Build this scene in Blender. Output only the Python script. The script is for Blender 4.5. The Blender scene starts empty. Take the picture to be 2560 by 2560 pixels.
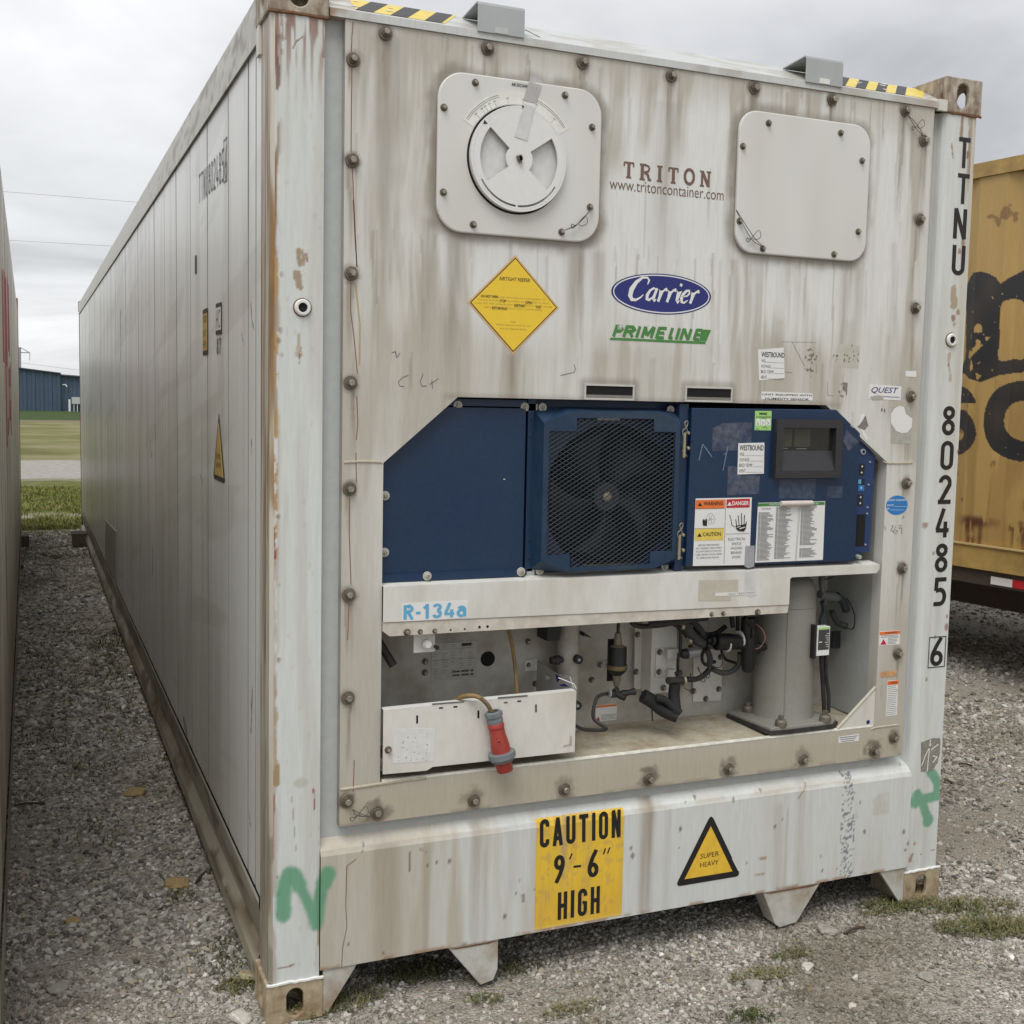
import bpy, bmesh, math, random
import numpy as np
from mathutils import Vector, Matrix
R_ = random.Random(7)
rng = np.random.default_rng(11)
sc = bpy.context.scene
C = sc.collection
# ---------------------------------------------------------------- camera
CAM = np.array([-0.5944352, -3.08821303, 1.76924276])
ROT = np.array([[0.92204597, -0.38654508, 0.02035043], [-0.01491796, -0.08802134, -0.99600688], [0.38679283, 0.91806054, -0.08692618]])
FPX, CX, CY = 2856.0684, 1271.0365, 1254.6734
cd = bpy.data.cameras.new('camera'); co = bpy.data.objects.new('camera', cd); C.objects.link(co)
m = Matrix.Identity(4)
for i in range(3):
    m[i][0] = ROT[0][i]; m[i][1] = -ROT[1][i]; m[i][2] = -ROT[2][i]; m[i][3] = CAM[i]
co.matrix_world = m
cd.sensor_width = 36; cd.sensor_fit = 'HORIZONTAL'; cd.lens = 36*FPX/2560
cd.shift_x = (1280-CX)/2560; cd.shift_y = (CY-1280)/2560
cd.clip_start = 0.02; cd.clip_end = 3000
sc.camera = co
# ---------------------------------------------------------------- world, sun, exposure
SUN_EL, SUN_AZ = math.radians(60), math.radians(-38)          # azimuth from -Y towards +X
w = bpy.data.worlds.new('World'); sc.world = w; w.use_nodes = True
nt = w.node_tree; nt.nodes.clear(); N = nt.nodes.new; L = nt.links.new
out = N('ShaderNodeOutputWorld'); mx = N('ShaderNodeMixShader'); b1 = N('ShaderNodeBackground'); b2 = N('ShaderNodeBackground')
sky = N('ShaderNodeTexSky'); sky.sky_type = 'NISHITA'; sky.sun_disc = False
sky.sun_elevation = SUN_EL; sky.sun_rotation = math.pi - SUN_AZ
b1.inputs[1].default_value = 0.1; L(sky.outputs[0], b1.inputs[0])
tc = N('ShaderNodeTexCoord'); sp = N('ShaderNodeSeparateXYZ'); L(tc.outputs['Generated'], sp.inputs[0])
def M(op, a, b=None, c=None):
    n = N('ShaderNodeMath'); n.operation = op
    for i, v in enumerate((a, b, c)):
        if v is None: continue
        if isinstance(v, (int, float)): n.inputs[i].default_value = v
        else: L(v, n.inputs[i])
    return n.outputs[0]
zz = M('ADD', M('MAXIMUM', sp.outputs[2], 0.0), 0.16)
cb = N('ShaderNodeCombineXYZ'); L(M('DIVIDE', sp.outputs[0], zz), cb.inputs[0]); L(M('DIVIDE', sp.outputs[1], zz), cb.inputs[1])
def noise(scale, detail, rough=0.5, vec=None, dist=0):
    n = N('ShaderNodeTexNoise'); n.inputs['Scale'].default_value = scale; n.inputs['Detail'].default_value = detail
    n.inputs['Roughness'].default_value = rough; n.inputs['Distortion'].default_value = dist
    L(vec, n.inputs['Vector']); return n.outputs[0]
n1 = noise(0.62, 6, 0.52, cb.outputs[0], 0.4)
cr = N('ShaderNodeValToRGB'); L(n1, cr.inputs[0])
e = cr.color_ramp.elements
e[0].position = 0.38; e[0].color = (0.43, 0.435, 0.45, 1); e[1].position = 0.60; e[1].color = (0.82, 0.825, 0.84, 1)
k = e.new(0.5); k.color = (0.645, 0.65, 0.665, 1)
b2.inputs[1].default_value = 1.0; L(cr.outputs[0], b2.inputs[0])
mx.inputs[0].default_value = 0.93; L(b1.outputs[0], mx.inputs[1]); L(b2.outputs[0], mx.inputs[2]); L(mx.outputs[0], out.inputs[0])
sd = bpy.data.lights.new('sun', 'SUN'); so = bpy.data.objects.new('sun', sd); C.objects.link(so)
sd.energy = 1.7; sd.angle = math.radians(35); sd.color = (1, 0.975, 0.93)
dirv = Vector((math.sin(SUN_AZ)*math.cos(SUN_EL), -math.cos(SUN_AZ)*math.cos(SUN_EL), math.sin(SUN_EL)))
so.rotation_euler = dirv.to_track_quat('Z', 'Y').to_euler()
vs = sc.view_settings
sc.display_settings.display_device = 'sRGB'
vs.view_transform = 'Standard'; vs.look = 'None'; vs.exposure = 0.34; vs.gamma = 1; vs.use_curve_mapping = False

# ---------------------------------------------------------------- measuring helpers
# readings taken from enlarged views of the photograph: (left, top, pixels per unit) of each view; a reading is turned into
# a point on the plane the thing really lies in
VIEW = dict(a=(0, 0, 1.32505), c1=(600, 0, .36232), c2=(1200, 0, .36232), c3=(1860, 100, .36232), c4=(1100, 560, .36232), c5=(1700, 800, .36232),
            c6=(860, 900, .36232), d1=(900, 1400, .31056), d2=(1400, 1400, .2588), d3=(1750, 1380, .31056), d4=(600, 1900, .36232),
            d5=(1200, 1900, .36232), d6=(1860, 1860, .36232), e1=(0, 400, .5694), e2=(150, 200, .31056), e3=(150, 700, .31056),
            e4=(0, 1300, .36232), e5=(0, 1860, .36232), e6=(600, 500, .31056), e7=(2160, 380, .5175), g1=(560, 0, .15528),
            g2=(2250, 150, .15528), g3=(560, 2300, .15528), g4=(2200, 2100, .10352), g5=(2300, 1300, .207))
def ray(v, a, b):
    o = VIEW[v]; u, t = o[0]+a*o[2], o[1]+b*o[2]
    return ROT.T @ np.array([(u-CX)/FPX, (t-CY)/FPX, 1.0])
def P(v, a, b, y=0.0):                       # point (x, z) on the plane facing the camera at depth y
    d = ray(v, a, b); t = (y-CAM[1])/d[1]; q = CAM+t*d
    return (float(q[0]), float(q[2]))
def P3(v, a, b, y=0.0):
    x, z = P(v, a, b, y); return (x, y, z)
def S(v, a, b, x=0.0):                       # point (y, z) on a side plane
    d = ray(v, a, b); t = (x-CAM[0])/d[0]; q = CAM+t*d
    return (float(q[1]), float(q[2]))
def G(v, a, b, z=0.0):                       # point (x, y) on the ground
    d = ray(v, a, b); t = (z-CAM[2])/d[2]; q = CAM+t*d
    return (float(q[0]), float(q[1]))

# ---------------------------------------------------------------- numpy noise
def _h(ix, iz, s):
    n = (ix.astype(np.int64)*374761393 + iz.astype(np.int64)*668265263 + s*1442695041) & 0x7fffffff
    n = (n ^ (n >> 13))*1274126177 & 0x7fffffff
    return ((n ^ (n >> 16)) & 0xffff)/65535.0
def vn(x, z, s=0):
    x = np.asarray(x, float); z = np.asarray(z, float)
    ix = np.floor(x); iz = np.floor(z); fx = x-ix; fz = z-iz
    fx = fx*fx*(3-2*fx); fz = fz*fz*(3-2*fz)
    a = _h(ix, iz, s); b = _h(ix+1, iz, s); c = _h(ix, iz+1, s); d = _h(ix+1, iz+1, s)
    return (a*(1-fx)+b*fx)*(1-fz)+(c*(1-fx)+d*fx)*fz
def fbm(x, z, s=0, o=4):
    r = 0; a = .5; t = 0
    for i in range(o):
        r = r+a*vn(x, z, s+i*17); t += a; a *= .5; x = x*2.03; z = z*2.03
    return r/t
def ss(a, b, x): t = np.clip((x-a)/(b-a), 0, 1); return t*t*(3-2*t)
def segd(X, Z, pts):
    r = np.full(X.shape, 9.0)
    for (x0, z0), (x1, z1) in zip(pts[:-1], pts[1:]):
        dx, dz = x1-x0, z1-z0; L2 = dx*dx+dz*dz+1e-12
        t = np.clip(((X-x0)*dx+(Z-z0)*dz)/L2, 0, 1)
        r = np.minimum(r, np.hypot(X-x0-t*dx, Z-z0-t*dz))
    return r
def mix(c, d, f): f = np.clip(f, 0, 1)[..., None]; return c*(1-f)+np.array(d)*f

# ---------------------------------------------------------------- materials
MATS = {}
def pmat(name, col=(.5, .5, .5), rough=.5, metal=0, nz=.08, scale=40, bump=.0, vcol=False, spec=.5, stretch=(1, 1, 1), dirt=None, dirt_amt=.5, dirt_scale=6, rnd=0, coat=0):
    if name in MATS: return MATS[name]
    mt = bpy.data.materials.new(name); mt.use_nodes = True; t = mt.node_tree; b = t.nodes['Principled BSDF']
    b.inputs['Roughness'].default_value = rough; b.inputs['Metallic'].default_value = metal; b.inputs['Specular IOR Level'].default_value = spec
    b.inputs['Coat Weight'].default_value = coat
    tcn = t.nodes.new('ShaderNodeTexCoord'); mp = t.nodes.new('ShaderNodeMapping'); mp.inputs['Scale'].default_value = stretch
    geo = t.nodes.new('ShaderNodeNewGeometry')
    t.links.new(geo.outputs['Position'], mp.inputs['Vector'])
    nn = t.nodes.new('ShaderNodeTexNoise'); nn.inputs['Scale'].default_value = scale; nn.inputs['Detail'].default_value = 6; nn.inputs['Roughness'].default_value = .65
    t.links.new(mp.outputs[0], nn.inputs['Vector'])
    if vcol:
        at = t.nodes.new('ShaderNodeAttribute'); at.attribute_name = 'Col'; src = at.outputs['Color']
    else:
        rgb = t.nodes.new('ShaderNodeRGB'); rgb.outputs[0].default_value = (*col, 1); src = rgb.outputs[0]
    if dirt:
        dn = t.nodes.new('ShaderNodeTexNoise'); dn.inputs['Scale'].default_value = dirt_scale; dn.inputs['Detail'].default_value = 8; dn.inputs['Roughness'].default_value = .6
        t.links.new(mp.outputs[0], dn.inputs['Vector'])
        r = t.nodes.new('ShaderNodeMapRange'); r.inputs['From Min'].default_value = .42; r.inputs['From Max'].default_value = .68
        r.inputs['To Max'].default_value = dirt_amt
        t.links.new(dn.outputs[0], r.inputs['Value'])
        m2 = t.nodes.new('ShaderNodeMix'); m2.data_type = 'RGBA'; t.links.new(r.outputs[0], m2.inputs[0]); t.links.new(src, m2.inputs[6]); m2.inputs[7].default_value = (*dirt, 1)
        src = m2.outputs[2]
    if rnd:
        oi = t.nodes.new('ShaderNodeObjectInfo'); rr = t.nodes.new('ShaderNodeMapRange'); rr.inputs['To Min'].default_value = 1-rnd; rr.inputs['To Max'].default_value = 1+rnd
        t.links.new(oi.outputs['Random'], rr.inputs['Value']); h = t.nodes.new('ShaderNodeHueSaturation'); t.links.new(rr.outputs[0], h.inputs['Value']); t.links.new(src, h.inputs['Color']); src = h.outputs[0]
    hs = t.nodes.new('ShaderNodeHueSaturation'); mr = t.nodes.new('ShaderNodeMapRange')
    mr.inputs['From Min'].default_value = .3; mr.inputs['From Max'].default_value = .7; mr.inputs['To Min'].default_value = 1-nz; mr.inputs['To Max'].default_value = 1+nz
    t.links.new(nn.outputs[0], mr.inputs['Value']); t.links.new(mr.outputs[0], hs.inputs['Value']); t.links.new(src, hs.inputs['Color'])
    t.links.new(hs.outputs[0], b.inputs['Base Color'])
    if bump:
        bp = t.nodes.new('ShaderNodeBump'); bp.inputs['Strength'].default_value = bump; bp.inputs['Distance'].default_value = .004
        t.links.new(nn.outputs[0], bp.inputs['Height']); t.links.new(bp.outputs[0], b.inputs['Normal'])
    MATS[name] = mt; return mt
PAINT = pmat('weathered_paint', vcol=True, rough=.42, nz=.06, scale=110, stretch=(1, 1, .10), bump=.06)
GLOSS = pmat('gloss_side_paint', vcol=True, rough=.27, nz=.04, scale=30, stretch=(1, .6, .08), bump=.03, spec=.4)
WHITE = pmat('white_enamel', (.66, .66, .62), .45, nz=.06, scale=30, dirt=(.42, .36, .27), dirt_amt=.45, dirt_scale=5, stretch=(1, 1, .35))
CLEAN = pmat('clean_white', (.74, .74, .72), .4, nz=.03, scale=20, dirt=(.5, .47, .4), dirt_amt=.25, dirt_scale=3)
GREYP = pmat('grey_paint', (.47, .49, .48), .45, nz=.06, scale=30)
BAYW = pmat('bay_paint', (.46, .445, .40), .55, nz=.10, scale=18, dirt=(.22, .185, .13), dirt_amt=.75, dirt_scale=6)
FLOORM = pmat('bay_floor', (.44, .40, .31), .7, nz=.15, scale=40, dirt=(.25, .19, .11), dirt_amt=.6, dirt_scale=14, bump=.2)
BLUE = pmat('navy_paint', (.0042, .0245, .072), .40, nz=.15, scale=60, dirt=(.015, .038, .070), dirt_amt=.35, dirt_scale=4)
BLUED = pmat('navy_dusty', (.008, .031, .070), .5, nz=.15, scale=50, dirt=(.035, .055, .085), dirt_amt=.6, dirt_scale=5)
BLACK = pmat('black_plastic', (.012, .012, .013), .5, nz=.2, scale=40)
VOID = pmat('dark_interior', (.006, .006, .006), .9, nz=.1)
CHAR = pmat('charcoal_plastic', (.028, .028, .032), .45, nz=.15, scale=50)
RUBBER = pmat('black_rubber', (.018, .018, .018), .6, nz=.3, scale=60, dirt=(.10, .09, .08), dirt_amt=.4, dirt_scale=10)
STEEL = pmat('dusty_steel', (.17, .15, .12), .55, .3, nz=.35, scale=120, dirt=(.09, .06, .04), dirt_amt=.7, dirt_scale=30, bump=.3)
ZINC = pmat('zinc', (.42, .37, .26), .35, .7, nz=.15, scale=90)
GALV = pmat('galvanised_sheet', (.40, .42, .42), .5, .2, nz=.06, scale=12)
COMP = pmat('compressor_grey', (.235, .23, .205), .6, nz=.07, scale=150, dirt=(.20, .18, .14), dirt_amt=.5, dirt_scale=6, bump=.1)
INK = pmat('black_ink', (.014, .013, .014), .4, nz=.1)
INKS = pmat('grey_ink', (.16, .16, .16), .5, nz=.1)
PAPER = pmat('sticker_white', (.74, .74, .73), .35, nz=.02)
SCRAP = pmat('sticker_remains', (.40, .385, .34), .6, nz=.15, scale=60)
SCRAPD = pmat('dark_sticker_remains', (.20, .19, .165), .6, nz=.3, scale=60)
YEL = pmat('yellow_sticker', (.80, .52, .05), .35, nz=.03, scale=12, dirt=(.62, .34, .05), dirt_amt=.6, dirt_scale=22)
YELP = pmat('pale_yellow', (.72, .55, .10), .4, nz=.1, scale=30)
TAN = pmat('tan_edge', (.62, .40, .16), .4, nz=.05)
BROWN = pmat('brown_print', (.16, .095, .07), .45, nz=.15)
NAVY = pmat('navy_print', (.012, .018, .16), .25, nz=.03)
GREEN = pmat('green_print', (.06, .22, .045), .35, nz=.05)
PGREEN = pmat('pale_green', (.34, .62, .20), .4, nz=.05)
CYAN = pmat('light_blue_print', (.12, .40, .62), .4, nz=.05)
SBLUE = pmat('blue_sticker', (.02, .19, .50), .35, nz=.05)
ORANGE = pmat('orange_print', (.74, .17, .03), .4, nz=.05)
RED = pmat('red_print', (.50, .018, .03), .4, nz=.05)
PLUGRED = pmat('plug_red', (.34, .038, .030), .45, nz=.12, scale=30, dirt=(.30, .06, .04), dirt_amt=.5, dirt_scale=20)
PLUGGREY = pmat('plug_grey', (.16, .18, .19), .5, nz=.12, scale=30)
CABLE = pmat('yellow_cable', (.26, .17, .06), .55, nz=.15, scale=60, dirt=(.10, .07, .04), dirt_amt=.6, dirt_scale=18)
RUST = pmat('rust', (.19, .085, .035), .8, nz=.4, scale=60, dirt=(.07, .03, .018), dirt_amt=.7, dirt_scale=25, bump=.5)
RUSTLINE = pmat('rust_line', (.24, .11, .07), .7, nz=.2)
TAPE = pmat('clear_tape', (.42, .41, .40), .2, nz=.1)
WOOD = pmat('old_timber', (.055, .042, .03), .8, nz=.3, scale=30, bump=.4)

# ---------------------------------------------------------------- object helpers
def thing(name, label, cat, loc=(0, 0, 0), group=None, kind=None):
    o = bpy.data.objects.new(name, None); C.objects.link(o); o.location = loc; o.empty_display_size = .1
    o['label'] = label; o['category'] = cat
    if group: o['group'] = group
    return o
def tag(o, label=None, cat=None, group=None, kind=None):
    for k_, v_ in (('label', label), ('category', cat), ('group', group), ('kind', kind)):
        if v_: o[k_] = v_
    return o
class MB:
    def __init__(s): s.v = []; s.f = []; s.c = []
    def add(s, vs, fs, cols=None):
        n = len(s.v); s.v += [tuple(map(float, q)) for q in vs]; s.f += [tuple(n+i for i in f) for f in fs]
        if cols is not None: s.c += [tuple(q) for q in cols]
        return s
    def box(s, x0, x1, y0, y1, z0, z1):
        return s.add([(x0, y0, z0), (x1, y0, z0), (x1, y1, z0), (x0, y1, z0), (x0, y0, z1), (x1, y0, z1), (x1, y1, z1), (x0, y1, z1)],
                     [(0, 3, 2, 1), (4, 5, 6, 7), (0, 1, 5, 4), (1, 2, 6, 5), (2, 3, 7, 6), (3, 0, 4, 7)])
    def quad(s, *p): return s.add(p, [tuple(range(len(p)))])
    def prism(s, pts, y0, y1):                # polygon in (x, z), front at y0, back at y1
        n = len(pts); vs_ = [(x, y0, z) for x, z in pts]+[(x, y1, z) for x, z in pts]
        ar = sum(pts[i][0]*pts[(i+1) % n][1]-pts[(i+1) % n][0]*pts[i][1] for i in range(n))
        a = list(range(n)); b = list(range(n, 2*n))
        fs = [tuple(a), tuple(b[::-1])]+[(i, n+i, n+(i+1) % n, (i+1) % n) for i in range(n)]
        if ar < 0: fs = [f[::-1] for f in fs]
        return s.add(vs_, fs)
    def prismx(s, pts, x0, x1):               # polygon in (y, z) extruded along x
        n = len(pts); vs_ = [(x0, y, z) for y, z in pts]+[(x1, y, z) for y, z in pts]
        ar = sum(pts[i][0]*pts[(i+1) % n][1]-pts[(i+1) % n][0]*pts[i][1] for i in range(n))
        fs = [tuple(range(n))[::-1], tuple(range(n, 2*n))]+[(i, (i+1) % n, n+(i+1) % n, n+i) for i in range(n)]
        if ar < 0: fs = [f[::-1] for f in fs]
        return s.add(vs_, fs)
    def lathe(s, p0, p1, prof, n=16):         # prof: (t along p0->p1 as 0..1, radius)
        p0 = Vector(p0); p1 = Vector(p1); ax = (p1-p0); q = ax.to_track_quat('Z', 'Y')
        vs_ = []; fs = []
        for t, r in prof:
            for i in range(n):
                a = 2*math.pi*i/n; vs_.append(tuple(p0+ax*t+q @ Vector((r*math.cos(a), r*math.sin(a), 0))))
        for j in range(len(prof)-1):
            for i in range(n):
                fs.append((j*n+i, j*n+(i+1) % n, (j+1)*n+(i+1) % n, (j+1)*n+i))
        fs.append(tuple(range(n))[::-1]); k_ = (len(prof)-1)*n; fs.append(tuple(k_+i for i in range(n)))
        return s.add(vs_, fs)
    def tube(s, pts, r, n=8, smooth=3):
        pts = [Vector(q) for q in pts]
        if smooth and len(pts) > 2:
            o = []
            for i in range(len(pts)-1):
                a = pts[max(i-1, 0)]; b = pts[i]; c = pts[i+1]; d = pts[min(i+2, len(pts)-1)]
                for j in range(smooth):
                    t = j/smooth
                    o.append(.5*((2*b)+(c-a)*t+(2*a-5*b+4*c-d)*t*t+(3*b-a-3*c+d)*t**3))
            o.append(pts[-1]); pts = o
        vs_ = []; fs = []; up = None
        for i, p in enumerate(pts):
            d = (pts[min(i+1, len(pts)-1)]-pts[max(i-1, 0)]).normalized()
            if up is None: up = Vector((0, -1, 0)) if abs(d.y) < .9 else Vector((1, 0, 0))
            x = d.cross(up).normalized(); up = x.cross(d).normalized()
            rr = r(i/(len(pts)-1)) if callable(r) else r
            for j in range(n):
                a = 2*math.pi*j/n; vs_.append(tuple(p+x*math.cos(a)*rr+up*math.sin(a)*rr))
        for i in range(len(pts)-1):
            for j in range(n): fs.append((i*n+j, i*n+(j+1) % n, (i+1)*n+(j+1) % n, (i+1)*n+j))
        fs.append(tuple(range(n))[::-1]); fs.append(tuple((len(pts)-1)*n+j for j in range(n)))
        return s.add(vs_, fs)
    def ribbon(s, pts, wd, y, close=False):   # flat stroke in the (x, z) plane at depth y
        n = len(pts); L_ = []; R2 = []
        for i in range(n):
            a = pts[i-1] if (i or close) else pts[i]; b = pts[(i+1) % n] if (i < n-1 or close) else pts[i]
            if close and i == 0: a = pts[-2]
            dx, dz = b[0]-a[0], b[1]-a[1]; l = math.hypot(dx, dz) or 1; dx /= l; dz /= l
            ww = (wd[i] if hasattr(wd, '__len__') else wd)/2
            if 0 < i < n-1:
                e0 = (pts[i][0]-pts[i-1][0], pts[i][1]-pts[i-1][1]); l0 = math.hypot(*e0) or 1
                cs = (e0[0]*dx+e0[1]*dz)/l0; ww /= max(cs, .5)
            L_.append((pts[i][0]-dz*ww, y, pts[i][1]+dx*ww)); R2.append((pts[i][0]+dz*ww, y, pts[i][1]-dx*ww))
        return s.add(L_+R2, [(i, n+i, n+i+1, i+1) for i in range(n-1)])
    def disc(s, x, z, r, y, n=24, rz=None): 
        rz = rz or r
        return s.add([(x+r*math.cos(2*math.pi*i/n), y, z+rz*math.sin(2*math.pi*i/n)) for i in range(n)], [tuple(range(n))])
    def build(s, name, mat, parent=None, smooth=False, bevel=0, kind=None):
        me = bpy.data.meshes.new(name); me.from_pydata(s.v, [], s.f)
        if s.c:
            at = me.attributes.new('Col', 'FLOAT_COLOR', 'POINT'); arr = np.ones((len(s.v), 4), np.float32); arr[:, :3] = np.array(s.c)
            at.data.foreach_set('color', arr.ravel())
        me.materials.append(mat)
        if smooth: me.polygons.foreach_set('use_smooth', [True]*len(me.polygons)); me.set_sharp_from_angle(angle=math.radians(40))
        me.update()
        o = bpy.data.objects.new(name, me); C.objects.link(o); o.parent = parent
        if bevel:
            bv = o.modifiers.new('bevel', 'BEVEL'); bv.width = bevel; bv.segments = 2; bv.limit_method = 'ANGLE'
        if kind: o['kind'] = kind
        return o
class Patch:                                   # dense sheets whose wear is stored per vertex
    def __init__(s): s.V = []; s.F = []; s.K = []; s.n = 0
    def patch(s, p00, p10, p11, p01, res, fn):
        p00, p10, p11, p01 = [np.array(q, float) for q in (p00, p10, p11, p01)]
        nu = max(1, int(max(np.linalg.norm(p10-p00), np.linalg.norm(p11-p01))/res)); nv = max(1, int(max(np.linalg.norm(p01-p00), np.linalg.norm(p11-p10))/res))
        u, v = np.meshgrid(np.linspace(0, 1, nu+1), np.linspace(0, 1, nv+1)); u = u[..., None]; v = v[..., None]
        p = (p00*(1-u)+p10*u)*(1-v)+(p01*(1-u)+p11*u)*v; p = p.reshape(-1, 3)
        i = np.arange(nu); j = np.arange(nv); I, J = np.meshgrid(i, j); a = (J*(nu+1)+I).ravel()
        s.F.append(np.stack([a, a+1, a+nu+2, a+nu+1], 1)+s.n); s.V.append(p); s.K.append(fn(p[:, 0], p[:, 1], p[:, 2])); s.n += len(p)
        return s
    def build(s, name, mat, parent=None, smooth=False):
        V = np.concatenate(s.V); F = np.concatenate(s.F); K = np.clip(np.concatenate(s.K), 0, 1)
        me = bpy.data.meshes.new(name); me.vertices.add(len(V)); me.vertices.foreach_set('co', V.ravel().astype(np.float32))
        me.loops.add(F.size); me.loops.foreach_set('vertex_index', F.ravel().astype(np.int32))
        me.polygons.add(len(F)); me.polygons.foreach_set('loop_start', (np.arange(len(F))*4).astype(np.int32))
        me.update(calc_edges=True); me.validate()
        at = me.attributes.new('Col', 'FLOAT_COLOR', 'POINT'); arr = np.ones((len(V), 4), np.float32); arr[:, :3] = K; at.data.foreach_set('color', arr.ravel())
        me.materials.append(mat)
        if smooth: me.polygons.foreach_set('use_smooth', [True]*len(me.polygons))
        o = bpy.data.objects.new(name, me); C.objects.link(o); o.parent = parent
        return o
def copy_tree(o, loc, parent=None):
    c = o.copy(); C.objects.link(c); c.location = loc; c.parent = parent
    for ch in list(o.children): d = ch.copy(); C.objects.link(d); d.parent = c
    return c
# lettering -------------------------------------------------------
def text(s, box, y, mat, parent, name='lettering', shear=0, bold=0, side=False, skew=0, kind=None):
    """box = (x0, z0, x1, z1) filled by the words; skew raises the right end"""
    cu = bpy.data.curves.new('t', 'FONT'); cu.body = s; cu.align_x = 'CENTER'; cu.shear = shear; cu.offset = bold; cu.resolution_u = 3; cu.space_line = .95
    ob = bpy.data.objects.new('t', cu); C.objects.link(ob)
    me = bpy.data.meshes.new_from_object(ob); bpy.data.objects.remove(ob); bpy.data.curves.remove(cu)
    n = len(me.vertices); a = np.zeros(n*3, np.float32); me.vertices.foreach_get('co', a); a = a.reshape(-1, 3)
    lo = a.min(0); hi = a.max(0); x0, z0, x1, z1 = box
    u = (a[:, 0]-lo[0])/(hi[0]-lo[0]); v = (a[:, 1]-lo[1])/(hi[1]-lo[1])
    X = x0+u*(x1-x0); Z = z0+v*(z1-z0)+skew*u
    a[:, 0], a[:, 1], a[:, 2] = (X, y, Z) if not side else (y, X, Z)
    me.vertices.foreach_set('co', a.ravel()); me.materials.clear(); me.materials.append(mat); me.update(); me.name = name
    o = bpy.data.objects.new(name, me); C.objects.link(o); o.parent = parent
    if kind: o['kind'] = kind
    return o
def arc(cx, cz, rx, rz, a0, a1, n=10):
    return [(cx+rx*math.cos(math.radians(a0+(a1-a0)*i/n)), cz+rz*math.sin(math.radians(a0+(a1-a0)*i/n))) for i in range(n+1)]
def glyph(ch, W, t):
    h = t/2; l, r, b, T = h, W-h, h, 1-h; m_ = W/2; q = (r-l)/2
    if ch == 'T': return [[(0, T), (W, T)], [(m_, T), (m_, 0)]]
    if ch == 'N': return [[(l, 0), (l, 1)], [(l, 1), (r, 0)], [(r, 0), (r, 1)]]
    if ch == 'U': return [[(l, 1)]+arc(m_, l+q, q, q, 180, 360)+[(r, 1)]]
    if ch == 'I': return [[(h, 0), (h, 1)]]
    if ch == 'H': return [[(l, 0), (l, 1)], [(r, 0), (r, 1)], [(l, .5), (r, .5)]]
    if ch in '0O': return [arc(m_, b+q, q, q, 180, 360)+arc(m_, T-q, q, q, 0, 180)+[(l, b+q)]]
    if ch == 'C': return [[(r, .72)]+arc(m_, T-q, q, q, 0, 180)+arc(m_, b+q, q, q, 180, 360)+[(r, .28)]]
    if ch == 'G': return [[(r, .72)]+arc(m_, T-q, q, q, 0, 180)+arc(m_, b+q, q, q, 180, 360)+[(r, .48), (m_, .48)]]
    if ch == 'A': return [[(h*.7, 0), (m_, 1)], [(m_, 1), (W-h*.7, 0)], [(W*.2, .27), (W*.8, .27)]]
    if ch == '8': return [arc(m_, .765, q*.9, .235-h, 0, 360, 20), arc(m_, .27, q, .27-h, 0, 360, 20)]
    if ch == '2': return [[(l, .74)]+arc(m_, T-q, q, q, 180, 0)+[(r, .66), (l+.02, h)], [(l-h, h), (W, h)]]
    if ch == '4': return [[(W*.55, 1), (l*.6, .27)], [(0, .25), (W, .25)], [(W*.72, 0), (W*.72, .55)]]
    if ch == '5': return [[(W*.93, T), (l+.02, T), (l, .54)], [(l, .54)]+arc(m_*.95, .32, q, .32-h, 105, -90, 14)+[(0, h*1.0)]]
    if ch in '69':
        p = [arc(m_, .27, q, .27-h, 0, 360, 20), [(l, .27), (l+.01, .42), (W*.45, .72), (W*.8, 1.0)]]
        return p if ch == '6' else [[(W-x, 1-z) for x, z in s] for s in p]
    if ch == 'R': return [[(l, 0), (l, 1)], [(h, T), (m_, T)]+arc(m_, .735, q, .265-h, 90, -90, 8)+[(h, .47)], [(m_, .47), (r+.02, 0)]]
    if ch == '1': return [[(W*.6, 0), (W*.6, 1)], [(W*.6, .96), (W*.42, .80), (W*.1, .72)]]
    if ch == '3': return [arc(m_*.95, .735, q*.92, .265-h, 165, -90, 12), arc(m_*.95, .265+h*.3, q, .265-h*.7, 90, -165, 12)]
    if ch == 'a': return [arc(m_, .26, q, .26-h*.6, 0, 360, 16), [(r, 0), (r, .46)], [(r, .42)]+arc(m_, .46, q, .22, 0, 150, 8)]
    if ch == '-': return [[(0, .42), (W, .42)]]
    if ch == '7': return [[(0, T), (r, T)], [(r, T), (W*.35, 0)]]
    return []
def letters(s, corners, y, t, mat, parent, name='lettering', W=.42, gap=.16, widths={}, side=False):
    """stencil letters in one row; corners = (x0,z0) bottom left, (x1,z1) bottom right, (x2,z2) top left"""
    mb = MB(); tot = 0; ws = []
    for ch in s:
        ww = widths.get(ch, t if ch == 'I' else W); ws.append(ww); tot += ww+gap
    tot -= gap; (x0, z0), (x1, z1), (x2, z2) = corners; cur = 0; k_ = 0
    for ch, ww in zip(s, ws):
        for st in glyph(ch, ww, t):
            k_ += 1
            sub = MB(); sub.ribbon([((cur+px)*(abs(x1-x0)/tot)/(math.hypot(x2-x0, z2-z0)) if 0 else (cur+px), pz) for px, pz in st], t, 0)
            vs_ = []
            for (gx, _, gz) in sub.v:
                u = gx/tot; X = x0+(x1-x0)*u+(x2-x0)*gz; Z = z0+(z1-z0)*u+(z2-z0)*gz
                yy = y-(k_ % 3)*.00015
                vs_.append((X, yy, Z) if not side else (yy, X, Z))
            mb.add(vs_, sub.f)
        cur += ww+gap
    return mb.build(name, mat, parent)
def rrect(x0, z0, x1, z1, r, n=6):
    return arc(x1-r, z0+r, r, r, -90, 0, n)+arc(x1-r, z1-r, r, r, 0, 90, n)+arc(x0+r, z1-r, r, r, 90, 180, n)+arc(x0+r, z0+r, r, r, 180, 270, n)
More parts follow.
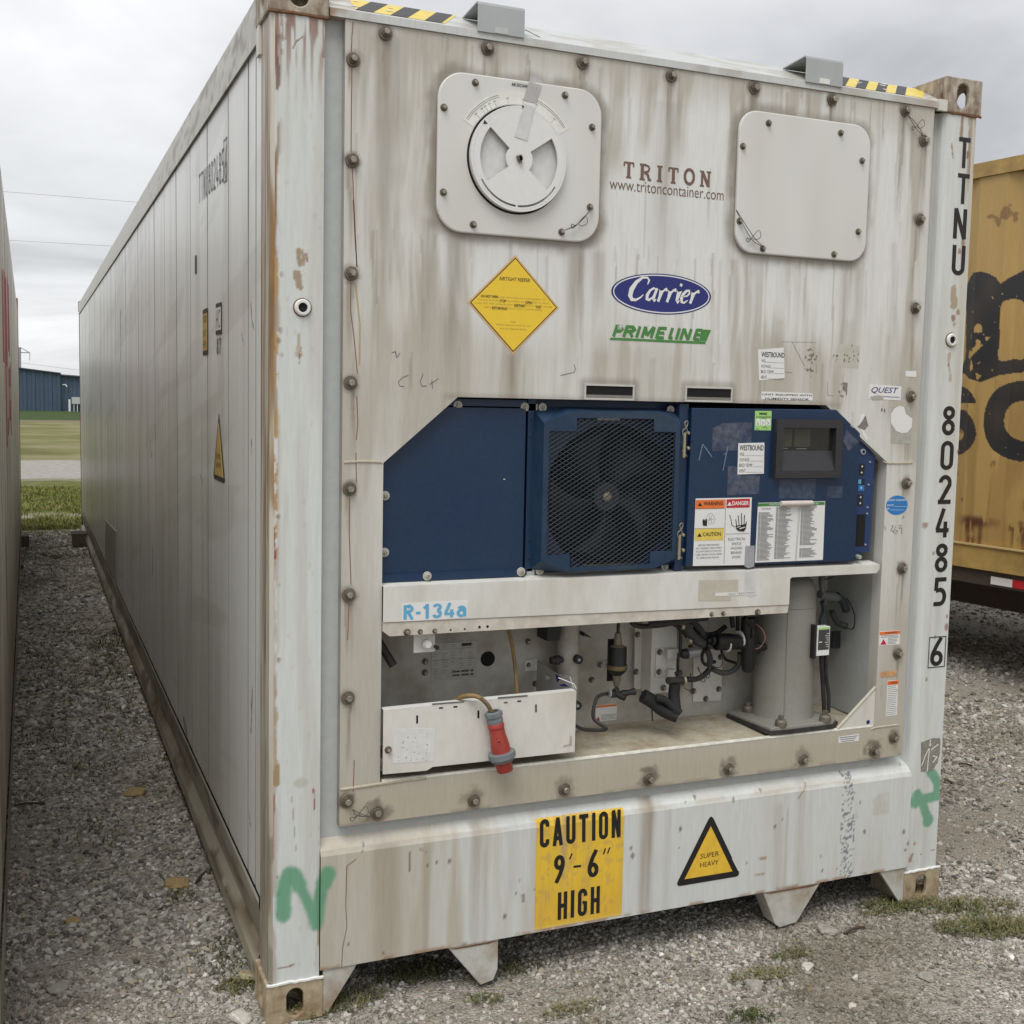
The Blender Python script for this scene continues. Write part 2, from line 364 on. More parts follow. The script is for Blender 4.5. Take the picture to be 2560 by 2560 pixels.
def quadsheet(pts, y, mat, parent, name, th=.0006):
    return MB().prism(pts, y-th, y).build(name, mat, parent)

# =============================================================== GROUND
def gh(x, y):                                  # ground height
    h = (fbm(x*1.3, y*1.3, 5, 4)-.5)*.035+(fbm(x*7, y*7, 9, 3)-.5)*.014
    near = ss(14, 9, y)
    h = h*(.25+.75*near)*ss(60, 20, np.abs(y))
    h = h-ss(60, 160, y)*.62+ss(.8, 0, np.hypot(x-.05, y-.05))*.012
    return h-.004
def gridmesh(xs, ys):
    X, Y = np.meshgrid(xs, ys); Z = gh(X, Y); V = np.stack([X, Y, Z], -1).reshape(-1, 3); nx = len(xs); ny = len(ys)
    I, J = np.meshgrid(np.arange(nx-1), np.arange(ny-1)); a = (J*nx+I).ravel()
    return V, np.stack([a, a+1, a+nx+1, a+nx], 1)
def spaced(parts):
    o = []
    for a, b, n in parts: o += list(np.linspace(a, b, n, endpoint=False))
    return np.array(o+[parts[-1][1]])
V, F = gridmesh(spaced([(-1500, -60, 10), (-60, -6, 20), (-6, 8, 330), (8, 60, 24), (60, 1500, 10)]), spaced([(-300, -20, 8), (-20, -3, 20), (-3, 16, 380), (16, 60, 60), (60, 200, 40), (200, 2500, 10)]))
me = bpy.data.meshes.new('ground'); me.from_pydata(V.tolist(), [], F.tolist()); me.polygons.foreach_set('use_smooth', [True]*len(me.polygons)); me.update()
gm = bpy.data.materials.new('ground'); gm.use_nodes = True; t = gm.node_tree; b = t.nodes['Principled BSDF']; b.inputs['Roughness'].default_value = .95; b.inputs['Specular IOR Level'].default_value = .2
def gn(tp): return t.nodes.new(tp)
def gl(a, b_): t.links.new(a, b_)
pos = gn('ShaderNodeNewGeometry').outputs['Position']
def gnoise(sc_, det, vec=None):
    n = gn('ShaderNodeTexNoise'); n.inputs['Scale'].default_value = sc_; n.inputs['Detail'].default_value = det; n.inputs['Roughness'].default_value = .6; gl(vec or pos, n.inputs['Vector']); return n.outputs[0]
def gramp(src, pts):
    r = gn('ShaderNodeValToRGB'); gl(src, r.inputs[0]); e = r.color_ramp.elements
    e[0].position = pts[0][0]; e[0].color = (*pts[0][1], 1); e[1].position = pts[-1][0]; e[1].color = (*pts[-1][1], 1)
    for p_, c_ in pts[1:-1]: q = e.new(p_); q.color = (*c_, 1)
    return r.outputs[0]
def gmix(f, a, b_):
    m2 = gn('ShaderNodeMix'); m2.data_type = 'RGBA'; gl(f, m2.inputs[0])
    for i, v in ((6, a), (7, b_)):
        if isinstance(v, tuple): m2.inputs[i].default_value = (*v, 1)
        else: gl(v, m2.inputs[i])
    return m2.outputs[2]
def gmath(op, a, b_):
    n = gn('ShaderNodeMath'); n.operation = op
    for i, v in enumerate((a, b_)):
        if isinstance(v, (int, float)): n.inputs[i].default_value = v
        else: gl(v, n.inputs[i])
    return n.outputs[0]
vor = gn('ShaderNodeTexVoronoi'); vor.inputs['Scale'].default_value = 110; gl(pos, vor.inputs['Vector'])
stone = gramp(vor.outputs['Color'], [(0, (.15, .135, .115)), (.45, (.32, .295, .255)), (1, (.56, .53, .48))])
dust = gramp(gnoise(60, 6), [(.3, (.25, .22, .18)), (.7, (.39, .35, .295))])
grav = gmix(gramp(gnoise(1.7, 6), [(.42, (0, 0, 0)), (.6, (1, 1, 1))]), stone, dust)
soil = gramp(gnoise(35, 5), [(.3, (.045, .035, .022)), (.7, (.10, .085, .055))])
grav = gmix(gramp(gnoise(.9, 7), [(.60, (0, 0, 0)), (.72, (.6, .6, .6))]), grav, soil)
grass = gramp(gnoise(3, 8), [(.3, (.08, .10, .028)), (.5, (.14, .155, .045)), (.7, (.22, .21, .09))])
drygr = gramp(gnoise(.25, 8), [(.35, (.13, .13, .045)), (.5, (.20, .195, .08)), (.65, (.28, .25, .14))])
road = gramp(gnoise(6, 8), [(.3, (.30, .28, .25)), (.7, (.46, .43, .40))])
sx = gn('ShaderNodeSeparateXYZ'); gl(pos, sx.inputs[0]); yv = gmath('ADD', sx.outputs[1], gmath('MULTIPLY', gmath('SUBTRACT', gnoise(.5, 5), .5), 3.0))
def step(v, a, b_):
    r = gn('ShaderNodeMapRange'); r.inputs['From Min'].default_value = a; r.inputs['From Max'].default_value = b_; gl(v, r.inputs['Value']); return r.outputs[0]
col = gmix(step(yv, 12.6, 13.4), grav, grass)
col = gmix(gmath('MULTIPLY', step(yv, 13.9, 14.6), step(yv, 15.3, 14.7)), col, road)
col = gmix(step(yv, 21.7, 22.6), col, road)
col = gmix(step(yv, 28.8, 29.8), col, drygr)
col = gmix(gmath('MULTIPLY', step(yv, 72, 74), step(yv, 80, 78)), col, (.20, .17, .12))
col = gmix(step(yv, 79, 81), col, (.05, .08, .022))
gl(col, b.inputs['Base Color'])
bp = gn('ShaderNodeBump'); bp.inputs['Distance'].default_value = .012; bp.inputs['Strength'].default_value = .8; gl(vor.outputs['Distance'], bp.inputs['Height']); bp.invert = True
gl(bp.outputs[0], b.inputs['Normal'])
me.materials.append(gm); ground = bpy.data.objects.new('ground', me); C.objects.link(ground); ground['kind'] = 'structure'

# gravel: stone chippings scattered as instances
def gravel_field(name, pts, scl, mat, seed):
    n = len(pts); me = bpy.data.meshes.new(name); me.vertices.add(n); me.vertices.foreach_set('co', np.asarray(pts, np.float32).ravel())
    a = me.attributes.new('scl', 'FLOAT', 'POINT'); a.data.foreach_set('value', np.asarray(scl, np.float32)); me.materials.append(mat)
    o = bpy.data.objects.new(name, me); C.objects.link(o); o['kind'] = 'stuff'
    g = bpy.data.node_groups.new(name, 'GeometryNodeTree'); g.interface.new_socket('Geometry', in_out='INPUT', socket_type='NodeSocketGeometry'); g.interface.new_socket('Geometry', in_out='OUTPUT', socket_type='NodeSocketGeometry')
    A = g.nodes.new; K = g.links.new; gi = A('NodeGroupInput'); go = A('NodeGroupOutput'); join = A('GeometryNodeJoinGeometry')
    for i in range(6):
        ico = A('GeometryNodeMeshIcoSphere'); ico.inputs['Radius'].default_value = .5; ico.inputs['Subdivisions'].default_value = 2 if i < 2 else 1
        nz_ = A('ShaderNodeTexNoise'); nz_.noise_dimensions = '4D'; nz_.inputs['W'].default_value = i*7.3+seed; nz_.inputs['Scale'].default_value = 1.6; nz_.inputs['Detail'].default_value = 1
        sb = A('ShaderNodeVectorMath'); sb.operation = 'SUBTRACT'; sb.inputs[1].default_value = (.5, .5, .5)
        ms = A('ShaderNodeVectorMath'); ms.operation = 'SCALE'; ms.inputs['Scale'].default_value = 1.0
        st_ = A('GeometryNodeSetPosition'); K(nz_.outputs['Color'], sb.inputs[0]); K(sb.outputs[0], ms.inputs[0]); K(ms.outputs[0], st_.inputs['Offset']); K(ico.outputs['Mesh'], st_.inputs['Geometry'])
        tr = A('GeometryNodeTransform'); tr.inputs['Scale'].default_value = (1, .8+.1*(i % 3), .55+.1*(i % 4)); K(st_.outputs[0], tr.inputs[0])
        smt = A('GeometryNodeSetMaterial'); smt.inputs['Material'].default_value = mat; K(tr.outputs[0], smt.inputs[0])
        gt = A('GeometryNodeGeometryToInstance'); K(smt.outputs[0], gt.inputs[0]); K(gt.outputs[0], join.inputs[0])
    iop = A('GeometryNodeInstanceOnPoints'); K(gi.outputs[0], iop.inputs['Points']); K(join.outputs[0], iop.inputs['Instance']); iop.inputs['Pick Instance'].default_value = True
    ri = A('FunctionNodeRandomValue'); ri.data_type = 'INT'
    [s_ for s_ in ri.inputs if s_.name == 'Min' and s_.type == 'INT'][0].default_value = 0; [s_ for s_ in ri.inputs if s_.name == 'Max' and s_.type == 'INT'][0].default_value = 5
    K([s_ for s_ in ri.outputs if s_.type == 'INT'][0], iop.inputs['Instance Index'])
    rv = A('FunctionNodeRandomValue'); rv.data_type = 'FLOAT_VECTOR'; rv.inputs[0].default_value = (-.5, -.5, 0); rv.inputs[1].default_value = (.5, .5, 6.28); K(rv.outputs[0], iop.inputs['Rotation'])
    na = A('GeometryNodeInputNamedAttribute'); na.data_type = 'FLOAT'; na.inputs['Name'].default_value = 'scl'
    K(na.outputs[0], iop.inputs['Scale']); K(iop.outputs[0], go.inputs[0])
    md = o.modifiers.new('scatter', 'NODES'); md.node_group = g
    return o
sm = bpy.data.materials.new('gravel_stone'); sm.use_nodes = True; t = sm.node_tree; b = t.nodes['Principled BSDF']; b.inputs['Roughness'].default_value = .9; b.inputs['Specular IOR Level'].default_value = .25
oi = gn('ShaderNodeObjectInfo'); c_ = gramp(oi.outputs['Random'], [(0, (.10, .093, .08)), (.22, (.24, .225, .195)), (.6, (.365, .345, .305)), (.9, (.52, .50, .46)), (.97, (.34, .27, .17)), (.975, (.52, .50, .46)), (1, (.78, .76, .72))])
pos = gn('ShaderNodeNewGeometry').outputs['Position']
c_ = gmix(gramp(gnoise(.8, 7), [(.50, (0, 0, 0)), (.66, (.62, .62, .62))]), c_, (.135, .11, .075)); c_ = gmix(gramp(gnoise(5, 5), [(.52, (0, 0, 0)), (.70, (.55, .55, .55))]), c_, (.17, .15, .12))
n_ = gn('ShaderNodeTexNoise'); n_.inputs['Scale'].default_value = 140; gl(gn('ShaderNodeNewGeometry').outputs['Position'], n_.inputs['Vector'])
h_ = gn('ShaderNodeHueSaturation'); mr_ = gn('ShaderNodeMapRange'); mr_.inputs['To Min'].default_value = .72; mr_.inputs['To Max'].default_value = 1.28; gl(n_.outputs[0], mr_.inputs['Value']); gl(mr_.outputs[0], h_.inputs['Value']); gl(c_, h_.inputs['Color']); gl(h_.outputs[0], b.inputs['Base Color'])
def scatter(n, poly_fn, smin, smax, pw, clump=.75, seed=0):
    X, Y = poly_fn(n); d = fbm(X*1.7, Y*1.7, 31, 4); s_ = smin+(smax-smin)*rng.random(len(X))**pw
    keep = rng.random(len(X)) < np.clip(1.25-ss(.5, .68, d)*clump*1.4, 0, 1)
    X, Y, s_ = X[keep], Y[keep], s_[keep]
    return np.stack([X, Y, gh(X, Y)+s_*.12], 1), s_
def rect(x0, x1, y0, y1, s=.0):
    def f(n):
        X, Y = rng.uniform(x0, x1, n), rng.uniform(y0, y1, n)
        if s:
            d = np.minimum(np.minimum(x1-X, Y-y0), y1-Y)+(fbm(X*1.2, Y*1.2, 77, 4)-.5)*s*1.6; k = rng.random(n) < np.clip(d/s+.25, 0, 1); X, Y = X[k], Y[k]
        return X, Y
    return f
fields = [(rect(-.70, 2.7, -.80, .3), 66000, .0055, .021, 3.5), (rect(-.70, .2, .3, 3.2), 36000, .007, .030, 3), (rect(-.70, .2, 3.2, 12.6), 26000, .012, .05, 2.6),
          (rect(2.3, 4.6, -.5, 2.8, .5), 56000, .007, .028, 3.2), (rect(3.0, 6.6, .6, 6.4, .8), 38000, .012, .042, 2.8), (rect(4.6, 12, -2.5, 12, 1.5), 52000, .014, .05, 2.8), (rect(.2, 2.4, .3, 2.0), 12000, .009, .034, 3),
          (rect(-1.6, 6.0, -3.6, -.80, .6), 90000, .008, .028, 3)]
PP = []; SS = []
for fn_, n, a, b_, pw in fields:
    p_, s_ = scatter(n, fn_, a, b_, pw); PP.append(p_); SS.append(s_)
gravel_field('gravel', np.concatenate(PP), np.concatenate(SS), sm, 3.1)

# rocks one can pick out -------------------------------------------
def rock(x, y, size, flat, colr, label, rot=0):
    bm = bmesh.new(); bmesh.ops.create_icosphere(bm, subdivisions=3, radius=.5); s0 = R_.random()*50
    for v in bm.verts:
        p = v.co; n = Vector((vn(p.x*2+s0, p.y*2, 1)-.5, vn(p.y*2+s0, p.z*2, 2)-.5, vn(p.z*2+s0, p.x*2, 3)-.5)); v.co = p+n*.45
        v.co = Vector((round(v.co.x*5)/5*.35+v.co.x*.65, round(v.co.y*5)/5*.35+v.co.y*.65, v.co.z*flat))
    me = bpy.data.meshes.new('rock'); bm.to_mesh(me); bm.free(); o = bpy.data.objects.new('rock', me); C.objects.link(o)
    o.location = (x, y, float(gh(np.array(x), np.array(y)))+size*flat*.3); o.scale = (size,)*3; o.rotation_euler = (0, 0, rot)
    me.materials.append(pmat('rock_%d' % int(colr[0]*1000), colr, .9, nz=.25, scale=70, bump=.5)); tag(o, label, 'rock', 'larger stones lying in the gravel')
PALE = (.52, .49, .44); GR = (.30, .285, .25); OCH = (.36, .26, .12)
for v_, a_, b_, s_, fl, cc, lb in [
    ('d6', 440, 1555, .050, .6, PALE, 'pale rounded rock on open gravel below the right foot plate'),
    ('d6', 590, 1310, .070, .5, GR, 'wide grey flat rock just in front of the right foot plate'),
    ('d6', 770, 1610, .026, .7, PALE, 'small whitish stone right of the pale rounded rock'),
    ('d6', 1270, 1610, .055, .4, GR, 'flat grey rock half sunk in gravel below the right corner casting'),
    ('d6', 740, 1790, .028, .6, PALE, 'small cream stone near the bottom edge of the gravel'),
    ('d6', 165, 1320, .027, .6, (.30, .14, .11), 'small reddish stone left of the wide grey flat rock'),
    ('d6', 1680, 970, .045, .6, PALE, 'whitish rock right of the right corner casting, left one of two'),
    ('d6', 1830, 940, .040, .6, PALE, 'whitish rock farther right of the right corner casting, right one of two'),
    ('d5', 930, 1190, .040, .7, GR, 'grey rock in the shade under the yellow height sticker'),
    ('d5', 1890, 1550, .050, .45, GR, 'flat pale grey rock beside the small weed in the foreground'),
    ('e5', 1240, 980, .085, .4, OCH, 'long ochre rock in the alley close to the big container'),
    ('e5', 915, 330, .10, .35, OCH, 'ochre rock farther up the alley between the containers'),
    ('e5', 500, 1230, .050, .4, OCH, 'roundish ochre stone in the middle of the alley'),
    ('e5', 1720, 1630, .075, .6, (.33, .29, .18), 'yellowish grey rock against the left corner casting'),
    ('e5', 1650, 1900, .06, .55, PALE, 'pale rock at the bottom edge before the left corner casting'),
    ('e5', 430, 1690, .075, .4, GR, 'grey rock low in the alley towards the neighbouring container')]:
    x, y = G(v_, a_, b_); rock(x, y, s_, fl, cc, lb, R_.random()*3)

# weeds and grass ---------------------------------------------------
GRASSM = [pmat('weed_green', (.085, .105, .035), .7, nz=.5, scale=25, spec=.2, dirt=(.20, .18, .08), dirt_amt=.8, dirt_scale=30), pmat('weed_yellow', (.19, .175, .08), .7, nz=.4, scale=25, spec=.2), pmat('weed_dark', (.045, .055, .022), .7, nz=.3, scale=25, spec=.3)]
def blades(mb, cx, cy, rx, ry, n, h, wd=.003, ang=0):
    for _ in range(n):
        a = R_.uniform(0, 6.28); r = R_.random()**.6; x0 = r*rx*math.cos(a); y0 = r*ry*math.sin(a)
        x, y = cx+x0*math.cos(ang)-y0*math.sin(ang), cy+x0*math.sin(ang)+y0*math.cos(ang)
        z = float(gh(np.array(x), np.array(y))); hh = h*R_.uniform(.3, 1)*(1.1-.6*r); b_ = R_.uniform(0, 6.28); le = hh*R_.uniform(.3, 1.3); w_ = wd*R_.uniform(.6, 1.6)
        dx, dy = math.cos(b_), math.sin(b_); px, py = -dy*w_/2, dx*w_/2
        mx_, my_ = x+dx*le*.35, y+dy*le*.35
        mb.add([(x-px, y-py, z), (x+px, y+py, z), (mx_+px, my_+py, z+hh*.65), (mx_-px, my_-py, z+hh*.65), (x+dx*le, y+dy*le, z+hh)], [(0, 1, 2, 3), (3, 2, 4)])
def leaves(mb, cx, cy, rx, ry, n, h, sz, ang=0):
    for _ in range(n):
        a = R_.uniform(0, 6.28); r = R_.random()**.6; x0 = r*rx*math.cos(a); y0 = r*ry*math.sin(a)
        x, y = cx+x0*math.cos(ang)-y0*math.sin(ang), cy+x0*math.sin(ang)+y0*math.cos(ang)
        z = float(gh(np.array(x), np.array(y)))+R_.random()*h; b_ = R_.uniform(0, 6.28); s_ = sz*R_.uniform(.5, 1.3); up = R_.uniform(-.2, .7)*s_
        dx, dy = math.cos(b_)*s_, math.sin(b_)*s_
        mb.add([(x, y, z), (x+dx*.5-dy*.25, y+dy*.5+dx*.25, z+up*.6), (x+dx, y+dy, z+up*.7), (x+dx*.5+dy*.25, y+dy*.5-dx*.25, z+up*.5)], [(0, 1, 2, 3)])
def weed(v, a, b_, rx, ry, n, h, label, mi=0, ang=0, leafy=1):
    rx *= 1.35; ry *= 1.35; n = int(n*.75); h *= .85; x, y = G(v, a, b_); o = thing('weed_clump', label, 'weed', (x, y, 0), 'weeds growing in the gravel')
    m1 = MB(); blades(m1, x, y, rx, ry, int(n*.5), h, ang=ang); m2 = MB(); leaves(m2, x, y, rx, ry, int(n*leafy), h*.6, .011, ang)
    for mm, nm, ma in ((m1, 'stems', GRASSM[1 if mi != 2 else 0]), (m2, 'leaves', GRASSM[mi])):
        mm.v = [(p[0]-x, p[1]-y, p[2]) for p in mm.v]; q = mm.build(nm, ma, o, kind='stuff')
weed('d6', 1480, 1130, .17, .055, 1300, .055, 'low green weed patch starting at the right corner casting', 0, -.35)
weed('d6', 1740, 1280, .17, .06, 1900, .06, 'thick green weed patch at the right edge of the foreground gravel', 0, -.3)
weed('d6', 1040, 1120, .12, .05, 1100, .04, 'weeds in the shade of the right corner gusset', 0)
weed('d6', 110, 1590, .09, .035, 420, .03, 'sparse yellow green weed left of the pale rounded rock', 1)
weed('d6', 320, 1440, .06, .03, 260, .03, 'small weed between the foot plate and the pale rounded rock', 0)
weed('d6', 50, 1890, .06, .03, 260, .04, 'dark leafy weed cut by the bottom edge', 2)
weed('d5', 640, 1720, .07, .03, 220, .03, 'thin yellowish weed at the bottom under the height sticker', 1)
weed('d4', 700, 1680, .10, .05, 500, .045, 'green weeds below the left gusset', 0)
weed('d4', 1230, 1480, .10, .05, 500, .05, 'dark green weeds between left gusset and left foot plate', 2)
weed('g3', 1320, 1520, .05, .03, 260, .07, 'brownish weed growing before the hole of the left casting', 1)
weed('g3', 180, 1090, .045, .04, 260, .05, 'bright green weed tuft left of the left corner casting', 0)
weed('d5', 180, 1430, .10, .05, 380, .04, 'dark weeds in the shade behind the left foot plate', 2)
weed('e5', 1550, 1480, .06, .12, 380, .04, 'dark low weeds along the foot of the container side', 2)
weed('e5', 1230, 1060, .04, .04, 200, .03, 'tiny green tuft beside the long ochre rock', 0)
weed('d4', 1690, 1640, .05, .03, 180, .03, 'small green tuft in gravel before the left foot plate', 0)
mb = MB()
for _ in range(150):
    x, y = R_.uniform(-.68, .1), R_.choice([R_.gauss(4.9, .8), R_.gauss(10.5, 1.2), R_.uniform(1.5, 12)]); blades(mb, x, y, .16, .24, 60, .035, .005)
mb.build('alley_grass', GRASSM[0], None, kind='stuff')
mb = MB()
for _ in range(2500):
    x, y = R_.uniform(-.9, .6), 12.9+R_.random()**1.4*7
    if 14.0 < y+.5*math.sin(x*5) < 15.0 and R_.random() < .8: continue
    blades(mb, x, y, .14, .16, 10, .09, .007)
for _ in range(120):
    x, y = R_.uniform(-.7, .4), R_.uniform(12, 13.2); blades(mb, x, y, .1, .1, 14, .06, .006)
mb.build('field_grass', pmat('field_grass', (.15, .175, .045), .8, nz=.5, scale=3, spec=.1, dirt=(.26, .24, .10), dirt_amt=.8, dirt_scale=2), None, kind='stuff')
mb = MB()
for _ in range(45): blades(mb, R_.uniform(.3, 2.3), R_.uniform(.3, 1.6), .14, .1, 18, .04, .004)
mb.build('grass_under_container', GRASSM[2], None, kind='stuff')

# =============================================================== MAIN CONTAINER
Wd, Ht, Ln = 2.438, 2.896, 12.192
box = thing('refrigerated_container', 'large white refrigerated shipping container with blue machinery end, rust and dirt streaks', 'shipping container')
BASE = np.array([.69, .70, .675]); SIDEC = np.array([.765, .78, .765])
TANC = (.395, .36, .295); DRK = (.13, .105, .08); BRN = (.24, .125, .05); RST = (.20, .065, .025)
BOLTS = [(.2265, z) for z in (2.678, 2.413, 2.111, 1.814, 1.521, 1.223, .929, .63)]+[(.315+.2985*i, .586) for i in range(7)]+[(2.191, z) for z in (.624, .924, 1.224, 1.519, 1.817, 2.116, 2.412, 2.671)]+[(.316+.2983*i, 2.760) for i in range(7)]
GREENPT = (.075, .30, .165)
gN = [P('d4', a, b) for a, b in [(300, 1075), (300, 930), (315, 850), (345, 790), (375, 800), (410, 870), (450, 940), (520, 1060), (535, 1040), (555, 940), (600, 785)]]
gL = [P('d6', a, b) for a, b in [(1290, 190), (1340, 260), (1340, 360), (1190, 400)]]; gL2 = [P('d6', a, b) for a, b in [(1200, 350), (1240, 420), (1275, 530)]]
gNb = [P('d4', a, b) for a, b in [(410, 870), (450, 940), (505, 1070), (525, 1150)]]; gNc = [P('d4', a, b) for a, b in [(530, 1120), (545, 1000), (560, 900)]]; gNd = [P('d4', a, b) for a, b in [(580, 850), (605, 785)]]
def spray(c, x, z):
    j_ = (fbm(x*60, z*60, 3, 3)-.5)*.006
    d = np.minimum.reduce([segd(x, z, gN[:6]), segd(x, z, gNb)+.007, segd(x, z, gNc)+.004, segd(x, z, gNd)-.002])+j_
    c = mix(c, GREENPT, .84*ss(.030, .014, d))
    d = np.minimum.reduce([segd(x, z, gL), segd(x, z, gL2), segd(x, z, [gL2[2], gL2[2]])-.006, segd(x, z, [gL[3], gL[3]])-.006])+(fbm(x*60, z*60, 4, 3)-.5)*.006
    return mix(c, GREENPT, .82*ss(.025, .013, d))
def rustpatch(c, x, z, pts, w_, col=BRN, jag=.6, amt=.9, seed=0):
    d = segd(x, z, pts)+(fbm(x*70, z*28, seed+40, 4)-.5)*w_*2*jag
    return mix(c, col, amt*ss(w_*1.0, w_*.65, d))
def speck(c, x, z, dens, size, col, seed, region):
    gx, gz = x/size, z/size; cx, cz = np.floor(gx), np.floor(gz); r = _h(cx, cz, seed)
    ox = _h(cx, cz, seed+1)*.6+.2; oz = _h(cx, cz, seed+2)*.6+.2; rr = .12+.25*_h(cx, cz, seed+3)
    d = np.hypot((gx-cx-ox), (gz-cz-oz)*.6)
    return mix(c, col, ((r < dens)*region)*ss(rr, rr*.6, d)*.85)
STREAK = []        # x, z top, length, width, strength
for (bx, bz) in BOLTS:
    if bz > .7: STREAK.append((bx+R_.uniform(-.004, .004), bz-.02, R_.uniform(.08, .30), .008, .42))
for v_, a_, b_, ln_, wd_, s_ in [('c1', 960, 250, .5, .018, .45), ('c1', 1030, 250, .75, .028, .75), ('c1', 1090, 260, .35, .01, .3), ('c1', 1330, 900, .55, .016, .5), ('c1', 1470, 1640, .42, .02, .6), ('c1', 1290, 1500, .5, .02, .4),
        ('c2', 1305, 540, .55, .013, .9), ('c2', 1290, 700, .8, .05, .35), ('c2', 1885, 650, .1, .012, .7), ('c2', 840, 700, .85, .018, .45), ('c2', 1740, 900, .6, .018, .4), ('c2', 1760, 1780, .3, .02, .5), ('c2', 650, 1740, .35, .02, .55), ('c2', 690, 1740, .25, .012, .4),
        ('c4', 90, 120, .5, .022, .6), ('c4', 220, 100, .12, .01, .4), ('c4', 505, 900, .24, .016, .85), ('c4', 940, 190, .2, .03, .6), ('c4', 1090, 190, .2, .02, .4),
        ('c3', 45, 1500, .4, .015, .4), ('c3', 110, 1480, .4, .012, .35), ('c3', 560, 640, .36, .014, .35), ('c3', 520, 900, .4, .02, .3), ('c3', 700, 1560, .5, .02, .45), ('c3', 790, 1560, .5, .02, .4), ('c3', 850, 600, .7, .012, .35), ('c3', 1090, 540, .35, .012, .6), ('c3', 1240, 760, .4, .012, .45), ('c3', 940, 420, .8, .01, .25), ('c3', 1040, 1400, .5, .012, .35),
        ('c5', 1160, 0, .3, .03, .3), ('c5', 1440, 100, .5, .012, .3), ('c5', 690, 0, .25, .02, .3)]:
    x_, z_ = P(v_, a_, b_); STREAK.append((x_, z_, ln_, wd_, s_))
DRIPS = []
for _ in range(150):
    zt_0 = R_.choice([2.775, 2.775, 2.24, 2.24, 1.9, 1.75, 2.5]); DRIPS.append((R_.uniform(.21, 2.22), zt_0+R_.uniform(-.02, .02), R_.uniform(.05, .5), R_.uniform(.002, .0055), R_.uniform(.15, .5)))
for (bx, bz) in BOLTS:
    if bz > .7:
        for _ in range(2): DRIPS.append((bx+R_.uniform(-.012, .012), bz-.015, R_.uniform(.06, .28), R_.uniform(.003, .006), R_.uniform(.4, .8)))
def plate_col(X3, Y3, Z3, kind='plate'):
    x, z = X3, Z3; c = np.tile(BASE, (len(x), 1)).astype(float)
    st = fbm(x*24+fbm(x*3, z*3, 8, 2)*1.5, z*1.3, 1, 4); st2 = fbm(x*70, z*2.2, 2, 3); bl = fbm(x*3.5, z*2.2, 3, 4)
    low = ss(1.35, .75, z); left = ss(.50, .20, x); mid = ss(2.2, 1.80, z)*.5; top = ss(2.62, 2.8, z)
    d = .06+.80*ss(.44, .70, st)*ss(.30, .62, bl)+.22*(st2-.5)+.55*left*(.5+.7*st)+.62*low+mid*.38+.75*top*ss(.25, .6, bl)+.35*ss(2.05, 1.9, z)*ss(.35, .6, bl)*ss(1.5, 1.7, z)+.25*ss(2.08, 2.2, x)-.12*ss(.9, 1.3, x)*ss(2.0, 1.7, x)*ss(1.9, 2.1, z)
    c = mix(c, TANC, np.clip(d, 0, .92)*.86)
    for (sx_, sz_, ln_, wd_, s_) in STREAK:
        near_ = np.abs(x-sx_) < wd_*3.5
        if not near_.any(): continue
        xx = x[near_]; z1_ = z[near_]; f = np.exp(-((xx-sx_+.004*np.sin(z1_*14))/wd_)**2)*ss(sz_+.012, sz_-.012, z1_)*ss(sz_-ln_*1.15, sz_-ln_*.2, z1_)*(.55+.7*fbm(xx*110, z1_*5, 6, 3))
        c[near_] = mix(c[near_], (.25, .215, .165), f*s_*.85)
    for (sx_, sz_, ln_, wd_, s_) in DRIPS:
        near_ = np.abs(x-sx_-.0035*np.sin(z*11+sx_*40)) < wd_
        near_ &= (z < sz_) & (z > sz_-ln_)
        if near_.any(): xx = x[near_]; z1_ = z[near_]; c[near_] = mix(c[near_], (.27, .225, .17), s_*ss(sz_-ln_, sz_-ln_*.5, z1_)*(.4+.8*fbm(xx*150, z1_*7, 66, 2)))
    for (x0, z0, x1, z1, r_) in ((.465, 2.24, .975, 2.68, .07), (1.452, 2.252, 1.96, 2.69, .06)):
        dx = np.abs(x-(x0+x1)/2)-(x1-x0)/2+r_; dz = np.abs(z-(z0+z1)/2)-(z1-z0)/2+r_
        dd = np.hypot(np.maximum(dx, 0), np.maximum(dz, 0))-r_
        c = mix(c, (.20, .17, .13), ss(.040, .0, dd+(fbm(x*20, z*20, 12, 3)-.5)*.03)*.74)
    c = mix(c, (.42, .365, .255), ss(.72, .60, z)*.55)
    for ib_, (bx, bz) in enumerate(BOLTS):
        bs_ = .6+.6*((ib_*37) % 10)/10
        k_ = (np.abs(x-bx) < .09) & (np.abs(z-bz) < .09)
        if not k_.any(): continue
        xx = x[k_]; z1_ = z[k_]; r = np.hypot(xx-bx, (z1_-bz))+(fbm(xx*60, z1_*60, 14, 4)-.5)*(.05 if bz < .6 else .02)
        c[k_] = mix(c[k_], DRK, ss(.047 if bz < .6 else .033, .018, r)*(.78 if bz < .7 else .6)*bs_)
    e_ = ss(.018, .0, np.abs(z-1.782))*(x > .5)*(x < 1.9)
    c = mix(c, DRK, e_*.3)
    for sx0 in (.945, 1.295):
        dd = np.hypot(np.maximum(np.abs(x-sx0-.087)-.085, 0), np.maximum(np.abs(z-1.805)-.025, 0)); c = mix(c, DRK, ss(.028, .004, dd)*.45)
    c = mix(c, DRK, ss(.015, .002, z-.555)*.35*(fbm(x*12, z*12, 4, 2) > .45))
    return c
BLR = .0055
pl = Patch(); y0 = 0.0
xl, xr, zb, zt = .205, 2.232, .556, 2.782
oL, oR, oT, oB, oC = .3235, 2.104, 1.781, .672, 1.592
cL, cR = .543, 1.838
def fp(x, z, y=0): return (x, y, z)
